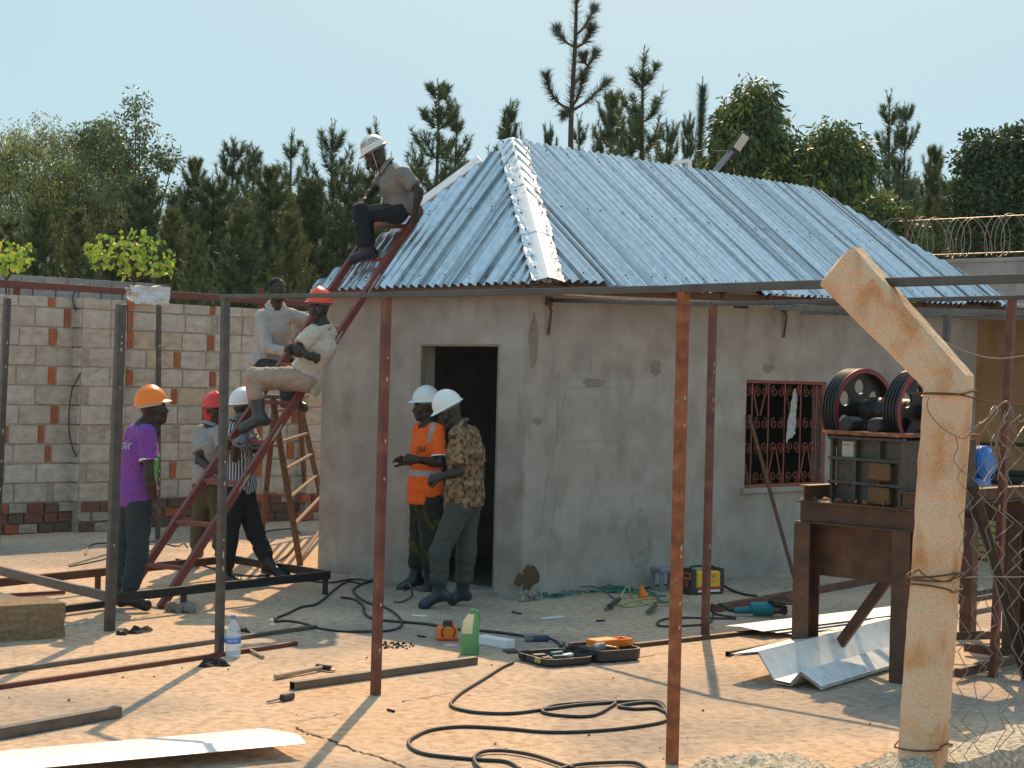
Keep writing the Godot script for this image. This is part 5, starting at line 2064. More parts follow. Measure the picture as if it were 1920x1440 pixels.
	# 3 the striped one steadying the ladder
	person("worker in striped shirt and white helmet steadying the red ladder with gloves", 15.85, {
		hed = [459, 768, 0.05], nek = [449, 800, 0.0], che = [447, 838, 0.0], pel = [447, 905, 0.05], hem = [447, 922, 0.03],
		shL = [466, 812, 0.17], shR = [438, 812, -0.17], elL = [486, 848, 0.02], elR = [440, 858, -0.40], wrL = [484, 832, -0.30], wrR = [444, 829, -0.60], hnL = [474, 820, -0.45], hnR = [456, 818, -0.72],
		hpL = [456, 925, 0.08], hpR = [440, 925, -0.06], knL = [478, 998, 0.0], knR = [428, 1008, -0.10], anL = [506, 1062, -0.05], anR = [423, 1078, -0.05], toL = [545, 1082, -0.16], toR = [452, 1092, -0.25]},
		{look = Vector3(0.90, 0.10, -0.42), hat = white_hat, mark = ["NYN", 0.045, 1.7, 0.62], shirt = stripes, trousers = fab.call(lin(0.013, 0.012, 0.014)), sleeve = 0.72, leg = 0.66, boot = 0.55, boot_c = Color(0.008, 0.008, 0.009), gloves = M.glove, collar_m = stripes,
		palmR = Vector3(0.55, -0.7, -0.4), palmL = Vector3(-0.6, -0.6, -0.4), handL = 1, handR = 1})
	# 4 bareheaded on the step ladder
	person("bareheaded man in long-sleeved grey polo sitting on the wooden step ladder", 17.35, {
		hed = [520, 544, 0.0], nek = [517, 579, 0.05], che = [513, 618, 0.05], pel = [503, 682, 0.08], hem = [502, 688, 0.08],
		shR = [490, 595, -0.03], shL = [546, 592, 0.05], elR = [500, 652, -0.16], elL = [584, 602, 0.10], wrR = [540, 661, -0.30], wrL = [612, 590, 0.0], hnR = [556, 664, -0.34], hnL = [626, 584, -0.05],
		hpR = [495, 690, 0.0], hpL = [516, 692, 0.12], knR = [545, 690, -0.30], knL = [556, 694, 0.0], anR = [538, 752, -0.24], anL = [556, 752, 0.05], toR = [552, 766, -0.36], toL = [574, 764, -0.10]},
		{look = Vector3(0.62, 0.12, 0.74), base = 0.9, shirt = fab.call(lin(0.44, 0.40, 0.37)), trousers = fab.call(lin(0.030, 0.032, 0.038)), sleeve = 1.92, leg = 0.8, boot = 0.7, boot_c = Color(0.028, 0.032, 0.028), wrinkle = 0.009,
		palmR = Vector3(0, -1, 0), palmL = Vector3(0, -1, 0), hem_n = Vector3(-0.1, -1, 0)})
	# 5 sitting back on the red ladder
	person("worker in beige T-shirt and pinkish trousers sitting back on the red ladder, arms folded", 15.45, {
		hed = [598, 580, 0.0], nek = [603, 612, 0.0], che = [597, 652, 0.0], pel = [576, 704, 0.05], hem = [568, 712, 0.02],
		shL = [584, 627, -0.15], shR = [616, 622, 0.13], elL = [556, 655, -0.26], elR = [598, 668, 0.02], wrL = [580, 668, -0.33], wrR = [556, 662, -0.20], hnL = [598, 672, -0.28], hnR = [542, 654, -0.22],
		hpL = [570, 710, -0.06], hpR = [585, 712, 0.14], knL = [474, 706, -0.12], knR = [480, 714, 0.16], anL = [487, 784, -0.10], anR = [478, 776, 0.20], toL = [446, 803, -0.14], toR = [440, 782, 0.22]},
		{look = Vector3(-0.40, -0.06, 0.91), base = 0.9, hat = hatm.call(lin(0.85, 0.085, 0.025)), shirt = fab.call(lin(0.60, 0.51, 0.41)), trousers = fab.call(lin(0.42, 0.315, 0.245)), sleeve = 0.74, leg = 0.42, boot = 0.66, boot_c = Color(0.050, 0.058, 0.052), sole_c = Color(0.10, 0.075, 0.04), collar = false,
		handL = 1, handR = 1, palmL = Vector3(0.3, -0.3, -0.8), palmR = Vector3(0.3, 0.2, 0.5), hem_n = Vector3(-0.75, -0.55, 0), wrinkle = 0.012, hat_tilt = -0.12})
	# 6 on the roof
	person("worker in white helmet sitting high on the roof at the ladder top", 16.55, {
		hed = [705, 292, 0.0], nek = [728, 316, 0.0], che = [742, 345, 0.0], pel = [750, 386, 0.05], hem = [752, 398, 0.05],
		shL = [757, 328, -0.19], shR = [728, 328, 0.19], elL = [786, 358, -0.26], elR = [697, 360, 0.12], wrL = [779, 397, -0.18], wrR = [683, 376, -0.02], hnL = [781, 420, -0.14], hnR = [674, 384, -0.08],
		hpL = [744, 397, -0.06], hpR = [738, 396, 0.16], knL = [677, 396, -0.10], knR = [683, 400, 0.14], anL = [686, 474, -0.06], anR = [692, 468, 0.20], toL = [652, 486, -0.10], toR = [655, 480, 0.22]},
		{look = Vector3(-0.86, -0.50, 0.10), up = Vector3(-0.25, 1, 0), base = 3.2, hat = mat(lin(0.74, 0.70, 0.64), 0.4), mark = ["WELDER", 0.062, 1.35, 0.66], strap = true, shirt = fab.call(lin(0.215, 0.195, 0.18)), trousers = fab.call(lin(0.010, 0.013, 0.022)), sleeve = 0.70, leg = 0.75, boot = 0.7, boot_c = Color(0.012, 0.018, 0.024), sole_c = Color(0.14, 0.085, 0.045), hem_n = Vector3(-0.2, -1, 0),
		palmL = Vector3(-0.5, -0.4, -0.5), palmR = Vector3(0.2, -1, 0.1), handL = 1})
	# 7 high-visibility shirt
	person("man in bright orange high-visibility T-shirt and white helmet by the doorway", 15.75, {
		hed = [797, 765, 0.0], nek = [805, 800, 0.0], che = [801, 838, 0.0], pel = [797, 912, 0.0], hem = [798, 944, 0.0],
		shL = [818, 810, -0.17], shR = [789, 808, 0.17], elL = [824, 868, -0.22], elR = [785, 868, 0.16], wrL = [780, 862, -0.32], wrR = [762, 866, -0.10], hnL = [758, 858, -0.30], hnR = [742, 858, -0.18],
		hpL = [806, 940, -0.08], hpR = [791, 940, 0.09], knL = [804, 1020, -0.10], knR = [785, 1018, 0.07], anL = [809, 1092, -0.08], anR = [778, 1085, 0.06], toL = [785, 1118, -0.12], toR = [742, 1105, -0.02]},
		{look = Vector3(-0.97, -0.02, 0.20), hat = white_hat, shirt = vcol(0.8, cloth, 1.3), trousers = vcol(0.9, cloth, 0.4), sleeve = 0.78, leg = 0.55, boot = 0.80, boot_c = Color(0.010, 0.012, 0.016), collar = false, shirt_cell = 0.009, wrinkle = 0.009, handL = 1, handR = 0,
		palmL = Vector3(0, 0, -1), palmR = Vector3(0, -0.5, 1), hem_n = Vector3(0, -1, 0),
		tpaint = func(p: Vector3, n: Vector3) -> Color: return Color(0.022, 0.022, 0.014) if sin(p.y * 17.0 + p.x * 31.0 + 3.0 * sin(p.z * 23.0)) < 0.80 else Color(0.085, 0.072, 0.012),
		paint = func(p: Vector3, n: Vector3) -> Color:
			var y := p.y - at(800, 886, 15.75).y
			if absf(y) < 0.026:
				return Color(0.42, 0.42, 0.44)
			if absf(p.y - at(800, 857, 15.6).y) < 0.024 and p.x > at(815, 857, 15.6).x - 0.005:
				return Color(0.42, 0.42, 0.44)
			var c := at(806, 818, 15.6)
			var q := (p - c)
			if absf(q.x + q.y * -0.28 - 0.0) < 0.020 and q.y > -0.055 and n.z > -0.2:
				return Color(0.36, 0.36, 0.37)
			return Color(1.0, 0.145, 0.006),
		extra = func(root, P, side, fwd, sh, shirt):
			on_cloth(root, "JM", 0.075, at(795, 842, 15.65), Vector3(0.9, 0, 0.25).normalized(), Vector3.UP, sh, M.ink)})
	# 8 the patterned shirt
	person("man in brown patterned short-sleeved shirt and white helmet bending forward in the doorway", 14.6, {
		hed = [843, 775, 0.0], nek = [864, 806, 0.0], che = [872, 848, 0.0], pel = [870, 925, 0.0], hem = [868, 952, 0.0],
		shL = [858, 818, -0.20], shR = [884, 816, 0.20], elL = [862, 884, -0.27], elR = [900, 880, 0.22], wrL = [826, 894, -0.32], wrR = [898, 930, 0.18], hnL = [806, 898, -0.30], hnR = [893, 960, 0.16],
		hpL = [862, 950, -0.09], hpR = [877, 950, 0.09], knL = [824, 1035, -0.15], knR = [874, 1040, 0.06], anL = [824, 1113, -0.10], anR = [866, 1112, 0.14], toL = [784, 1135, -0.14], toR = [838, 1124, 0.10]},
		{look = Vector3(-0.86, -0.42, 0.18), up = Vector3(-0.2, 1, 0), hat = white_hat, hat_tilt = 0.05, shirt = printed, trousers = fab.call(lin(0.060, 0.066, 0.058)), sleeve = 0.80, leg = 0.60, boot = 0.72, boot_c = Color(0.018, 0.028, 0.036), girth = 1.06, wrinkle = 0.012, hem_n = Vector3(0.12, -1, 0),
		palmL = Vector3(0, -0.6, -0.8), palmR = Vector3(0, 0, -1), handL = 1})

# ---------------------------------------------------------------- canopy frame, ladders
func post_on(px0: float, py0: float, px1: float, py1: float, w: float, dep: float, called: String, m: Material, label: String, axis: Vector3, grp := "") -> Node3D:
	var a := gp(px1, py1)
	var d := -a.z
	var b := at(px0, py0, d)
	var o := thing(called, label, "post", a, grp)
	var st := S()
	beam(st, a - Vector3(0, 0.03, 0), b, w, dep, axis, 0.004)
	fin(st, "shaft", m, o)
	for i in 6:                                                 # weld scars and chipped paint
		st = S()
		var f := rng.randf_range(0.1, 0.95)
		var front := (EYE - a.lerp(b, f)) * Vector3(1, 0, 1)
		var n := axis if absf(axis.dot(front.normalized())) > 0.6 else axis.cross(Vector3.UP)
		if n.dot(front) < 0:
			n = -n
		blotch(st, a.lerp(b, f) + n * (dep * 0.5), n.cross(Vector3.UP).normalized(), n, 0.007, rng.randf_range(0.006, 0.02), i + int(px0))
		fin(st, "paint_chip", M.scraped, o)
	return o

func build_frame():
	rng.seed = 91
	var ax := Vector3(0.7, 0, 0.714)
	post_on(423, 557, 411, 1230, 0.05, 0.05, "canopy_post", M.grey_steel, "grey steel post left of the water bottle, corner of the canopy frame", ax)
	post_on(725, 556, 704, 1303, 0.05, 0.05, "canopy_post", M.red_steel, "dark red steel post standing in front of the left house wall", ax)
	post_on(1282, 545, 1260, 1432, 0.05, 0.05, "canopy_post", M.orange_rust, "rusty orange-brown steel post, nearest one in the middle", ax)
	post_on(1337, 571, 1322, 1190, 0.05, 0.05, "canopy_post", M.red_steel, "dark red steel post between the welding machine and the window", ax)
	post_on(1898, 560, 1862, 1270, 0.05, 0.05, "canopy_post", M.red_steel, "dark red steel post behind the chain-link mesh at the right", ax)
	post_on(1776, 588, 1764, 1169, 0.05, 0.05, "canopy_post", M.grey_steel, "grey post mostly hidden behind the bent concrete pillar", ax)
	post_on(227, 570, 205, 1183, 0.07, 0.05, "canopy_post", M.grey_steel, "grey double steel post beside the man in the purple shirt", ax)
	post_on(298, 572, 296, 1012, 0.045, 0.045, "canopy_post", M.grey_steel, "thin grey post against the block wall, right of the orange helmet", ax)
	post_on(14, 558, -12, 1120, 0.05, 0.05, "canopy_post", M.grey_steel, "grey steel post at the left edge of the yard", ax)
	# beams
	var top := func(px: float, py: float, gx: float, gy: float) -> Vector3: return at(px, py, -gp(gx, gy).z)
	var A: Vector3 = top.call(421, 556, 411, 1230)
	var B: Vector3 = top.call(725, 553, 704, 1303)
	var C: Vector3 = top.call(1282, 541, 1260, 1432)
	var D: Vector3 = top.call(1337, 570, 1322, 1190)
	var E: Vector3 = top.call(1898, 558, 1862, 1270)
	var st := S()
	beam(st, A + (A - B).normalized() * 0.03, B, 0.05, 0.028)
	beam(st, B, C, 0.05, 0.034)
	beam(st, C, C + (C - B).normalized() * 3.2 + Vector3(0, 0.02, 0), 0.05, 0.04)
	tag(fin(st, "canopy_beam", M.grey_steel), "long grey steel beam across the front of the canopy frame", "beam")
	var wl := on_long(1033, 563, 0.0)
	st = S()
	beam(st, wl, D, 0.045, 0.035)
	tag(fin(st, "canopy_beam", M.grey_steel), "grey steel beam running from the house corner wall to the rear red post", "beam")
	st = S()
	beam(st, D, E, 0.045, 0.03)
	beam(st, E, E + (E - D).normalized() * 2.0, 0.045, 0.03)
	tag(fin(st, "canopy_beam", M.grey_steel), "grey steel beam joining the two rear red posts", "beam")
	st = S()
	rect_tube(st, at(1452, 576, 14.6), at(2000, 589, 14.6), 0.05, 0.05)
	tag(fin(st, "canopy_beam", M.mill_steel), "pale open-ended steel beam under the right eaves, upper of the pair", "beam")
	st = S()
	beam(st, at(1500, 586, 14.9), at(2000, 600, 14.9), 0.04, 0.03)
	tag(fin(st, "canopy_beam", M.mill_steel), "thin pale steel beam under the right eaves, lower of the pair", "beam")
	build_ladder()
	build_step_ladder()
	build_floor_frame()

var lad0 := Vector3(-2.776, 0, -14.097)
var lad_d := Vector3(1.845, 3.49, -2.755)
var lad_w := Vector3(-0.832, 0, -0.555)

func build_ladder():
	var o := thing("ladder", "red steel ladder leaning against the roof with workers on it", "ladder", lad0)
	var n := lad_d.cross(lad_w).normalized()
	if n.y < 0:
		n = -n
	for s in 2:
		var st := S()
		var a := lad0 + lad_w * 0.44 * s + Vector3(0, 0.0, 0)
		beam(st, a, a + lad_d * 1.01, 0.04, 0.075, n, 0.004)
		fin(st, "rail", M.ladder_red, o)
	var f := 0.085
	while f < 1.0:
		var st := S()
		var a := lad0 + lad_d * f
		beam(st, a, a + lad_w * 0.44, 0.065, 0.035, Vector3.UP, 0.004)
		fin(st, "rung", M.ladder_red, o)
		f += 0.0968
	for i in 4:
		var st := S()
		var ff: float = [0.40, 0.28, 0.79, 0.64][i]
		blotch(st, lad0 + lad_d * ff - lad_w * 0.0225, lad_d.normalized(), -lad_w, 0.10 if i != 2 else 0.15, 0.022, 700 + i, 0.001)
		fin(st, "scraped_paint", M.scraped, o)

func build_step_ladder():
	# front legs px: left (518,790)-(563,1060); right (560,752)-(608,1000); back leg (514,820)-(490,1000)
	var a := gp(563, 1060)
	var b := gp(617, 1000)
	var tl := at(511, 748, -a.z - 0.35)
	var tr := at(560, 745, -b.z - 0.15)
	var o := thing("step_ladder", "homemade wooden step ladder behind the red ladder", "step ladder", a)
	for e in [[a, tl], [b, tr]]:
		var st := S()
		beam(st, e[0], e[1], 0.055, 0.045, Vector3(0.5, 0, 1), 0.005)
		fin(st, "leg", M.wood, o)
	var c := at(488, 1003, 18.6)
	c.y = 0
	var c2 := gp(575, 968)
	c2 = Vector3(c2.x, 0, c2.z)
	for e in [[c, tl + Vector3(0.02, -0.02, -0.05)], [c2, tr + Vector3(0.0, -0.02, -0.05)]]:
		var st := S()
		beam(st, e[0], e[1], 0.05, 0.04, Vector3(0.5, 0, 1), 0.005)
		fin(st, "leg", M.wood, o)
	for f in [0.04, 0.245, 0.41, 0.58, 0.745, 0.93]:
		var st := S()
		beam(st, a.lerp(tl, f), b.lerp(tr, f * 0.93 + 0.045), 0.04, 0.022, Vector3.UP, 0.003)
		fin(st, "rung", M.wood, o)
	for f in [0.42, 0.72]:
		var st := S()
		beam(st, c.lerp(tl, f), a.lerp(tl, f), 0.02, 0.02, Vector3.UP, 0.003)
		fin(st, "tie", M.wood, o)
	var st2 := S()
	beam(st2, tl + Vector3(-0.03, 0.02, 0), tr + Vector3(0.05, 0.02, 0), 0.16, 0.035, Vector3.UP, 0.005)
	fin(st2, "top_step", M.wood, o)

func build_floor_frame():
	var hgt := 0.17
	var P := func(px, py): return gp(px, py, hgt)
	var c0: Vector3 = P.call(205, 1122)
	var c1: Vector3 = P.call(617, 1078)
	var c2: Vector3 = P.call(432, 1048)
	var c3: Vector3 = P.call(-60, 1098)
	var o := thing("floor_frame", "black rectangular steel frame on short legs lying behind the posts", "frame", Vector3(c0.x, 0, c0.z))
	for e in [[c0, c1, 0], [c1, c2, 1], [c2, c3, 2]]:
		var st := S()
		beam(st, e[0], e[1], 0.04, 0.07, Vector3.UP, 0.004)
		fin(st, "side_bar", M.black_steel if e[2] < 2 else M.brown_steel, o)
	for q in [c1 - Vector3(0.03, 0, 0), c0.lerp(c1, 0.31), c2, c2.lerp(c3, 0.545), c1.lerp(c2, 0.6)]:
		var st := S()
		beam(st, Vector3(q.x, 0, q.z), q - Vector3(0, 0.035, 0), 0.045, 0.045, Vector3.BACK, 0.003)
		fin(st, "leg", M.black_steel if q != c2.lerp(c3, 0.545) else M.brown_steel, o)
	var st := S()
	beam(st, gp(-40, 1060, 0.30), gp(203, 1119, 0.20), 0.04, 0.07)
	tag(fin(st, "loose_bar", M.mill_steel), "pale steel bar slanting to the foot of the double post at left", "bar")
	st = S()
	beam(st, gp(112, 1143, 0.05), gp(204, 1131, 0.05), 0.05, 0.055)
	tag(fin(st, "loose_bar", M.black_steel), "short black steel bar between the concrete slab and the double post", "bar")
	st = S()
	beam(st, gp(-40, 1119, 0.02), gp(122, 1110, 0.02), 0.03, 0.03)
	tag(fin(st, "loose_bar", M.red_paint), "short thin dark red bar behind the grey sheet at left", "bar")
	var s0 := gp(336, 1147)
	st = S()
	for i in 3:
		bx(st, Transform3D(Basis.from_euler(Vector3(0.2 * i, i * 0.9, 0.15)), s0 + Vector3(-0.05 + 0.07 * i, 0.04, 0.02 * i)), Vector3(0.12, 0.08, 0.10), 0.02)
	tag(fin(st, "stone", M.patch_dark), "grey stone under the leg of the black floor frame", "stone")
	# the concrete lump and the sheet on it, at the left edge
	var l0 := gp(122, 1196)
	var l1 := gp(-60, 1209)
	var lump := MeshInstance3D.new()
	lump.mesh = rough_block(812, Vector3(0.012, 0.04, 0.05), 10, 0.02)
	lump.material_override = M.slab
	lump.name = numbered("concrete_slab")
	var dd := (l0 - l1).normalized()
	lump.transform = Transform3D(Basis(dd, Vector3.UP, dd.cross(Vector3.UP)) * Basis.from_scale(Vector3((l0 - l1).length(), 0.25, 0.42)), (l0 + l1) / 2 + Vector3(0, 0.125, 0) - dd.cross(Vector3.UP) * 0.21)
	add_child(lump)
	tag(lump, "low brown concrete slab at the left edge of the yard", "slab")
	st = S()
	var q0 := gp(56, 1125, 0.21)
	var q1 := gp(-80, 1140, 0.21)
	var q2 := gp(-80, 1098, 0.21)
	var q3 := gp(-8, 1107, 0.21)
	for y in [0.0, -0.05]:
		quad(st, q0 + Vector3(0, y, 0), q1 + Vector3(0, y, 0), q2 + Vector3(0, y, 0), q3 + Vector3(0, y, 0), Vector3(0, 1 if y == 0.0 else -1, 0))
	var ring := [q0, q1, q2, q3]
	var mid := (q0 + q1 + q2 + q3) / 4
	for i in 4:
		var dn := Vector3(0, -0.05, 0)
		quad(st, ring[i], ring[(i + 1) % 4], ring[(i + 1) % 4] + dn, ring[i] + dn, ring[i] + ring[(i + 1) % 4] - mid * 2)
	tag(fin(st, "metal_sheet", M.mill_steel), "grey folded metal sheet behind the concrete slab at left", "metal sheet")

# ---------------------------------------------------------------- jaw crusher and its stand
var cu := Vector3(0.7, 0, 0.714)
var cv := Vector3(0.7, 0, -0.714)
var c_o := Vector3(2.03, 0, -11.95)

func Q(a: float, b: float, y: float) -> Vector3:
	return c_o + cu * a + cv * b + Vector3(0, y, 0)

func cbox(st: SurfaceTool, a0: float, a1: float, b0: float, b1: float, y0: float, y1: float, bev := 0.004):
	bx(st, Transform3D(Basis(cu, Vector3.UP, -cv), Q((a0 + a1) / 2, (b0 + b1) / 2, (y0 + y1) / 2)), Vector3(a1 - a0, y1 - y0, b1 - b0), bev)

func ibeam(st: SurfaceTool, a: Vector3, b: Vector3, h: float, w: float, t: float):
	var up := Vector3.UP
	beam(st, a, b, t, h - 2 * t, up, 0.001)
	beam(st, a + up * (h - t) / 2, b + up * (h - t) / 2, w, t, up, 0.001)
	beam(st, a - up * (h - t) / 2, b - up * (h - t) / 2, w, t, up, 0.001)

func build_crusher():
	rng.seed = 33
	var W := 0.78
	var Ln := 1.45
	var top := 1.13
	var tb := thing("machine_stand", "rusty brown steel stand under the jaw crusher", "stand", c_o)
	for e in [[0.0, 0.0], [W, 0.0], [W, Ln], [0.0, Ln]]:
		var st := S()
		beam(st, Q(e[0], e[1], 0), Q(e[0], e[1], top - 0.15), 0.13, 0.010, cu, 0.001)
		for s in [-1.0, 1.0]:
			beam(st, Q(e[0] + s * 0.055, e[1], 0), Q(e[0] + s * 0.055, e[1], top - 0.15), 0.12, 0.010, cu, 0.001)
		var leg := S()
		bx(leg, Transform3D(Basis(cu, Vector3.UP, -cv), Q(e[0], e[1], (top - 0.15) / 2)), Vector3(0.012, top - 0.15, 0.13), 0.001)
		for s in [-1.0, 1.0]:
			bx(leg, Transform3D(Basis(cu, Vector3.UP, -cv), Q(e[0], e[1] + s * 0.062, (top - 0.15) / 2)), Vector3(0.13, top - 0.15, 0.010), 0.001)
		fin(leg, "leg", M.brown_steel, tb)
	for e in [[-0.06, -0.0, W + 0.06, 0.0], [-0.06, Ln, W + 0.06, Ln]]:
		var st := S()
		ibeam(st, Q(e[0], e[1], top - 0.075), Q(e[2], e[3], top - 0.075), 0.15, 0.11, 0.010)
		fin(st, "cross_beam", M.brown_steel, tb)
	for a in [0.0, W]:
		var st := S()
		ibeam(st, Q(a, -0.05, top + 0.055), Q(a, Ln + 0.5, top + 0.055), 0.10, 0.09, 0.009)
		fin(st, "long_beam", M.brown_steel, tb)
	# the discharge chute plates hanging under the front beam
	var st: SurfaceTool
	var ch := S()
	var slab := [Q(0.0, 0.05, top - 0.15), Q(W, 0.05, top - 0.15), Q(W, 0.10, 0.62), Q(0.0, 0.10, 0.62)]
	quad(ch, slab[0], slab[1], slab[2], slab[3], -cv)
	var bk := cv * 0.008
	quad(ch, slab[0] + bk, slab[1] + bk, slab[2] + bk, slab[3] + bk, cv)
	fin(ch, "chute_plate", M.brown_steel, tb)
	for a in [0.075, W - 0.075]:
		ch = S()
		for s in [0.0, 0.006]:
			quad(ch, Q(a + s, 0.09, top - 0.15), Q(a + s, 0.6, top - 0.15), Q(a + s, 0.5, 0.66), Q(a + s, 0.15, 0.63), cu * (1 if s else -1))
		fin(ch, "chute_side", M.brown_steel, tb)
	var br := S()
	beam(br, Q(-0.02, 0.30, 0.0), Q(0.42, 0.36, 0.62), 0.05, 0.07, Vector3.UP)
	fin(br, "brace", M.brown_steel, tb)
	# the crusher
	var cr := thing("jaw_crusher", "dark jaw crusher with two grooved flywheels rimmed in red", "machine", Q(0.4, 0.4, top + 0.11))
	var y0 := top - 0.03
	var a0 := 0.16
	var a1 := 0.80
	var b0 := 0.06
	var b1 := 0.85
	var y1 := y0 + 0.485
	st = S()
	cbox(st, a0 + 0.02, a1 - 0.02, b0 + 0.03, b1 - 0.03, y0, y1 - 0.02)
	fin(st, "body", M.machine, cr)
	for i in 4:                                                 # ribs welded on the front
		st = S()
		var y: float = [y0 + 0.012, y0 + 0.165, y0 + 0.325, y1 - 0.02][i]
		cbox(st, a0 - 0.02, a1 + 0.01, b0 - 0.01, b0 + 0.035, y - 0.011, y + 0.011, 0.003)
		cbox(st, a0 - 0.03, a0 + 0.02, b0 + 0.035, b1, y - 0.008, y + 0.008, 0.002)
		fin(st, "rib", M.machine, cr)
	for a in [a0 + 0.005, a0 + 0.225, a0 + 0.44, a1 - 0.005]:
		st = S()
		cbox(st, a - 0.012, a + 0.012, b0 - 0.006, b0 + 0.034, y0 + 0.024, y1 - 0.032, 0.003)
		fin(st, "rib", M.machine, cr)
	st = S()
	cbox(st, a0 - 0.06, a1, b0 - 0.04, b1, y1, y1 + 0.025, 0.004)
	fin(st, "top_flange", M.orange_rust, cr)
	st = S()
	blotch(st, Q(a0 + 0.26, b0 - 0.041, y1 + 0.012), cu, -cv, 0.2, 0.011, 44, 0.001)
	fin(st, "rust_streak", M.orange_rust, cr)
	st = S()
	cbox(st, a0 + 0.08, a0 + 0.205, b0 + 0.022, b0 + 0.032, y1 - 0.165, y1 - 0.045, 0.001)
	var pl := fin(st, "name_plate", M.white, cr)
	pl.material_override = mat(lin(0.42, 0.38, 0.33), 0.5)
	for l in [["MODEL  PE", 0.016, 0.10, -0.068], ["SIZE 150", 0.010, 0.10, -0.09], ["No. 06", 0.009, 0.13, -0.115]]:
		write_on("lettering", pl, l[0], l[1], func(p: Vector2) -> Vector3: return Q(a0 + 0.14 + p.x, b0 + 0.0205, y1 + l[3] + p.y), M.ink)
	for i in 2:
		st = S()
		cbox(st, a0 + 0.365, a1 - 0.085, b0 - 0.03, b0 + 0.03, y0 + 0.03 + i * 0.16, y0 + 0.15 + i * 0.16, 0.025)
		fin(st, "cheek_plate", mat(lin(0.16, 0.075, 0.025), 0.55, 0.2, M.mottle, 0.15), cr)
	# flywheels
	var axis_y := 1.745
	var wb := 0.45
	for s in 2:
		var fa: float = [0.03, 0.60][s]
		var R := 0.293
		var fw := Node3D.new()
		fw.name = "flywheel"
		cr.add_child(fw, true)
		fw.position = Q(fa, wb, axis_y) - cr.position
		var xf := Transform3D(Basis(cu.cross(Vector3.UP) * -1.0, cu, Vector3.UP.cross(cu.cross(Vector3.UP)) * 1.0), Q(fa, wb, axis_y))
		xf.basis = Basis(Vector3.UP, cu.normalized(), Vector3.UP.cross(cu).normalized())
		var prof := [Vector2(R - 0.035, -0.065), Vector2(R, -0.065)]
		for g in 4:
			var z := -0.055 + g * 0.028
			prof.append_array([Vector2(R, z), Vector2(R - 0.014, z + 0.006), Vector2(R - 0.014, z + 0.012), Vector2(R, z + 0.018)])
		prof.append_array([Vector2(R, 0.065), Vector2(R - 0.003, 0.066)])
		st = S()
		lathe(st, prof, xf, 48)
		lathe(st, [Vector2(R - 0.033, 0.062), Vector2(R - 0.033, -0.065)], xf, 48)
		fin(st, "rim", M.black_steel, fw)
		st = S()
		lathe(st, [Vector2(R - 0.033, 0.055), Vector2(R - 0.033, 0.068), Vector2(R - 0.002, 0.068)], xf, 48)
		fin(st, "red_ring", M.crimson, fw)
		# web with six oval holes
		var web := CSGCombiner3D.new()
		web.name = "web"
		web.position = xf.origin - cr.position - fw.position
		fw.add_child(web)
		web.basis = Basis(Vector3.UP.cross(cu).normalized() * 1.0, Vector3.UP, cu.normalized()).orthonormalized()
		var disc := CSGCylinder3D.new()
		disc.name = "disc"
		disc.radius = R - 0.03
		disc.height = 0.022
		disc.sides = 40
		disc.rotation.x = PI / 2
		disc.material = M.black_steel
		web.add_child(disc)
		for k in 6:
			var hole := CSGCylinder3D.new()
			hole.name = "hole"
			hole.radius = 0.052
			hole.height = 0.1
			hole.sides = 20
			hole.operation = CSGShape3D.OPERATION_SUBTRACTION
			hole.rotation.x = PI / 2
			var g := TAU * k / 6 + PI / 6
			hole.position = Vector3(cos(g), sin(g), 0) * 0.165
			hole.material = M.black_steel
			web.add_child(hole)
		st = S()
		lathe(st, [Vector2(0.0, 0.09), Vector2(0.045, 0.09), Vector2(0.05, 0.08), Vector2(0.062, -0.05), Vector2(0, -0.05)], xf, 20)
		fin(st, "hub", M.black_steel, fw)
	var xs := Transform3D(Basis(Vector3.UP, cu.normalized(), Vector3.UP.cross(cu).normalized()), Q(0.39, wb, axis_y))
	st = S()
	lathe(st, [Vector2(0, -0.46), Vector2(0.04, -0.46), Vector2(0.04, -0.24), Vector2(0.085, -0.24), Vector2(0.095, -0.225), Vector2(0.095, -0.10), Vector2(0.088, -0.09), Vector2(0.088, 0.18), Vector2(0.095, 0.19), Vector2(0.095, 0.22), Vector2(0.04, 0.22), Vector2(0.04, 0.36), Vector2(0, 0.36)], xs, 24)
	fin(st, "shaft_housing", M.black_steel, cr)
	st = S()
	for i in 5:
		lathe(st, [Vector2(0.0892, -0.05 + i * 0.04), Vector2(0.0892, -0.02 + i * 0.04)], xs, 24)
	var rp := S()
	for k in 12:
		var g := 0.10 + k * 0.07
		var p := Q(0.30 + 0.012 * k * (1 if k % 2 else 0.4), wb, axis_y) + (Vector3.UP * cos(g) - cv * sin(g)) * 0.0885
		blotch(rp, p, cu, (Vector3.UP * cos(g) - cv * sin(g)), 0.03 + 0.03 * rng.randf(), 0.012, 60 + k, 0.001)
	fin(rp, "rust_patch", M.orange_rust, cr)
	for a in [0.17, 0.48]:                                      # bearing blocks
		st = S()
		cbox(st, a - 0.05, a + 0.05, wb - 0.13, wb + 0.13, y1 + 0.025, y1 + 0.07, 0.01)
		lathe(st, [Vector2(0, -0.055), Vector2(0.085, -0.055), Vector2(0.10, -0.04), Vector2(0.10, 0.04), Vector2(0.085, 0.055), Vector2(0, 0.055)], Transform3D(xs.basis, Q(a, wb, axis_y - 0.01)), 20)
		cbox(st, a - 0.04, a + 0.04, wb - 0.09, wb + 0.09, y1 + 0.06, axis_y - 0.02, 0.01)
		fin(st, "bearing_block", M.black_steel, cr)
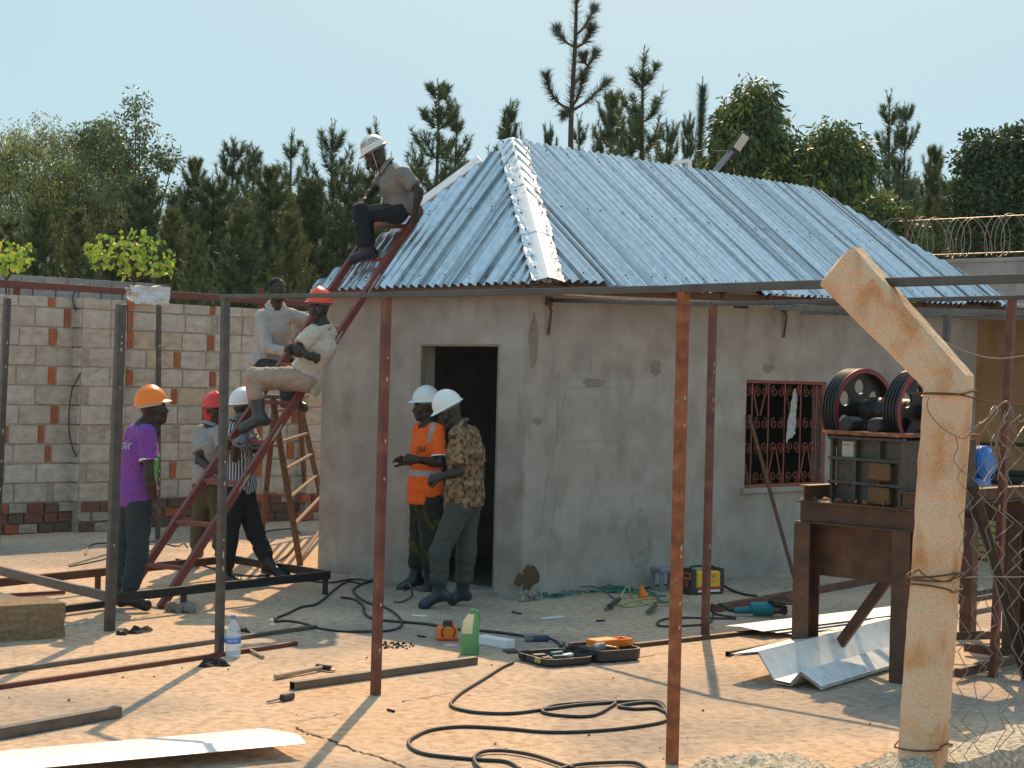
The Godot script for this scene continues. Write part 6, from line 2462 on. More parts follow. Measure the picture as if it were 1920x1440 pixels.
	for e in [[0.24, 0.16], [0.52, 0.14]]:
		st = S()
		lathe(st, [Vector2(0, 0.06), Vector2(0.05, 0.06), Vector2(0.062, 0.045), Vector2(0.062, -0.06), Vector2(0, -0.06)], Transform3D(Basis(Vector3.UP, -cv.normalized(), Vector3.UP.cross(-cv).normalized()), Q(e[0], e[1], y1 + 0.06)), 18)
		fin(st, "cover_cap", M.black_steel, cr)
	st = S()
	var lug := PackedVector3Array()
	for k in 15:
		var g := PI * 1.15 * k / 14.0 - 0.25
		lug.append(Q(0.46 + 0.05 * cos(g), wb + 0.1, axis_y + 0.13 + 0.055 * sin(g)))
	tube(st, lug, 0.016, 6)
	fin(st, "lifting_eye", M.black_steel, cr)
	cr.rotation.y = deg_to_rad(-10.0)
	# clutter on the stand, motor behind
	st = S()
	for i in 9:
		bx(st, Transform3D(Basis.from_euler(Vector3(0.2 * i, i, 0.3)), Q(0.06 + 0.07 * i, -0.02 + 0.03 * sin(i * 2.0), top + 0.02)), Vector3(0.035, 0.012, 0.025), 0.003)
	var sc := fin(st, "scrap_chips", M.orange_rust, tb)
	sc.set_meta("kind", "stuff")
	var mp := at(1822, 866, 13.6)
	var mo := thing("electric_motor", "blue finned electric motor behind the bent concrete pillar", "motor", mp)
	st = S()
	var mx := Transform3D(Basis(Vector3.UP, cu.normalized(), Vector3.UP.cross(cu).normalized()), mp)
	lathe(st, [Vector2(0, -0.17), Vector2(0.10, -0.17), Vector2(0.115, -0.14), Vector2(0.115, 0.14), Vector2(0.09, 0.17), Vector2(0, 0.17)], mx, 20)
	fin(st, "casing", M.blue, mo)
	st = S()
	for k in 12:
		var y := -0.12 + k * 0.022
		lathe(st, [Vector2(0.112, y), Vector2(0.13, y), Vector2(0.13, y + 0.007), Vector2(0.112, y + 0.007)], mx, 20)
	fin(st, "cooling_fins", M.blue, mo)
	st = S()
	bx(st, Transform3D(Basis(cu, Vector3.UP, -cv), mp - Vector3(0, 0.15, 0)), Vector3(0.24, 0.07, 0.2), 0.01)
	fin(st, "base", M.blue, mo)
	st = S()
	bx(st, Transform3D(Basis(cu, Vector3.UP, -cv), Vector3(mp.x, (mp.y - 0.19) / 2, mp.z)), Vector3(0.10, mp.y - 0.19, 0.10), 0.006)
	tag(fin(st, "motor_bracket", M.brown_steel), "brown steel pedestal under the blue motor", "pedestal")
	st = S()
	var g0 := gp(1925, 1272)
	beam(st, at(1822, 905, -g0.z - 0.9), g0, 0.06, 0.06, Vector3.BACK, 0.006)
	tag(fin(st, "leaning_tube", M.black_steel), "dark steel tube leaning behind the chain-link mesh", "tube")
	for e in [[1690, 1194, 2000, 1188, "thin brown bar low behind the mesh, farther one"], [1810, 1213, 1935, 1232, "brown bar on the ground behind the mesh, middle one"], [1795, 1262, 1960, 1222, "brown bar on the ground behind the mesh, nearest one"]]:
		st = S()
		beam(st, gp(e[0], e[1], 0.06), gp(e[2], e[3], 0.06), 0.045, 0.06)
		tag(fin(st, "floor_bar", M.brown_steel), e[4], "bar")

# ---------------------------------------------------------------- bent pillar, mesh, kerb
func build_pillar():
	rng.seed = 88
	var d := 7.75
	var e1 := Vector3(0.70, 0, -0.714)
	var n := Vector3(0.714, 0, 0.70)
	var foot := at(1756, 1500, d)
	var knee := at(1776, 716, d)
	var up := knee - foot
	# the pillar is a bent prism: outline in the plane of the bend, swept along the fence line
	var w := 0.20
	var th := 0.165
	var bd := Vector3(-0.735, 0, 0.678)                         # the arm leans this way, seen from the yard side
	var o := thing("bent_pillar", "rust-stained concrete fence pillar with its top bent to the left", "pillar", Vector3(foot.x, 0, foot.z))
	bd = (-E2 * -1.0)
	bd = Vector3(-0.86, 0, -0.51).normalized()
	var sd := bd.cross(Vector3.UP).normalized()
	if sd.z < 0:
		sd = -sd
	var front := at(1742, 760, d)
	var prof := PackedVector2Array([Vector2(-0.08, -0.75), Vector2(0.10, -0.75), Vector2(0.10, 1.0), Vector2(0.095, 1.045), Vector2(0.06, 1.075), Vector2(-0.30, 1.52), Vector2(-0.36, 1.565), Vector2(-0.43, 1.555), Vector2(-0.49, 1.46), Vector2(-0.47, 1.42), Vector2(-0.08, 0.94)])
	# profile coordinates: x along -bd, y up; origin one metre under the knee
	var org := Vector3(knee.x, knee.y - 1.0, knee.z)
	var nz := noise(3.0, 4, 17)
	var rows := []
	var path := [[Vector2(-0.085, -1.2), Vector2(0.10, -1.2)]]
	for i in 40:
		var y := -1.15 + 2.12 * i / 39.0
		path.append([Vector2(-0.085, y), Vector2(0.10, y + 0.06 * smoothstep(0.7, 0.97, y))])
	for i in 16:
		var f := (i + 1) / 16.0
		path.append([Vector2(-0.085, 0.97).lerp(Vector2(-0.575, 1.425), f), Vector2(0.10, 1.03).lerp(Vector2(-0.425, 1.60), f)])
	var ring := []
	for r in path:
		var q := []
		var k := 9
		for side in 4:
			for j in k:
				var t := float(j) / k
				var u: float
				var v: float
				if side == 0:
					u = t
					v = -0.5
				elif side == 1:
					u = 1.0
					v = -0.5 + t
				elif side == 2:
					u = 1.0 - t
					v = 0.5
				else:
					u = 0.0
					v = 0.5 - t
				var c := 0.035
				var cu2 := clampf(u, c, 1 - c) if absf(v) > 0.49 else u
				var cv2 := clampf(v, -0.5 + c * 1.2, 0.5 - c * 1.2) if (u < 0.01 or u > 0.99) else v
				var p2: Vector2 = (r[0] as Vector2).lerp(r[1], cu2)
				var p := org - bd * p2.x + Vector3(0, p2.y, 0) + sd * cv2 * th
				p += (sd * signf(cv2) * (1.0 if absf(cv2) > 0.4 else 0.0) + bd * (0.5 - cu2)) * 0.012 * nz.get_noise_3dv(p * 2.4) + Vector3(1, 0, 1) * 0.004 * nz.get_noise_3dv(p * 11.0)
				p.x += 0.045 * minf(p2.y - 1.0, 0.0)
				q.append(p)
		ring.append(q)
	var st := S()
	st.set_smooth_group(0)
	for i in ring.size() - 1:
		var m: int = ring[i].size()
		var cen := Vector3.ZERO
		for p in ring[i]:
			cen += p
		cen /= m
		for k in m:
			var k2 := (k + 1) % m
			quad(st, ring[i][k], ring[i][k2], ring[i + 1][k2], ring[i + 1][k], ring[i][k] + ring[i][k2] - cen * 2)
	var last: Array = ring[-1]
	var cen2 := Vector3.ZERO
	for p in last:
		cen2 += p
	cen2 = cen2 / last.size() + (Vector3(0, 0.78, 0) + bd * 0.6).normalized() * 0.035
	for k in last.size():
		tri(st, last[k], last[(k + 1) % last.size()], cen2, bd + Vector3.UP)
	fin(st, "shaft", M.concrete_post, o)
	# wires tied round it
	for e in [[738, 0.010, 0.02], [1083, 0.016, 0.035], [1098, -0.01, 0.03], [1396, 0.0, 0.05], [1075, 0.0, 0.05]]:
		st = S()
		var y := at(1756, e[0], d).y
		var q := PackedVector3Array()
		for k in 29:
			var g := TAU * k / 28
			var cx := clampf(cos(g) * 1.6, -1, 1)
			var sx := clampf(sin(g) * 1.6, -1, 1)
			q.append(org - bd * (0.0075 + cx * 0.101) + sd * sx * (th * 0.5 + 0.009) + Vector3(0.045 * minf(y - org.y - 1.0, 0.0), y - org.y + e[2] * 0.3 * sin(g * 2 + e[0]) + e[1] * cos(g), 0))
		tube(st, q, 0.004, 5)
		fin(st, "tie_wire", M.rust_wire, o)
	var kd := e1
	var ko := at(1806, 1405, 7.95)
	ko.y = 0.0
	# kerb: a rough low wall that the fence stands on, broken down to rubble on the left
	var kb := thing("kerb_wall", "rough cement kerb wall under the fence, broken at its left end", "kerb", Vector3(foot.x, 0, foot.z))
	st = S()
	st.set_smooth_group(0)
	var nk := noise(1.2, 5, 19)
	var cols := []
	var s := -1.9
	while s < 3.4:
		var col := []
		var hgt := 0.27 + 0.02 * nk.get_noise_1d(s * 2.0)
		if s < -0.25:
			hgt -= 0.04 + 0.10 * absf(nk.get_noise_1d(s * 4.0 + 9.0)) + 0.05 * smoothstep(-0.6, -1.8, s)
		for j in 12:
			var t := j / 11.0
			var x := 0.0
			var y := 0.0
			if t < 0.35:
				x = 0.12 + 0.02 * (1 - t / 0.35)
				y = hgt * t / 0.35
			elif t < 0.65:
				x = lerpf(0.12, -0.14, (t - 0.35) / 0.3)
				y = hgt
			else:
				x = -0.14 - 0.02 * (t - 0.65) / 0.35
				y = hgt * (1 - t) / 0.35
			var p := ko + kd * s + n * x + Vector3(0, y, 0)
			var am := 0.03 if s < -0.2 else 0.010
			p += Vector3(0, am * nk.get_noise_3dv(p * 7.0) * (1 if y > 0.05 else 0), 0) + n * am * nk.get_noise_3dv(p * 5.0 + Vector3(9, 0, 0))
			col.append(p)
		cols.append(col)
		s += 0.045
	for i in cols.size() - 1:
		for j in 11:
			quad(st, cols[i][j], cols[i + 1][j], cols[i + 1][j + 1], cols[i][j + 1], Vector3.UP * (1 if j > 2 and j < 8 else 0.05) + n * (1 if j < 4 else (-1 if j > 7 else 0)))
	fin(st, "kerb", M.kerb, kb)
	# the broken arm of the kerb, left of the pillar
	var rb := thing("kerb_rubble", "broken pale cement kerb and rubble at the lower edge left of the pillar", "kerb", at(1480, 1440, 7.7) * Vector3(1, 0, 1))
	st = S()
	st.set_smooth_group(0)
	cols = []
	var tops := [[1255, 1452], [1290, 1438], [1330, 1424], [1380, 1420], [1400, 1414], [1428, 1409], [1460, 1411], [1500, 1420], [1545, 1434], [1575, 1442], [1610, 1438], [1650, 1424], [1690, 1408], [1716, 1402]]
	for i in 121:
		var px := lerpf(1255, 1714, i / 120.0)
		var k := 0
		while k < tops.size() - 2 and tops[k + 1][0] < px:
			k += 1
		var f: float = (px - tops[k][0]) / (tops[k + 1][0] - tops[k][0])
		var tp := at(px, lerpf(tops[k][1], tops[k + 1][1], f), 7.85)
		var col := []
		for j in 15:
			var t := j / 14.0
			var z := lerpf(-7.97, -7.3, t)
			var y := tp.y * (smoothstep(0.0, 0.14, t) - smoothstep(0.75, 1.0, t) * 0.9)
			var p := Vector3(tp.x, y, z)
			p.y += (0.024 * nk.get_noise_3dv(p * 9.0) + 0.016 * nk.get_noise_3dv(p * 26.0)) * smoothstep(0.0, 0.1, t)
			col.append(p)
		cols.append(col)
	for i in 120:
		for j in 14:
			quad(st, cols[i][j], cols[i + 1][j], cols[i + 1][j + 1], cols[i][j + 1], Vector3(0, 1, -0.3 if j < 3 else 0.1))
	fin(st, "rubble", M.kerb, rb)
	# loosened chain-link mesh: every zigzag wire is a part
	var mesh := thing("chain_link_mesh", "slack torn chain-link mesh right of the bent pillar", "fence", at(1860, 1390, 7.7))
	var NZ := noise(0.9, 3, 23)
	var pitch_x := 30.0
	for i in 7:
		for s2 in [0.0]:
			var q := []
			var x0 := 1805.0 + i * 24.0
			var sag: float = [870, 800, 772, 790, 780, 760, 770][i]
			var y := sag
			var k := 0
			while y < 1450:
				var px := x0 + (13.0 if k % 2 == 0 else -13.0) * (1.0 + 0.7 * NZ.get_noise_2d(y * 0.06, i * 4.0)) + 20.0 * NZ.get_noise_2d(i * 9.0, y * 0.012) - (y - 1100) * 0.012
				q.append(at(px, y + 6.0 * NZ.get_noise_2d(px * 0.1, i * 5.0), 7.62 + 0.05 * NZ.get_noise_2d(i * 3.0, y * 0.02) + (i - 2) * -0.0 + (0.012 if k % 2 else -0.012) + (px - 1800) * 0.0021))
				y += 32.0 + 9.0 * NZ.get_noise_2d(y * 0.05, i * 7.0)
				k += 1
			var st2 := S()
			tube(st2, smooth(q, 2), 0.0022, 5)
			fin(st2, "wire", M.wire, mesh)
	# the crumpled bundle of mesh top by the red post
	for e in [[[1815, 805], [1845, 790], [1868, 765], [1888, 752], [1893, 766], [1880, 790], [1866, 812], [1858, 828]], [[1858, 828], [1862, 850], [1868, 870], [1852, 890], [1844, 905]], [[1848, 800], [1870, 772], [1864, 762], [1856, 775], [1850, 805], [1870, 835], [1876, 860]], [[1893, 790], [1905, 815], [1900, 780], [1895, 762], [1910, 790], [1922, 785]], [[1885, 770], [1875, 800], [1866, 840], [1872, 880], [1882, 900]], [[1920, 800], [1903, 825], [1886, 850], [1874, 880], [1870, 900]], [[1838, 790], [1830, 803], [1826, 812]], [[1742, 745], [1738, 760], [1746, 780], [1770, 805], [1794, 818], [1810, 822], [1826, 803]], [[1792, 818], [1796, 840], [1788, 860], [1800, 880], [1815, 892]]]:
		var q := []
		for p in e:
			q.append(at(p[0], p[1], 7.55 + (p[0] - 1800) * 0.002 + rng.randf_range(-0.03, 0.03)))
		st = S()
		tube(st, smooth(q, 4), 0.0028, 5)
		fin(st, "wire", M.wire, mesh)
	# top wire and the others that cross the picture
	for e in [[[[1700, 738, 7.6], [1760, 737, 7.58], [1800, 740, 7.62], [1850, 753, 7.7], [1890, 756, 7.8], [1930, 762, 7.9]], "rusty fence wire tied across the bent pillar at its knee", M.rust_wire, 0.0036],
			[[[1770, 640, 8.2], [1800, 655, 8.3], [1840, 668, 8.4], [1880, 672, 8.6], [1930, 665, 8.8]], "pale slack wire hanging right of the pillar top", M.wire, 0.003],
			[[[1810, 1083, 7.65], [1850, 1081, 7.7], [1900, 1082, 7.8], [1940, 1080, 7.9]], "pale fence wire tied to the pillar below its middle", M.wire, 0.0028],
			[[[1712, 1075, 7.58], [1722, 1068, 7.57], [1728, 1074, 7.57], [1740, 1082, 7.57], [1770, 1090, 7.57], [1806, 1078, 7.6]], "rusty curled wire end on the pillar front", M.rust_wire, 0.0036]]:
		var q := []
		for p in e[0]:
			q.append(at(p[0], p[1], p[2]))
		st = S()
		tube(st, smooth(q, 5), e[3], 5)
		tag(fin(st, "fence_wire", e[2]), e[1], "wire")

# ---------------------------------------------------------------- things on the ground
func cable(pts: Array, r: float, m: Material, label: String, y := 0.0):
	var q := []
	for p in pts:
		q.append(gp(p[0], p[1], r + y + (p[2] if p.size() > 2 else 0.0)))
	var st := S()
	tube(st, smooth(q, 6), r, 6)
	tag(fin(st, "cable", m), label, "cable")

func bar(x0, y0, x1, y1, w: float, h: float, m: Material, label: String, hollow := false, called := "steel_tube"):
	var st := S()
	var a := gp(x0, y0, h / 2)
	var b := gp(x1, y1, h / 2)
	if hollow:
		rect_tube(st, a, b, w, h, 0.004)
	else:
		beam(st, a, b, w, h)
	tag(fin(st, called, m), label, "steel tube")

func folded(called: String, prof: Array, a: Vector3, b: Vector3, m: Material, label: String, parent: Node3D = null, t := 0.003) -> Node3D:
	# a folded sheet: prof points (across, up), from a to b
	var z := (b - a).normalized()
	var x := z.cross(Vector3.UP).normalized()
	var st := S()
	for i in prof.size() - 1:
		var p: Vector2 = prof[i]
		var q: Vector2 = prof[i + 1]
		var n := Vector2(p.y - q.y, q.x - p.x).normalized()
		if n.y < 0:
			n = -n
		var off := (x * n.x + Vector3.UP * n.y) * t
		var c := [a + x * p.x + Vector3.UP * p.y, a + x * q.x + Vector3.UP * q.y, b + x * q.x + Vector3.UP * q.y, b + x * p.x + Vector3.UP * p.y]
		quad(st, c[0], c[1], c[2], c[3], -off)
		quad(st, c[0] + off, c[1] + off, c[2] + off, c[3] + off, off)
		quad(st, c[0], c[1], c[1] + off, c[0] + off, a - b)
		quad(st, c[3], c[2], c[2] + off, c[3] + off, b - a)
		if i == 0:
			quad(st, c[0], c[3], c[3] + off, c[0] + off, x * (p.x - q.x))
		if i == prof.size() - 2:
			quad(st, c[1], c[2], c[2] + off, c[1] + off, x * (q.x - p.x))
	var o := fin(st, called, m, parent)
	if parent == null:
		tag(o, label, "flashing")
	return o

func build_ground_things():
	rng.seed = 1234
	# long tubes
	bar(-60, 1268, 592, 1175, 0.035, 0.03, M.mill_steel, "long thin steel tube on the ground, farther of the two at left")
	bar(-60, 1296, 556, 1206, 0.035, 0.03, M.red_paint, "long thin dark red tube on the ground, nearer of the two at left")
	bar(-80, 1389, 222, 1334, 0.06, 0.06, M.mill_steel, "thick grey steel tube at the lower left, cut by the edge", true)
	bar(548, 1286, 891, 1238, 0.05, 0.05, M.mill_steel, "square hollow steel tube passing behind the foot of the red post", true)
	bar(1340, 1141, 1690, 1078, 0.06, 0.06, M.red_steel, "dark red steel tube lying behind the angle grinder")
	bar(1190, 1210, 1420, 1184, 0.045, 0.03, M.brown_steel, "brown flat bar on the ground behind the rusty post")
	bar(1364, 1226, 1760, 1150, 0.035, 0.035, M.black_steel, "black steel tube under the crusher stand, farther one", true)
	bar(1440, 1213, 1780, 1150, 0.04, 0.035, M.black_steel, "black steel tube under the crusher stand, nearer one", true)
	bar(1800, 1118, 1960, 1090, 0.04, 0.04, M.mill_steel, "steel tube on the ground behind the mesh, farthest of three")
	bar(1800, 1128, 1960, 1100, 0.04, 0.04, M.black_steel, "steel tube on the ground behind the mesh, middle of three")
	bar(1805, 1151, 1960, 1122, 0.04, 0.04, M.mill_steel, "steel tube on the ground behind the mesh, nearest of three")
	var st := S()
	beam(st, on_long(1404, 778, 0.03), gp(1490, 1086), 0.035, 0.035, Vector3.BACK)
	tag(fin(st, "leaning_stick", M.wood), "thin brown stick leaning on the wall beside the window", "stick")
	# folded white flashings
	var fa := gp(-120, 1440, 0.06)
	var fb := gp(536, 1381, 0.06)
	folded("roof_flashing", [Vector2(-0.30, 0.005), Vector2(0.10, 0.052), Vector2(0.135, 0.044), Vector2(0.16, 0.056), Vector2(0.245, 0.03)], fa + Vector3(0, -0.02, 0), fb + Vector3(0, -0.02, 0), M.flashing_pale, "long white folded flashing at the lower left corner")
	for k in 3:
		folded("roof_flashing", [Vector2(-0.20 - 0.02 * k, 0.0), Vector2(-0.05, 0.012), Vector2(0.17, 0.004)], gp(1398 + 26 * k, 1180 + 3 * k, 0.022 + 0.016 * (2 - k)), gp(1760, 1136 + 3 * k, 0.022 + 0.016 * (2 - k)), M.flashing_pale, ["topmost white flashing in the flat stack behind the crusher stand legs", "middle white flashing in the flat stack behind the crusher stand legs", "lowest white flashing in the flat stack behind the crusher stand legs"][k])
	var wa := gp(1466, 1288, 0.0)
	var wb := wa + Vector3(0.57, 0, -0.82) * 2.3
	var V := [Vector2(-0.36, 0.15), Vector2(-0.17, 0.185), Vector2(-0.05, 0.02), Vector2(0.06, 0.012), Vector2(0.13, 0.095), Vector2(0.27, 0.015)]
	for k in 3:
		var pr := []
		for v in V:
			pr.append(v + Vector2(0.004 * k, 0.011 * k))
		var z := (wb - wa).normalized()
		var fl := folded("roof_flashing", pr, wa + z * 0.03 * sin(k * 2.0), wb, M.flashing_pale, ["lowest zigzag-folded white flashing of the stack in front of the crusher stand", "middle zigzag-folded white flashing of the stack in front of the crusher stand", "topmost zigzag-folded white flashing, with handwriting, in front of the crusher stand"][k])
		if k == 2:
			var x := z.cross(Vector3.UP).normalized()
			for e in [["EX", 0.07, 0.45, -0.27], ["7210 x", 0.05, 0.92, -0.23], ["Sebunga", 0.055, 1.30, -0.31], ["Boutuck", 0.055, 1.34, -0.23], ["D-ml", 0.065, 1.80, -0.28]]:
				var c: float = e[2]
				var ac: float = e[3]
				var sx := -1.0 if x.dot(EYE - wa) < 0 else 1.0
				write_on("handwriting", fl, e[0], e[1], func(p: Vector2) -> Vector3:
					var q := ac - sx * 0.0 + (-p.y if x.z > 0 else p.y)
					return wa + z * (c + p.x) + x * q + Vector3(0, 0.022 + 0.0045 + lerpf(0.15, 0.185, (q + 0.36) / 0.19), 0), M.ink)
	# tools
	hammer(gp(516, 1275), gp(606, 1258), "claw hammer with long pale handle beside the square tube", 0.018)
	hammer(gp(493, 1236), gp(466, 1222), "small hammer lying near the water bottle", 0.013)
	var ch := thing("chisel", "short tool with black grip lying left of the square tube end", "chisel", gp(530, 1310))
	st = S()
	beam(st, gp(501, 1316, 0.012), gp(530, 1308, 0.018), 0.022, 0.008)
	fin(st, "blade", M.mill_steel, ch)
	st = S()
	beam(st, gp(528, 1309, 0.022), gp(549, 1304, 0.022), 0.042, 0.04, Vector3.UP, 0.008)
	fin(st, "grip", M.black_plastic, ch)
	rag([[222, 1191], [240, 1188], [262, 1186], [284, 1180]], 0.03, "twisted black rag on the ground near the double post")
	rag([[380, 1252], [400, 1246], [426, 1250]], 0.04, "crumpled black rag at the foot of the grey corner post")
	rag([[445, 1186], [456, 1184], [468, 1187]], 0.018, "small black rag scrap behind the water bottle")
	bottle()
	jug()
	battery()
	toolcase()
	welder()
	grinder()
	# white box by the jug
	st = S()
	var wb0 := gp(902, 1206)
	var wb1 := gp(957, 1216)
	beam(st, wb0 + Vector3(0, 0.03, 0), wb1 + Vector3(0, 0.03, 0), 0.09, 0.06, Vector3.UP, 0.003)
	tag(fin(st, "white_block", M.white), "small white box lying right of the green jug", "box")
	st = S()
	lathe(st, [Vector2(0, 0.012), Vector2(0.05, 0.012), Vector2(0.055, 0.004), Vector2(0.055, 0)], Transform3D(Basis(), gp(957, 1222)), 16)
	tag(fin(st, "disc", M.black_plastic), "thin dark grinding disc beside the white box", "disc")
	for e in [[[772, 1154], [800, 1155], "white offcut strip on the shaded ground near the boots", M.white, 0.03], [[1018, 1160], [1056, 1156], "pale glassy shard on the shaded ground near the house corner", M.flashing_pale, 0.05], [[1118, 1164], [1134, 1163], "small black chip of rubber in the shade, right of the shard", M.black_rubber, 0.02], [[783, 1192], [798, 1194], "small dark chip left of the orange battery", M.black_rubber, 0.015], [[726, 1330], [740, 1334], "dark splinter on the sunlit ground right of the red post", M.rag, 0.01], [[960, 1147], [977, 1151], "dark splinter in the shade before the house corner", M.rag, 0.012]]:
		st = S()
		beam(st, gp(e[0][0], e[0][1], 0.008), gp(e[1][0], e[1][1], 0.008), e[4], 0.012, Vector3.UP, 0.002)
		tag(fin(st, "offcut", e[3]), e[2], "offcut")
	st = S()
	for i in 40:
		var p := gp(rng.randf_range(718, 775), rng.randf_range(1203, 1216), 0.006)
		bx(st, Transform3D(Basis.from_euler(Vector3(rng.randf(), rng.randf() * 6, rng.randf())), p), Vector3(rng.randf_range(0.008, 0.03), 0.008, rng.randf_range(0.006, 0.02)), 0.002)
	var chips := tag(fin(st, "metal_chips", M.rag), "scatter of dark metal chips right of the red post", "chips")
	chips.set_meta("kind", "stuff")
	st = S()
	for i in 500:
		var z := rng.randf_range(7.6, 20.0)
		var p := Vector3(rng.randf_range(-0.31, 0.31) * z, 0.0, -z)
		if (p - P0).dot(E1) > -0.3 and (p - P0).dot(E2) > -0.3:
			continue
		var s := 0.003 + 0.012 * pow(rng.randf(), 5.0)
		bx(st, Transform3D(Basis.from_euler(Vector3(rng.randf() * 6, rng.randf() * 6, 0)), p + Vector3(0, s * 0.3, 0)), Vector3(s, s * 0.7, s * 1.3), s * 0.25)
	var grit := tag(fin(st, "grit", M.patch_dark), "scattered grit and pebbles on the yard", "grit")
	grit.set_meta("kind", "stuff")
	# cables
	cable([[962, 1242], [940, 1252], [918, 1266], [895, 1280], [866, 1298], [848, 1314], [846, 1323], [862, 1330], [900, 1336], [960, 1337], [1020, 1330], [1080, 1322], [1130, 1318], [1154, 1317], [1140, 1328], [1116, 1340], [1085, 1343], [1040, 1340], [1018, 1335], [1022, 1328], [1050, 1321], [1120, 1316], [1170, 1315], [1225, 1314], [1246, 1322], [1249, 1335], [1230, 1328], [1190, 1329], [1160, 1324], [1205, 1317], [1236, 1320], [1252, 1343], [1240, 1354], [1180, 1364], [1100, 1371], [1020, 1372], [950, 1366], [870, 1362], [810, 1368], [776, 1382], [766, 1393], [775, 1405], [800, 1414], [850, 1420], [900, 1424], [950, 1428], [975, 1442]], 0.0105, M.cable, "long dark cable looping over the sunlit ground from the tool case")
	cable([[905, 1445], [890, 1428], [892, 1416], [912, 1408], [950, 1408], [1000, 1416], [1050, 1432], [1075, 1440]], 0.0105, M.cable, "loop of dark cable at the lower edge, left coil", 0.006)
	cable([[1040, 1446], [1080, 1434], [1130, 1430], [1190, 1430], [1216, 1444]], 0.0105, M.cable, "loop of dark cable at the lower edge, right coil", 0.004)
	cable([[520, 1164], [516, 1160], [540, 1150], [566, 1138], [590, 1134], [606, 1124], [622, 1110], [640, 1096], [655, 1090], [680, 1094], [700, 1086]], 0.010, M.cable, "black cable snaking from the grey post toward the house wall")
	cable([[516, 1166], [536, 1164], [566, 1168], [600, 1178], [640, 1183], [690, 1184], [730, 1182], [752, 1174], [750, 1160], [735, 1146], [715, 1136], [690, 1130], [668, 1116], [664, 1104], [690, 1090], [720, 1082], [740, 1080]], 0.010, M.cable, "black cable making a wide loop behind the red post")
	cable([[640, 1120], [665, 1124], [680, 1135], [684, 1150], [700, 1160], [740, 1165], [800, 1170], [860, 1180], [920, 1184], [980, 1192], [1000, 1198]], 0.011, M.cable, "black cable running past the green jug to the blue plug")
	cable([[760, 1108, 0.05], [752, 1100, 0.10], [765, 1094, 0.12], [772, 1106, 0.07], [772, 1118], [755, 1128], [738, 1129]], 0.009, M.cable_grey, "pale cable loop at the boots of the man in orange")
	cable([[500, 1090], [560, 1088], [620, 1092], [660, 1086], [700, 1090]], 0.009, M.cable, "black cable along the foot of the house wall")
	cable([[1265, 1125], [1240, 1128], [1226, 1112], [1180, 1104], [1150, 1108], [1120, 1108], [1085, 1104], [1095, 1100], [1140, 1106], [1200, 1113], [1250, 1118]], 0.010, M.net, "green cable along the foot of the house wall", 0.01)
	cable([[1150, 1140], [1160, 1125], [1176, 1098, 0.10], [1180, 1105, 0.08], [1186, 1120], [1210, 1132], [1240, 1135], [1268, 1134], [1280, 1128], [1262, 1122], [1225, 1122], [1190, 1126], [1166, 1134], [1180, 1138], [1220, 1130], [1262, 1118]], 0.008, M.foam, "tangle of pale yellow cable left of the rusty post")
	cable([[1090, 1100, 0.08], [1110, 1100, 0.06], [1130, 1106, 0.05], [1148, 1120], [1160, 1128]], 0.008, M.cable_grey, "thin grey cable end reaching into the yellow tangle")
	cable([[1210, 1104], [1230, 1098], [1270, 1098], [1300, 1112]], 0.010, M.cable, "black cable behind the yellow tangle")
	cable([[1352, 1095, 0.05], [1375, 1108], [1400, 1115], [1420, 1117]], 0.012, M.cable, "black mains cable leaving the welding machine to the right")
	cable([[1335, 1132, 0.10], [1334, 1146, 0.03], [1345, 1152], [1360, 1155], [1380, 1158]], 0.009, M.cable, "thin black cable rising to the grinder from the red post")
	cable([[1380, 1160], [1330, 1159], [1280, 1158], [1250, 1160], [1233, 1167], [1240, 1174], [1290, 1173], [1330, 1168], [1337, 1150]], 0.009, M.cable, "black cable loop in front of the angle grinder")
	cable([[950, 1224], [985, 1222], [1010, 1220]], 0.007, M.cable, "thin dark cable from the disc to the tool case")
	cable([[160, 1040], [170, 1022], [200, 1018], [240, 1021], [290, 1015], [330, 1024], [345, 1018], [352, 1026]], 0.009, M.cable_grey, "pale cable lying on the sunlit ground behind the purple shirt", 0.0)
	cable([[130, 1062], [180, 1052], [230, 1040], [300, 1030]], 0.008, M.cable, "dark cable on the sunlit ground behind the double post")
	cable([[490, 1060], [520, 1052], [545, 1036], [556, 1015], [562, 1000], [550, 992], [520, 993], [490, 998]], 0.009, M.cable, "dark cable loop under the wooden step ladder")
	cable([[330, 1048], [380, 1060], [430, 1075], [480, 1080], [520, 1075]], 0.009, M.cable, "dark cable under the black floor frame")
	# blue plug and coupling
	var pg := thing("plug_connector", "blue and grey plug coupling in the shade left of the tool case", "plug", gp(1010, 1196))
	st = S()
	beam(st, gp(986, 1196, 0.03), gp(1004, 1194, 0.03), 0.06, 0.055, Vector3.UP, 0.012)
	fin(st, "socket", M.dull_grey, pg)
	st = S()
	beam(st, gp(1002, 1197, 0.025), gp(1029, 1196, 0.025), 0.05, 0.045, Vector3.UP, 0.014)
	fin(st, "plug", mat(lin(0.05, 0.065, 0.11), 0.5), pg)
	cable([[1029, 1196, 0.02], [1045, 1204], [1052, 1212], [1058, 1206]], 0.010, M.cable, "short cable end between the blue plug and the tool case")
	# tangle extras
	var cl := thing("orange_plug", "orange plug standing in the cable tangle by the wall", "plug", gp(1207, 1122))
	st = S()
	lathe(st, [Vector2(0, 0), Vector2(0.045, 0), Vector2(0.045, 0.03), Vector2(0.02, 0.09), Vector2(0.012, 0.12), Vector2(0, 0.12)], Transform3D(Basis.from_euler(Vector3(0.2, 0, 0.25)), gp(1207, 1121)), 12)
	fin(st, "cap", M.orange, cl)
	var eh := thing("electrode_holder", "black electrode holder lying in the cable tangle", "electrode holder", gp(1150, 1135))
	st = S()
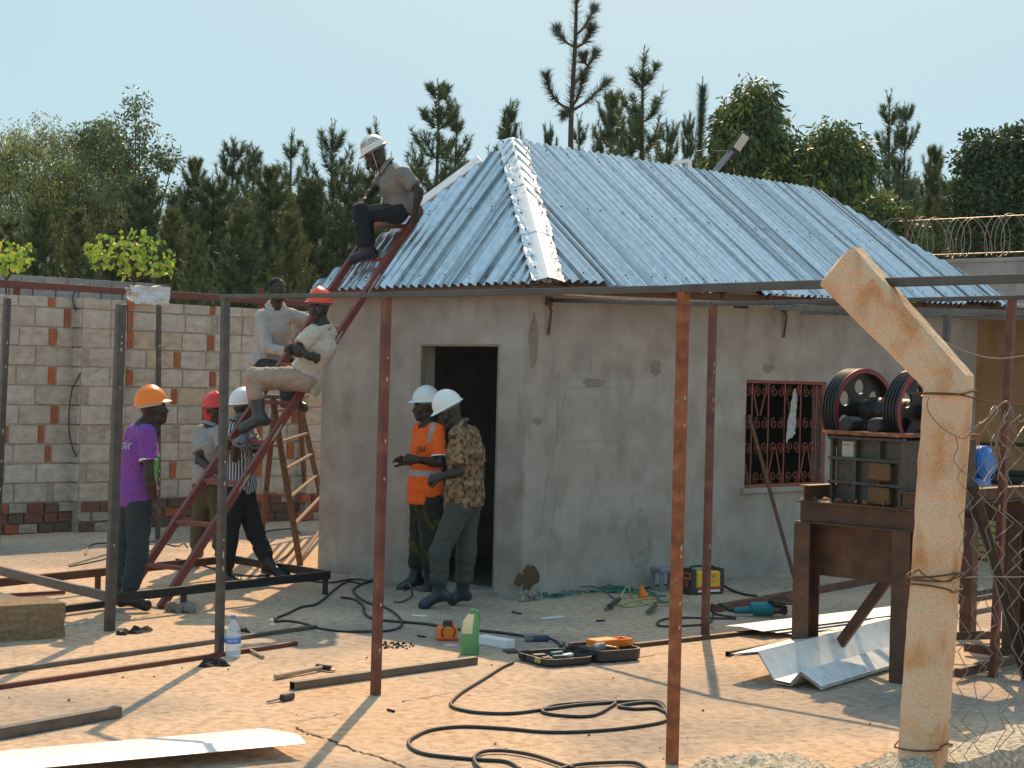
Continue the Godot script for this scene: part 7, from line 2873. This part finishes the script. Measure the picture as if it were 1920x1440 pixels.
	tube(st, PackedVector3Array([gp(1142, 1138, 0.03), gp(1152, 1130, 0.04), gp(1161, 1123, 0.045)]), 0.024, 8, 0.018)
	fin(st, "grip", M.black_plastic, eh)
	st = S()
	tube(st, PackedVector3Array([gp(1140, 1139, 0.03), gp(1135, 1143, 0.025)]), 0.012, 6)
	fin(st, "jaw", M.mill_steel, eh)
	var ec := thing("earth_clamp", "bluish steel clamp on the ground left of the rusty post", "clamp", gp(1222, 1144))
	for s in [0, 1]:
		st = S()
		beam(st, gp(1213 + s * 4, 1148 - s * 2, 0.02 + 0.02 * s), gp(1230, 1132 + s * 4, 0.03), 0.03, 0.014)
		fin(st, "jaw", M.mill_steel, ec)
	net()
	lamp_and_pipe()

func hammer(a: Vector3, b: Vector3, label: String, r: float):
	var o := thing("hammer", label, "hammer", a)
	var up := Vector3(0, r, 0)
	var st := S()
	tube(st, PackedVector3Array([a + up, a.lerp(b, 0.5) + up * 1.2, b + up * 1.3]), r, 8, r * 0.75)
	fin(st, "handle", M.wood_light, o)
	st = S()
	var sd := (b - a).cross(Vector3.UP).normalized()
	beam(st, b - sd * r * 3.2 + up * 1.3, b + sd * r * 3.6 + up * 1.3, r * 1.9, r * 1.9, Vector3.UP, r * 0.4)
	beam(st, b + sd * r * 3.4 + up * 1.3, b + sd * r * 5.0 + up * 0.6, r * 1.9, r * 0.5, Vector3.UP, 0.001)
	fin(st, "head", M.black_steel, o)

func rag(px: Array, r: float, label: String):
	var nz := noise(0.9, 2, int(px[0][0]))
	var st := S()
	st.set_smooth_group(0)
	var q := []
	for p in px:
		q.append(gp(p[0], p[1]))
	var sp := smooth(q, 8)
	var rows := []
	for i in sp.size():
		var t := (sp[mini(i + 1, sp.size() - 1)] - sp[maxi(i - 1, 0)]).normalized()
		var s := t.cross(Vector3.UP).normalized()
		var f := float(i) / (sp.size() - 1)
		var ww := r * (0.25 + 1.1 * pow(sin(f * PI), 0.6) + 0.5 * nz.get_noise_1d(i * 0.22))
		var row := []
		for j in 9:
			var x := j / 8.0 * 2 - 1
			var y := (1 - x * x) * ww * (0.8 + 0.8 * nz.get_noise_2d(i * 0.2, j * 0.3)) if absf(x) < 0.99 else 0.0
			row.append(sp[i] + s * x * ww * (1.2 + 0.6 * nz.get_noise_2d(i * 0.15, x * 0.6)) + Vector3(0, maxf(y, 0.001), 0))
		rows.append(row)
	for i in rows.size() - 1:
		for j in 8:
			quad(st, rows[i][j], rows[i + 1][j], rows[i + 1][j + 1], rows[i][j + 1], Vector3.UP)
	tag(fin(st, "rag", M.rag), label, "rag")

func bottle():
	var b := gp(437, 1232)
	var o := thing("water_bottle", "clear plastic water bottle with blue label and cap", "bottle", b)
	var glass := StandardMaterial3D.new()
	glass.albedo_color = Color(0.86, 0.93, 0.98, 0.22)
	glass.transparency = BaseMaterial3D.TRANSPARENCY_ALPHA
	glass.roughness = 0.08
	var xf := Transform3D(Basis.from_euler(Vector3(0, 0, 0.02)), b)
	var prof := [Vector2(0, 0.004), Vector2(0.042, 0.0), Vector2(0.052, 0.012)]
	for i in 5:
		prof.append_array([Vector2(0.052, 0.02 + i * 0.012), Vector2(0.049, 0.026 + i * 0.012)])
	prof.append_array([Vector2(0.052, 0.085), Vector2(0.052, 0.13), Vector2(0.050, 0.14), Vector2(0.052, 0.15), Vector2(0.049, 0.18), Vector2(0.036, 0.215), Vector2(0.018, 0.238), Vector2(0.0145, 0.245), Vector2(0.0145, 0.262)])
	var st := S()
	lathe(st, prof, xf, 28)
	fin(st, "body", glass, o)
	var water := StandardMaterial3D.new()
	water.albedo_color = Color(0.80, 0.90, 0.97, 0.3)
	water.transparency = BaseMaterial3D.TRANSPARENCY_ALPHA
	water.roughness = 0.05
	st = S()
	lathe(st, [Vector2(0, 0.006), Vector2(0.045, 0.006), Vector2(0.0475, 0.02), Vector2(0.0475, 0.125), Vector2(0, 0.125)], xf, 20)
	fin(st, "water", water, o)
	st = S()
	lathe(st, [Vector2(0.0528, 0.078), Vector2(0.0528, 0.132)], xf, 28)
	var lb := fin(st, "label", mat(lin(0.03, 0.17, 0.58), 0.4), o)
	st = S()
	lathe(st, [Vector2(0.0532, 0.078), Vector2(0.0532, 0.094)], xf, 28)
	fin(st, "white_band", M.white, lb)
	write_on("lettering", lb, "WATER", 0.024, func(p: Vector2) -> Vector3:
		var g := p.x / 0.053 + 0.10
		return xf * Vector3(sin(g) * 0.0538, 0.114 + p.y, cos(g) * 0.0538), M.white)
	st = S()
	lathe(st, [Vector2(0.0165, 0.256), Vector2(0.0165, 0.278), Vector2(0.0150, 0.281), Vector2(0, 0.281)], xf, 18)
	fin(st, "cap", mat(lin(0.10, 0.20, 0.72), 0.4), o)

func jug():
	var b := gp(880, 1227)
	var o := thing("green_jug", "translucent green plastic canister cut open at its shoulder", "canister", b)
	var gm := StandardMaterial3D.new()
	gm.albedo_color = Color(0.03, 0.56, 0.27)
	gm.roughness = 0.3
	gm.backlight_enabled = true
	gm.backlight = Color(0.7, 0.7, 0.7)
	var bas := Basis.from_euler(Vector3(0, 0.35, 0))
	var sec := func(y: float, wx: float, wz: float, ox: float) -> Array:
		var r := []
		for k in 24:
			var g := TAU * k / 24
			r.append(b + bas * Vector3(ox + signf(cos(g)) * pow(absf(cos(g)), 0.55) * wx, y, signf(sin(g)) * pow(absf(sin(g)), 0.55) * wz))
		return r
	var rings := [sec.call(0.0, 0.058, 0.045, 0), sec.call(0.008, 0.064, 0.05, 0), sec.call(0.07, 0.063, 0.05, 0), sec.call(0.075, 0.060, 0.047, 0), sec.call(0.15, 0.061, 0.048, 0), sec.call(0.18, 0.062, 0.049, 0.002), sec.call(0.215, 0.057, 0.045, 0.006), sec.call(0.25, 0.046, 0.036, 0.014), sec.call(0.28, 0.03, 0.028, 0.02), sec.call(0.295, 0.022, 0.022, 0.02)]
	var st := S()
	for i in rings.size() - 1:
		for k in 24:
			var mid: Vector3 = (rings[i][k] + rings[i + 1][k]) / 2
			var lx: Vector3 = bas.inverse() * (mid - b)
			if lx.x < 0.030 and lx.z > 0.0 and lx.y > 0.155 and lx.y < 0.285:     # the cut-out: one looks in
				continue
			quad(st, rings[i][k], rings[i][(k + 1) % 24], rings[i + 1][(k + 1) % 24], rings[i + 1][k], mid - b - Vector3(0, mid.y - b.y, 0))
	fin(st, "body", gm, o)
	st = S()
	var h := smooth([b + bas * Vector3(0.028, 0.285, 0.0), b + bas * Vector3(0.052, 0.292, 0.0), b + bas * Vector3(0.066, 0.262, 0.0), b + bas * Vector3(0.063, 0.205, 0)], 5)
	tube(st, h, 0.010, 8)
	fin(st, "handle", gm, o)
	st = S()
	for i in 3:
		var k2 := i
		tri(st, rings[9][0], rings[9][k2 * 7 + 1], rings[9][(k2 * 7 + 8) % 24], Vector3.UP)
	lathe(st, [Vector2(0.021, 0.292), Vector2(0.023, 0.30), Vector2(0.018, 0.312), Vector2(0, 0.312)], Transform3D(bas, b + bas * Vector3(0.02, 0, 0)), 14)
	fin(st, "neck", gm, o)

func battery():
	var b := gp(838, 1200)
	var o := thing("orange_charger", "small orange power pack with black top, left of the green jug", "power pack", b)
	var bas := Basis.from_euler(Vector3(0, 0.2, 0))
	var st := S()
	bx(st, Transform3D(bas, b + Vector3(0, 0.055, 0)), Vector3(0.145, 0.095, 0.10), 0.012)
	fin(st, "case", M.orange, o)
	st = S()
	bx(st, Transform3D(bas, b + Vector3(0, 0.009, 0)), Vector3(0.15, 0.018, 0.105), 0.004)
	fin(st, "base", M.red, o)
	st = S()
	bx(st, Transform3D(bas, b + bas * Vector3(0.0, 0.118, 0)), Vector3(0.06, 0.05, 0.06), 0.008)
	fin(st, "top_grip", M.black_plastic, o)
	st = S()
	bx(st, Transform3D(bas, b + bas * Vector3(0.034, 0.122, 0)), Vector3(0.012, 0.04, 0.05), 0.003)
	fin(st, "red_button", M.red, o)
	for s in [-1, 1]:
		st = S()
		tube(st, smooth([b + bas * Vector3(s * 0.015, 0.105, 0.03), b + bas * Vector3(s * 0.035, 0.10, 0.055), b + bas * Vector3(s * 0.05, 0.065, 0.056), b + bas * Vector3(s * 0.035, 0.03, 0.055)], 4), 0.0045, 5)
		fin(st, "lead", M.cable, o)

func tray(parent: Node3D, c: Vector3, bas: Basis, w: float, d: float, h: float, m: Material):
	var st := S()
	var t := 0.012
	var R := func(y: float, inset: float) -> Array:
		var r := []
		for k in 28:
			var g := TAU * k / 28
			r.append(c + bas * Vector3(signf(cos(g)) * pow(absf(cos(g)), 0.35) * (w / 2 - inset), y, signf(sin(g)) * pow(absf(sin(g)), 0.35) * (d / 2 - inset)))
		return r
	var rings := [R.call(0.0, 0.02), R.call(0.015, 0.004), R.call(h, 0.0), R.call(h, t), R.call(0.018, t + 0.006)]
	for i in 4:
		for k in 28:
			var a: Vector3 = rings[i][k]
			var o := (a - c) * Vector3(1, 0, 1)
			quad(st, rings[i][k], rings[i][(k + 1) % 28], rings[i + 1][(k + 1) % 28], rings[i + 1][k], o if i < 2 else (Vector3.UP if i == 2 else -o))
	for k in range(1, 27):
		tri(st, rings[4][0], rings[4][k], rings[4][k + 1], Vector3.UP)
		tri(st, rings[0][0], rings[0][k], rings[0][k + 1], Vector3.DOWN)
	fin(st, "shell", m, parent)

func toolcase():
	var ca := gp(1040, 1241)
	var cb := gp(1122, 1232)
	var o := thing("tool_case", "open black plastic tool case lying flat on the ground", "tool case", (ca + cb) / 2)
	var x := (cb - ca).normalized()
	var bas := Basis(x, Vector3.UP, x.cross(Vector3.UP)).rotated(Vector3.UP, 0.0)
	var wl := (cb - ca).length()
	var sk := Basis(x, Vector3.UP, Vector3(0.62, 0, -0.79))          # the case is seen obliquely, hinge running away to the left
	var z := Vector3(-0.68, 0, -0.73)
	sk = Basis(x, Vector3.UP, z)
	var z2 := x.cross(Vector3.UP).normalized()
	bas = Basis(x, Vector3.UP, z2).rotated(Vector3.UP, -0.12)
	tray(o, ca + Vector3(0, 0.0, 0), bas, wl * 1.0, 0.42, 0.055, M.black_plastic)
	tray(o, ca + bas.x * wl * 1.02, bas, wl * 0.98, 0.42, 0.085, M.black_plastic)
	var st := S()
	for i in 3:
		bx(st, Transform3D(bas, ca + bas.x * wl * 0.51 + bas.z * (-0.14 + 0.14 * i) + Vector3(0, 0.06, 0)), Vector3(0.025, 0.02, 0.05), 0.005)
	fin(st, "hinge", M.black_steel, o).set_meta("kind", "stuff")
	st = S()
	for e in [[-0.06, -0.10, 0.10, 0.06], [0.06, 0.02, 0.09, 0.05], [-0.02, 0.08, 0.12, 0.045], [0.07, -0.11, 0.05, 0.07], [-0.09, 0.02, 0.05, 0.05]]:
		bx(st, Transform3D(bas, ca + bas * Vector3(e[0], 0.03, e[1])), Vector3(e[2], 0.025, e[3]), 0.006)
	fin(st, "moulded_insert", M.black_plastic, o)
	for e in [[-0.04, 0.12, 0.10, M.mill_steel, "steel bit lying in the lid of the tool case, front one"], [0.05, 0.08, 0.09, M.white, "white tool part lying in the lid of the tool case"], [0.03, -0.02, 0.11, M.teal, "teal tool lying in the lid of the tool case"]]:
		st = S()
		bx(st, Transform3D(bas.rotated(Vector3.UP, e[0] * 6), ca + bas * Vector3(e[0], 0.055, e[1])), Vector3(e[2], 0.02, 0.035), 0.006)
		tag(fin(st, "small_tool", e[3]), e[4], "tool")
	for k in 2:
		st = S()
		bx(st, Transform3D(bas, ca - bas.x * (wl * 0.5 + 0.004) + bas.z * (-0.1 + 0.2 * k) + Vector3(0, 0.04, 0)), Vector3(0.014, 0.035, 0.06), 0.004)
		fin(st, "latch", M.black_steel if k == 0 else M.foam, o)
	var cc := ca + bas.x * wl * 1.02
	st = S()
	bx(st, Transform3D(bas.rotated(Vector3.UP, 0.1), cc + bas * Vector3(-0.01, 0.085, 0.0)), Vector3(0.20, 0.095, 0.13), 0.006)
	tag(fin(st, "orange_box", M.orange), "bright orange box in the open tool case, left one", "box")
	var ob := thing("orange_tray", "small orange frame tray in the open tool case, right one", "tray", cc)
	st = S()
	var oc := cc + bas * Vector3(0.16, 0.10, -0.03)
	for s in [-1, 1]:
		bx(st, Transform3D(bas, oc + bas * Vector3(s * 0.055, 0, 0)), Vector3(0.016, 0.05, 0.13), 0.004)
		bx(st, Transform3D(bas, oc + bas * Vector3(0, 0, s * 0.057)), Vector3(0.094, 0.05, 0.016), 0.004)
	bx(st, Transform3D(bas, oc - Vector3(0, 0.02, 0)), Vector3(0.09, 0.008, 0.096), 0.001)
	fin(st, "frame", M.orange, ob)
	var drl := thing("drill", "dark cordless drill lying in the tool case beside the orange box", "drill", cc)
	st = S()
	tube(st, PackedVector3Array([cc + bas * Vector3(-0.16, 0.075, 0.10), cc + bas * Vector3(-0.10, 0.09, 0.08), cc + bas * Vector3(-0.06, 0.09, 0.075)]), 0.035, 10)
	fin(st, "body", M.dull_grey, drl)
	st = S()
	tube(st, PackedVector3Array([cc + bas * Vector3(-0.06, 0.09, 0.075), cc + bas * Vector3(0.02, 0.085, 0.12)]), 0.018, 8, 0.008)
	fin(st, "chuck", M.mill_steel, drl)
	st = S()
	tube(st, PackedVector3Array([cc + bas * Vector3(-0.13, 0.08, 0.09), cc + bas * Vector3(-0.17, 0.07, -0.04)]), 0.022, 8)
	fin(st, "handle", M.black_plastic, drl)

func welder():
	var b := gp(1316, 1113)
	var o := thing("welding_machine", "yellow and black inverter welding machine by the house wall", "welding machine", b)
	var bas := Basis.from_euler(Vector3(0, 0.5, 0))
	var B := func(x: float, y: float, z: float) -> Vector3: return b + bas * Vector3(x, y, z)
	var st := S()
	bx(st, Transform3D(bas, B.call(0.02, 0.125, 0)), Vector3(0.27, 0.17, 0.16), 0.014)
	fin(st, "housing", M.yellow, o)
	st = S()
	bx(st, Transform3D(bas, B.call(0.0, 0.026, 0)), Vector3(0.36, 0.052, 0.165), 0.008)
	fin(st, "base", M.black_plastic, o)
	for s in [-1, 1]:
		st = S()
		bx(st, Transform3D(bas, B.call(s * 0.155 + 0.01, 0.13, 0)), Vector3(0.05, 0.21, 0.175), 0.016)
		fin(st, "end_cap", M.black_plastic, o)
	var fx := -0.145
	st = S()
	for e in [[0.19, 0.010, 0.07], [0.145, 0.010, 0.06]]:
		bx(st, Transform3D(bas, B.call(fx - 0.026, e[0], 0.0)), Vector3(0.006, e[1], 0.12), 0.002)
	for z in [-0.058, 0.058]:
		bx(st, Transform3D(bas, B.call(fx - 0.026, 0.168, z)), Vector3(0.006, 0.045, 0.010), 0.002)
	for i in 4:
		bx(st, Transform3D(bas, B.call(fx - 0.026, 0.125 - i * 0.018, 0.0)), Vector3(0.006, 0.007, 0.045), 0.001)
	fin(st, "front_grille", M.orange, o)
	st = S()
	tube(st, smooth([B.call(-0.14, 0.23, 0), B.call(-0.11, 0.25, 0), B.call(0.09, 0.25, 0), B.call(0.13, 0.23, 0)], 4), 0.012, 6)
	fin(st, "handle", M.black_plastic, o)
	st = S()
	bx(st, Transform3D(bas, B.call(0.02, 0.06, 0.0825)), Vector3(0.26, 0.022, 0.004), 0.001)
	fin(st, "red_stripe", M.red, o)
	st = S()
	bx(st, Transform3D(bas, B.call(0.02, 0.034, 0.0835)), Vector3(0.24, 0.02, 0.003), 0.001)
	fin(st, "white_stripe", M.white, o)
	write_on("lettering", o, "ARCEZ", 0.05, func(p: Vector2) -> Vector3: return B.call(0.03 + p.x, 0.165 + p.y, 0.0815), M.ink)
	write_on("lettering", o, "MMA-200", 0.020, func(p: Vector2) -> Vector3: return B.call(0.03 + p.x, 0.118 + p.y, 0.0815), M.ink)
	# the grey box behind
	var g := gp(1248, 1106)
	var gb := thing("grey_crate", "grey plastic step stool left of the welding machine", "stool", g)
	st = S()
	bx(st, Transform3D(bas, g + Vector3(0, 0.185, 0)), Vector3(0.24, 0.05, 0.2), 0.018)
	fin(st, "top", M.grey_plastic, gb)
	for sx in [-1, 1]:
		for sz in [-1, 1]:
			st = S()
			bx(st, Transform3D(bas, g + bas * Vector3(sx * 0.095, 0.08, sz * 0.075)), Vector3(0.04, 0.16, 0.04), 0.008)
			fin(st, "leg", M.grey_plastic, gb)

func grinder():
	var a := gp(1372, 1155)
	var b := gp(1484, 1158)
	var o := thing("angle_grinder", "teal angle grinder lying behind the white flashings", "angle grinder", a)
	var P := func(f: float, y: float) -> Vector3: return a.lerp(b, f) + Vector3(0, y, 0)
	var st := S()
	tube(st, PackedVector3Array([P.call(-0.22, 0.10), P.call(-0.05, 0.05), P.call(0.10, 0.045)]), 0.012, 6, 0.022)
	fin(st, "cord_sleeve", M.black_rubber, o)
	st = S()
	tube(st, PackedVector3Array([P.call(0.04, 0.045), P.call(0.2, 0.05), P.call(0.34, 0.055)]), 0.027, 10, 0.034)
	fin(st, "handle", M.teal, o)
	st = S()
	tube(st, PackedVector3Array([P.call(0.33, 0.06), P.call(0.37, 0.065), P.call(0.60, 0.066), P.call(0.68, 0.066)]), 0.058, 14)
	fin(st, "motor_housing", M.teal, o)
	st = S()
	tube(st, PackedVector3Array([P.call(0.68, 0.066), P.call(0.74, 0.066), P.call(0.92, 0.062)]), 0.05, 12, 0.03)
	fin(st, "gear_head", M.mill_steel, o)
	st = S()
	lathe(st, [Vector2(0, 0.02), Vector2(0.03, 0.02), Vector2(0.03, 0), Vector2(0.034, -0.03), Vector2(0, -0.03)], Transform3D(Basis.from_euler(Vector3(PI / 2, 0, 0)), P.call(0.86, 0.055) + Vector3(0, 0, 0.03)), 14)
	fin(st, "spindle", M.black_steel, o)
	st = S()
	lathe(st, [Vector2(0, 0.004), Vector2(0.115, 0.004), Vector2(0.115, 0.0), Vector2(0, 0.0)], Transform3D(Basis.from_euler(Vector3(0.06, 0, -0.05)), P.call(0.84, 0.135)), 28)
	lathe(st, [Vector2(0.118, 0.0), Vector2(0.12, 0.012), Vector2(0.10, 0.016)], Transform3D(Basis.from_euler(Vector3(0.06, 0, -0.05)), P.call(0.84, 0.125)), 28)
	fin(st, "disc", M.black_steel, o)
	st = S()
	lathe(st, [Vector2(0.03, -0.04), Vector2(0.03, 0.0)], Transform3D(Basis(), P.call(0.84, 0.135)), 12)
	fin(st, "arbor", M.mill_steel, o)

func net():
	var nz := noise(5.0, 4, 71)
	for e in [[[[985, 1122], [1020, 1121], [1050, 1118], [1080, 1113], [1100, 1110], [1130, 1108]], 0.045, "heap of green plastic netting along the foot of the house wall"], [[[1145, 1112], [1160, 1109], [1178, 1110]], 0.05, "small bunch of pale green netting in the cable tangle"], [[[1083, 1112], [1089, 1104], [1096, 1110]], 0.05, "dark green bunched net beside the house wall"]]:
		var q := []
		for p in e[0]:
			q.append(gp(p[0], p[1]))
		var sp := smooth(q, 8)
		var st := S()
		for k in 130:
			var f := rng.randf() * (sp.size() - 1.01)
			var p := sp[int(f)].lerp(sp[int(f) + 1], f - int(f))
			var w: float = e[1]
			var c := p + Vector3(rng.randf_range(-w, w), rng.randf() * w * 0.9, rng.randf_range(-w, w) * 0.6)
			tube(st, PackedVector3Array([c, c + Vector3(rng.randf_range(-0.06, 0.06), rng.randf_range(-0.01, 0.02), rng.randf_range(-0.03, 0.03)), c + Vector3(rng.randf_range(-0.1, 0.1), -c.y + 0.004, rng.randf_range(-0.04, 0.04))]), 0.0035, 3)
		var o := tag(fin(st, "netting", M.net), e[2], "netting")
		o.set_meta("kind", "stuff")

func lamp_and_pipe():
	var d := 25.0
	var base := at(1320, 560, d)
	base.y = 0
	var o := thing("street_lamp", "solar street lamp with tilted panel rising behind the ridge", "street lamp", base)
	var st := S()
	var j := at(1340, 322, d)
	tube(st, PackedVector3Array([base, Vector3(base.x, j.y - 0.3, base.z), j, at(1372, 283, d)]), 0.045, 10)
	fin(st, "pole", M.grey_plastic, o)
	var a := at(1372, 291, d)
	var b := at(1398, 253, d)
	st = S()
	var xf := along(a, b, Vector3(0.45, 0.25, 0.85))
	bx(st, xf, Vector3(0.15, 0.05, (b - a).length() * 1.12), 0.01)
	fin(st, "lamp_head", M.black_steel, o)
	st = S()
	bx(st, xf.translated_local(Vector3(0, 0.028, 0.05)), Vector3(0.12, 0.008, 0.24), 0.002)
	fin(st, "lens", M.lamp_glass, o)
	st = S()
	tube(st, PackedVector3Array([at(1338, 284, d), at(1362, 284, d), at(1374, 286, d)]), 0.012, 5)
	fin(st, "sensor_arm", M.rust_wire, o)
	var pb := at(1274, 540, 24.0)
	pb.y = 0
	var p := thing("white_pipe", "short white pipe bend sticking up behind the ridge", "pipe", pb)
	st = S()
	beam(st, at(1260, 306, 24.0), at(1292, 301, 24.0), 0.05, 0.05, Vector3.UP, 0.008)
	beam(st, at(1293, 300, 24.0), Vector3(at(1295, 320, 24.0).x, 0, -24.0), 0.05, 0.05, Vector3.BACK, 0.008)
	fin(st, "pipe", M.white, p)
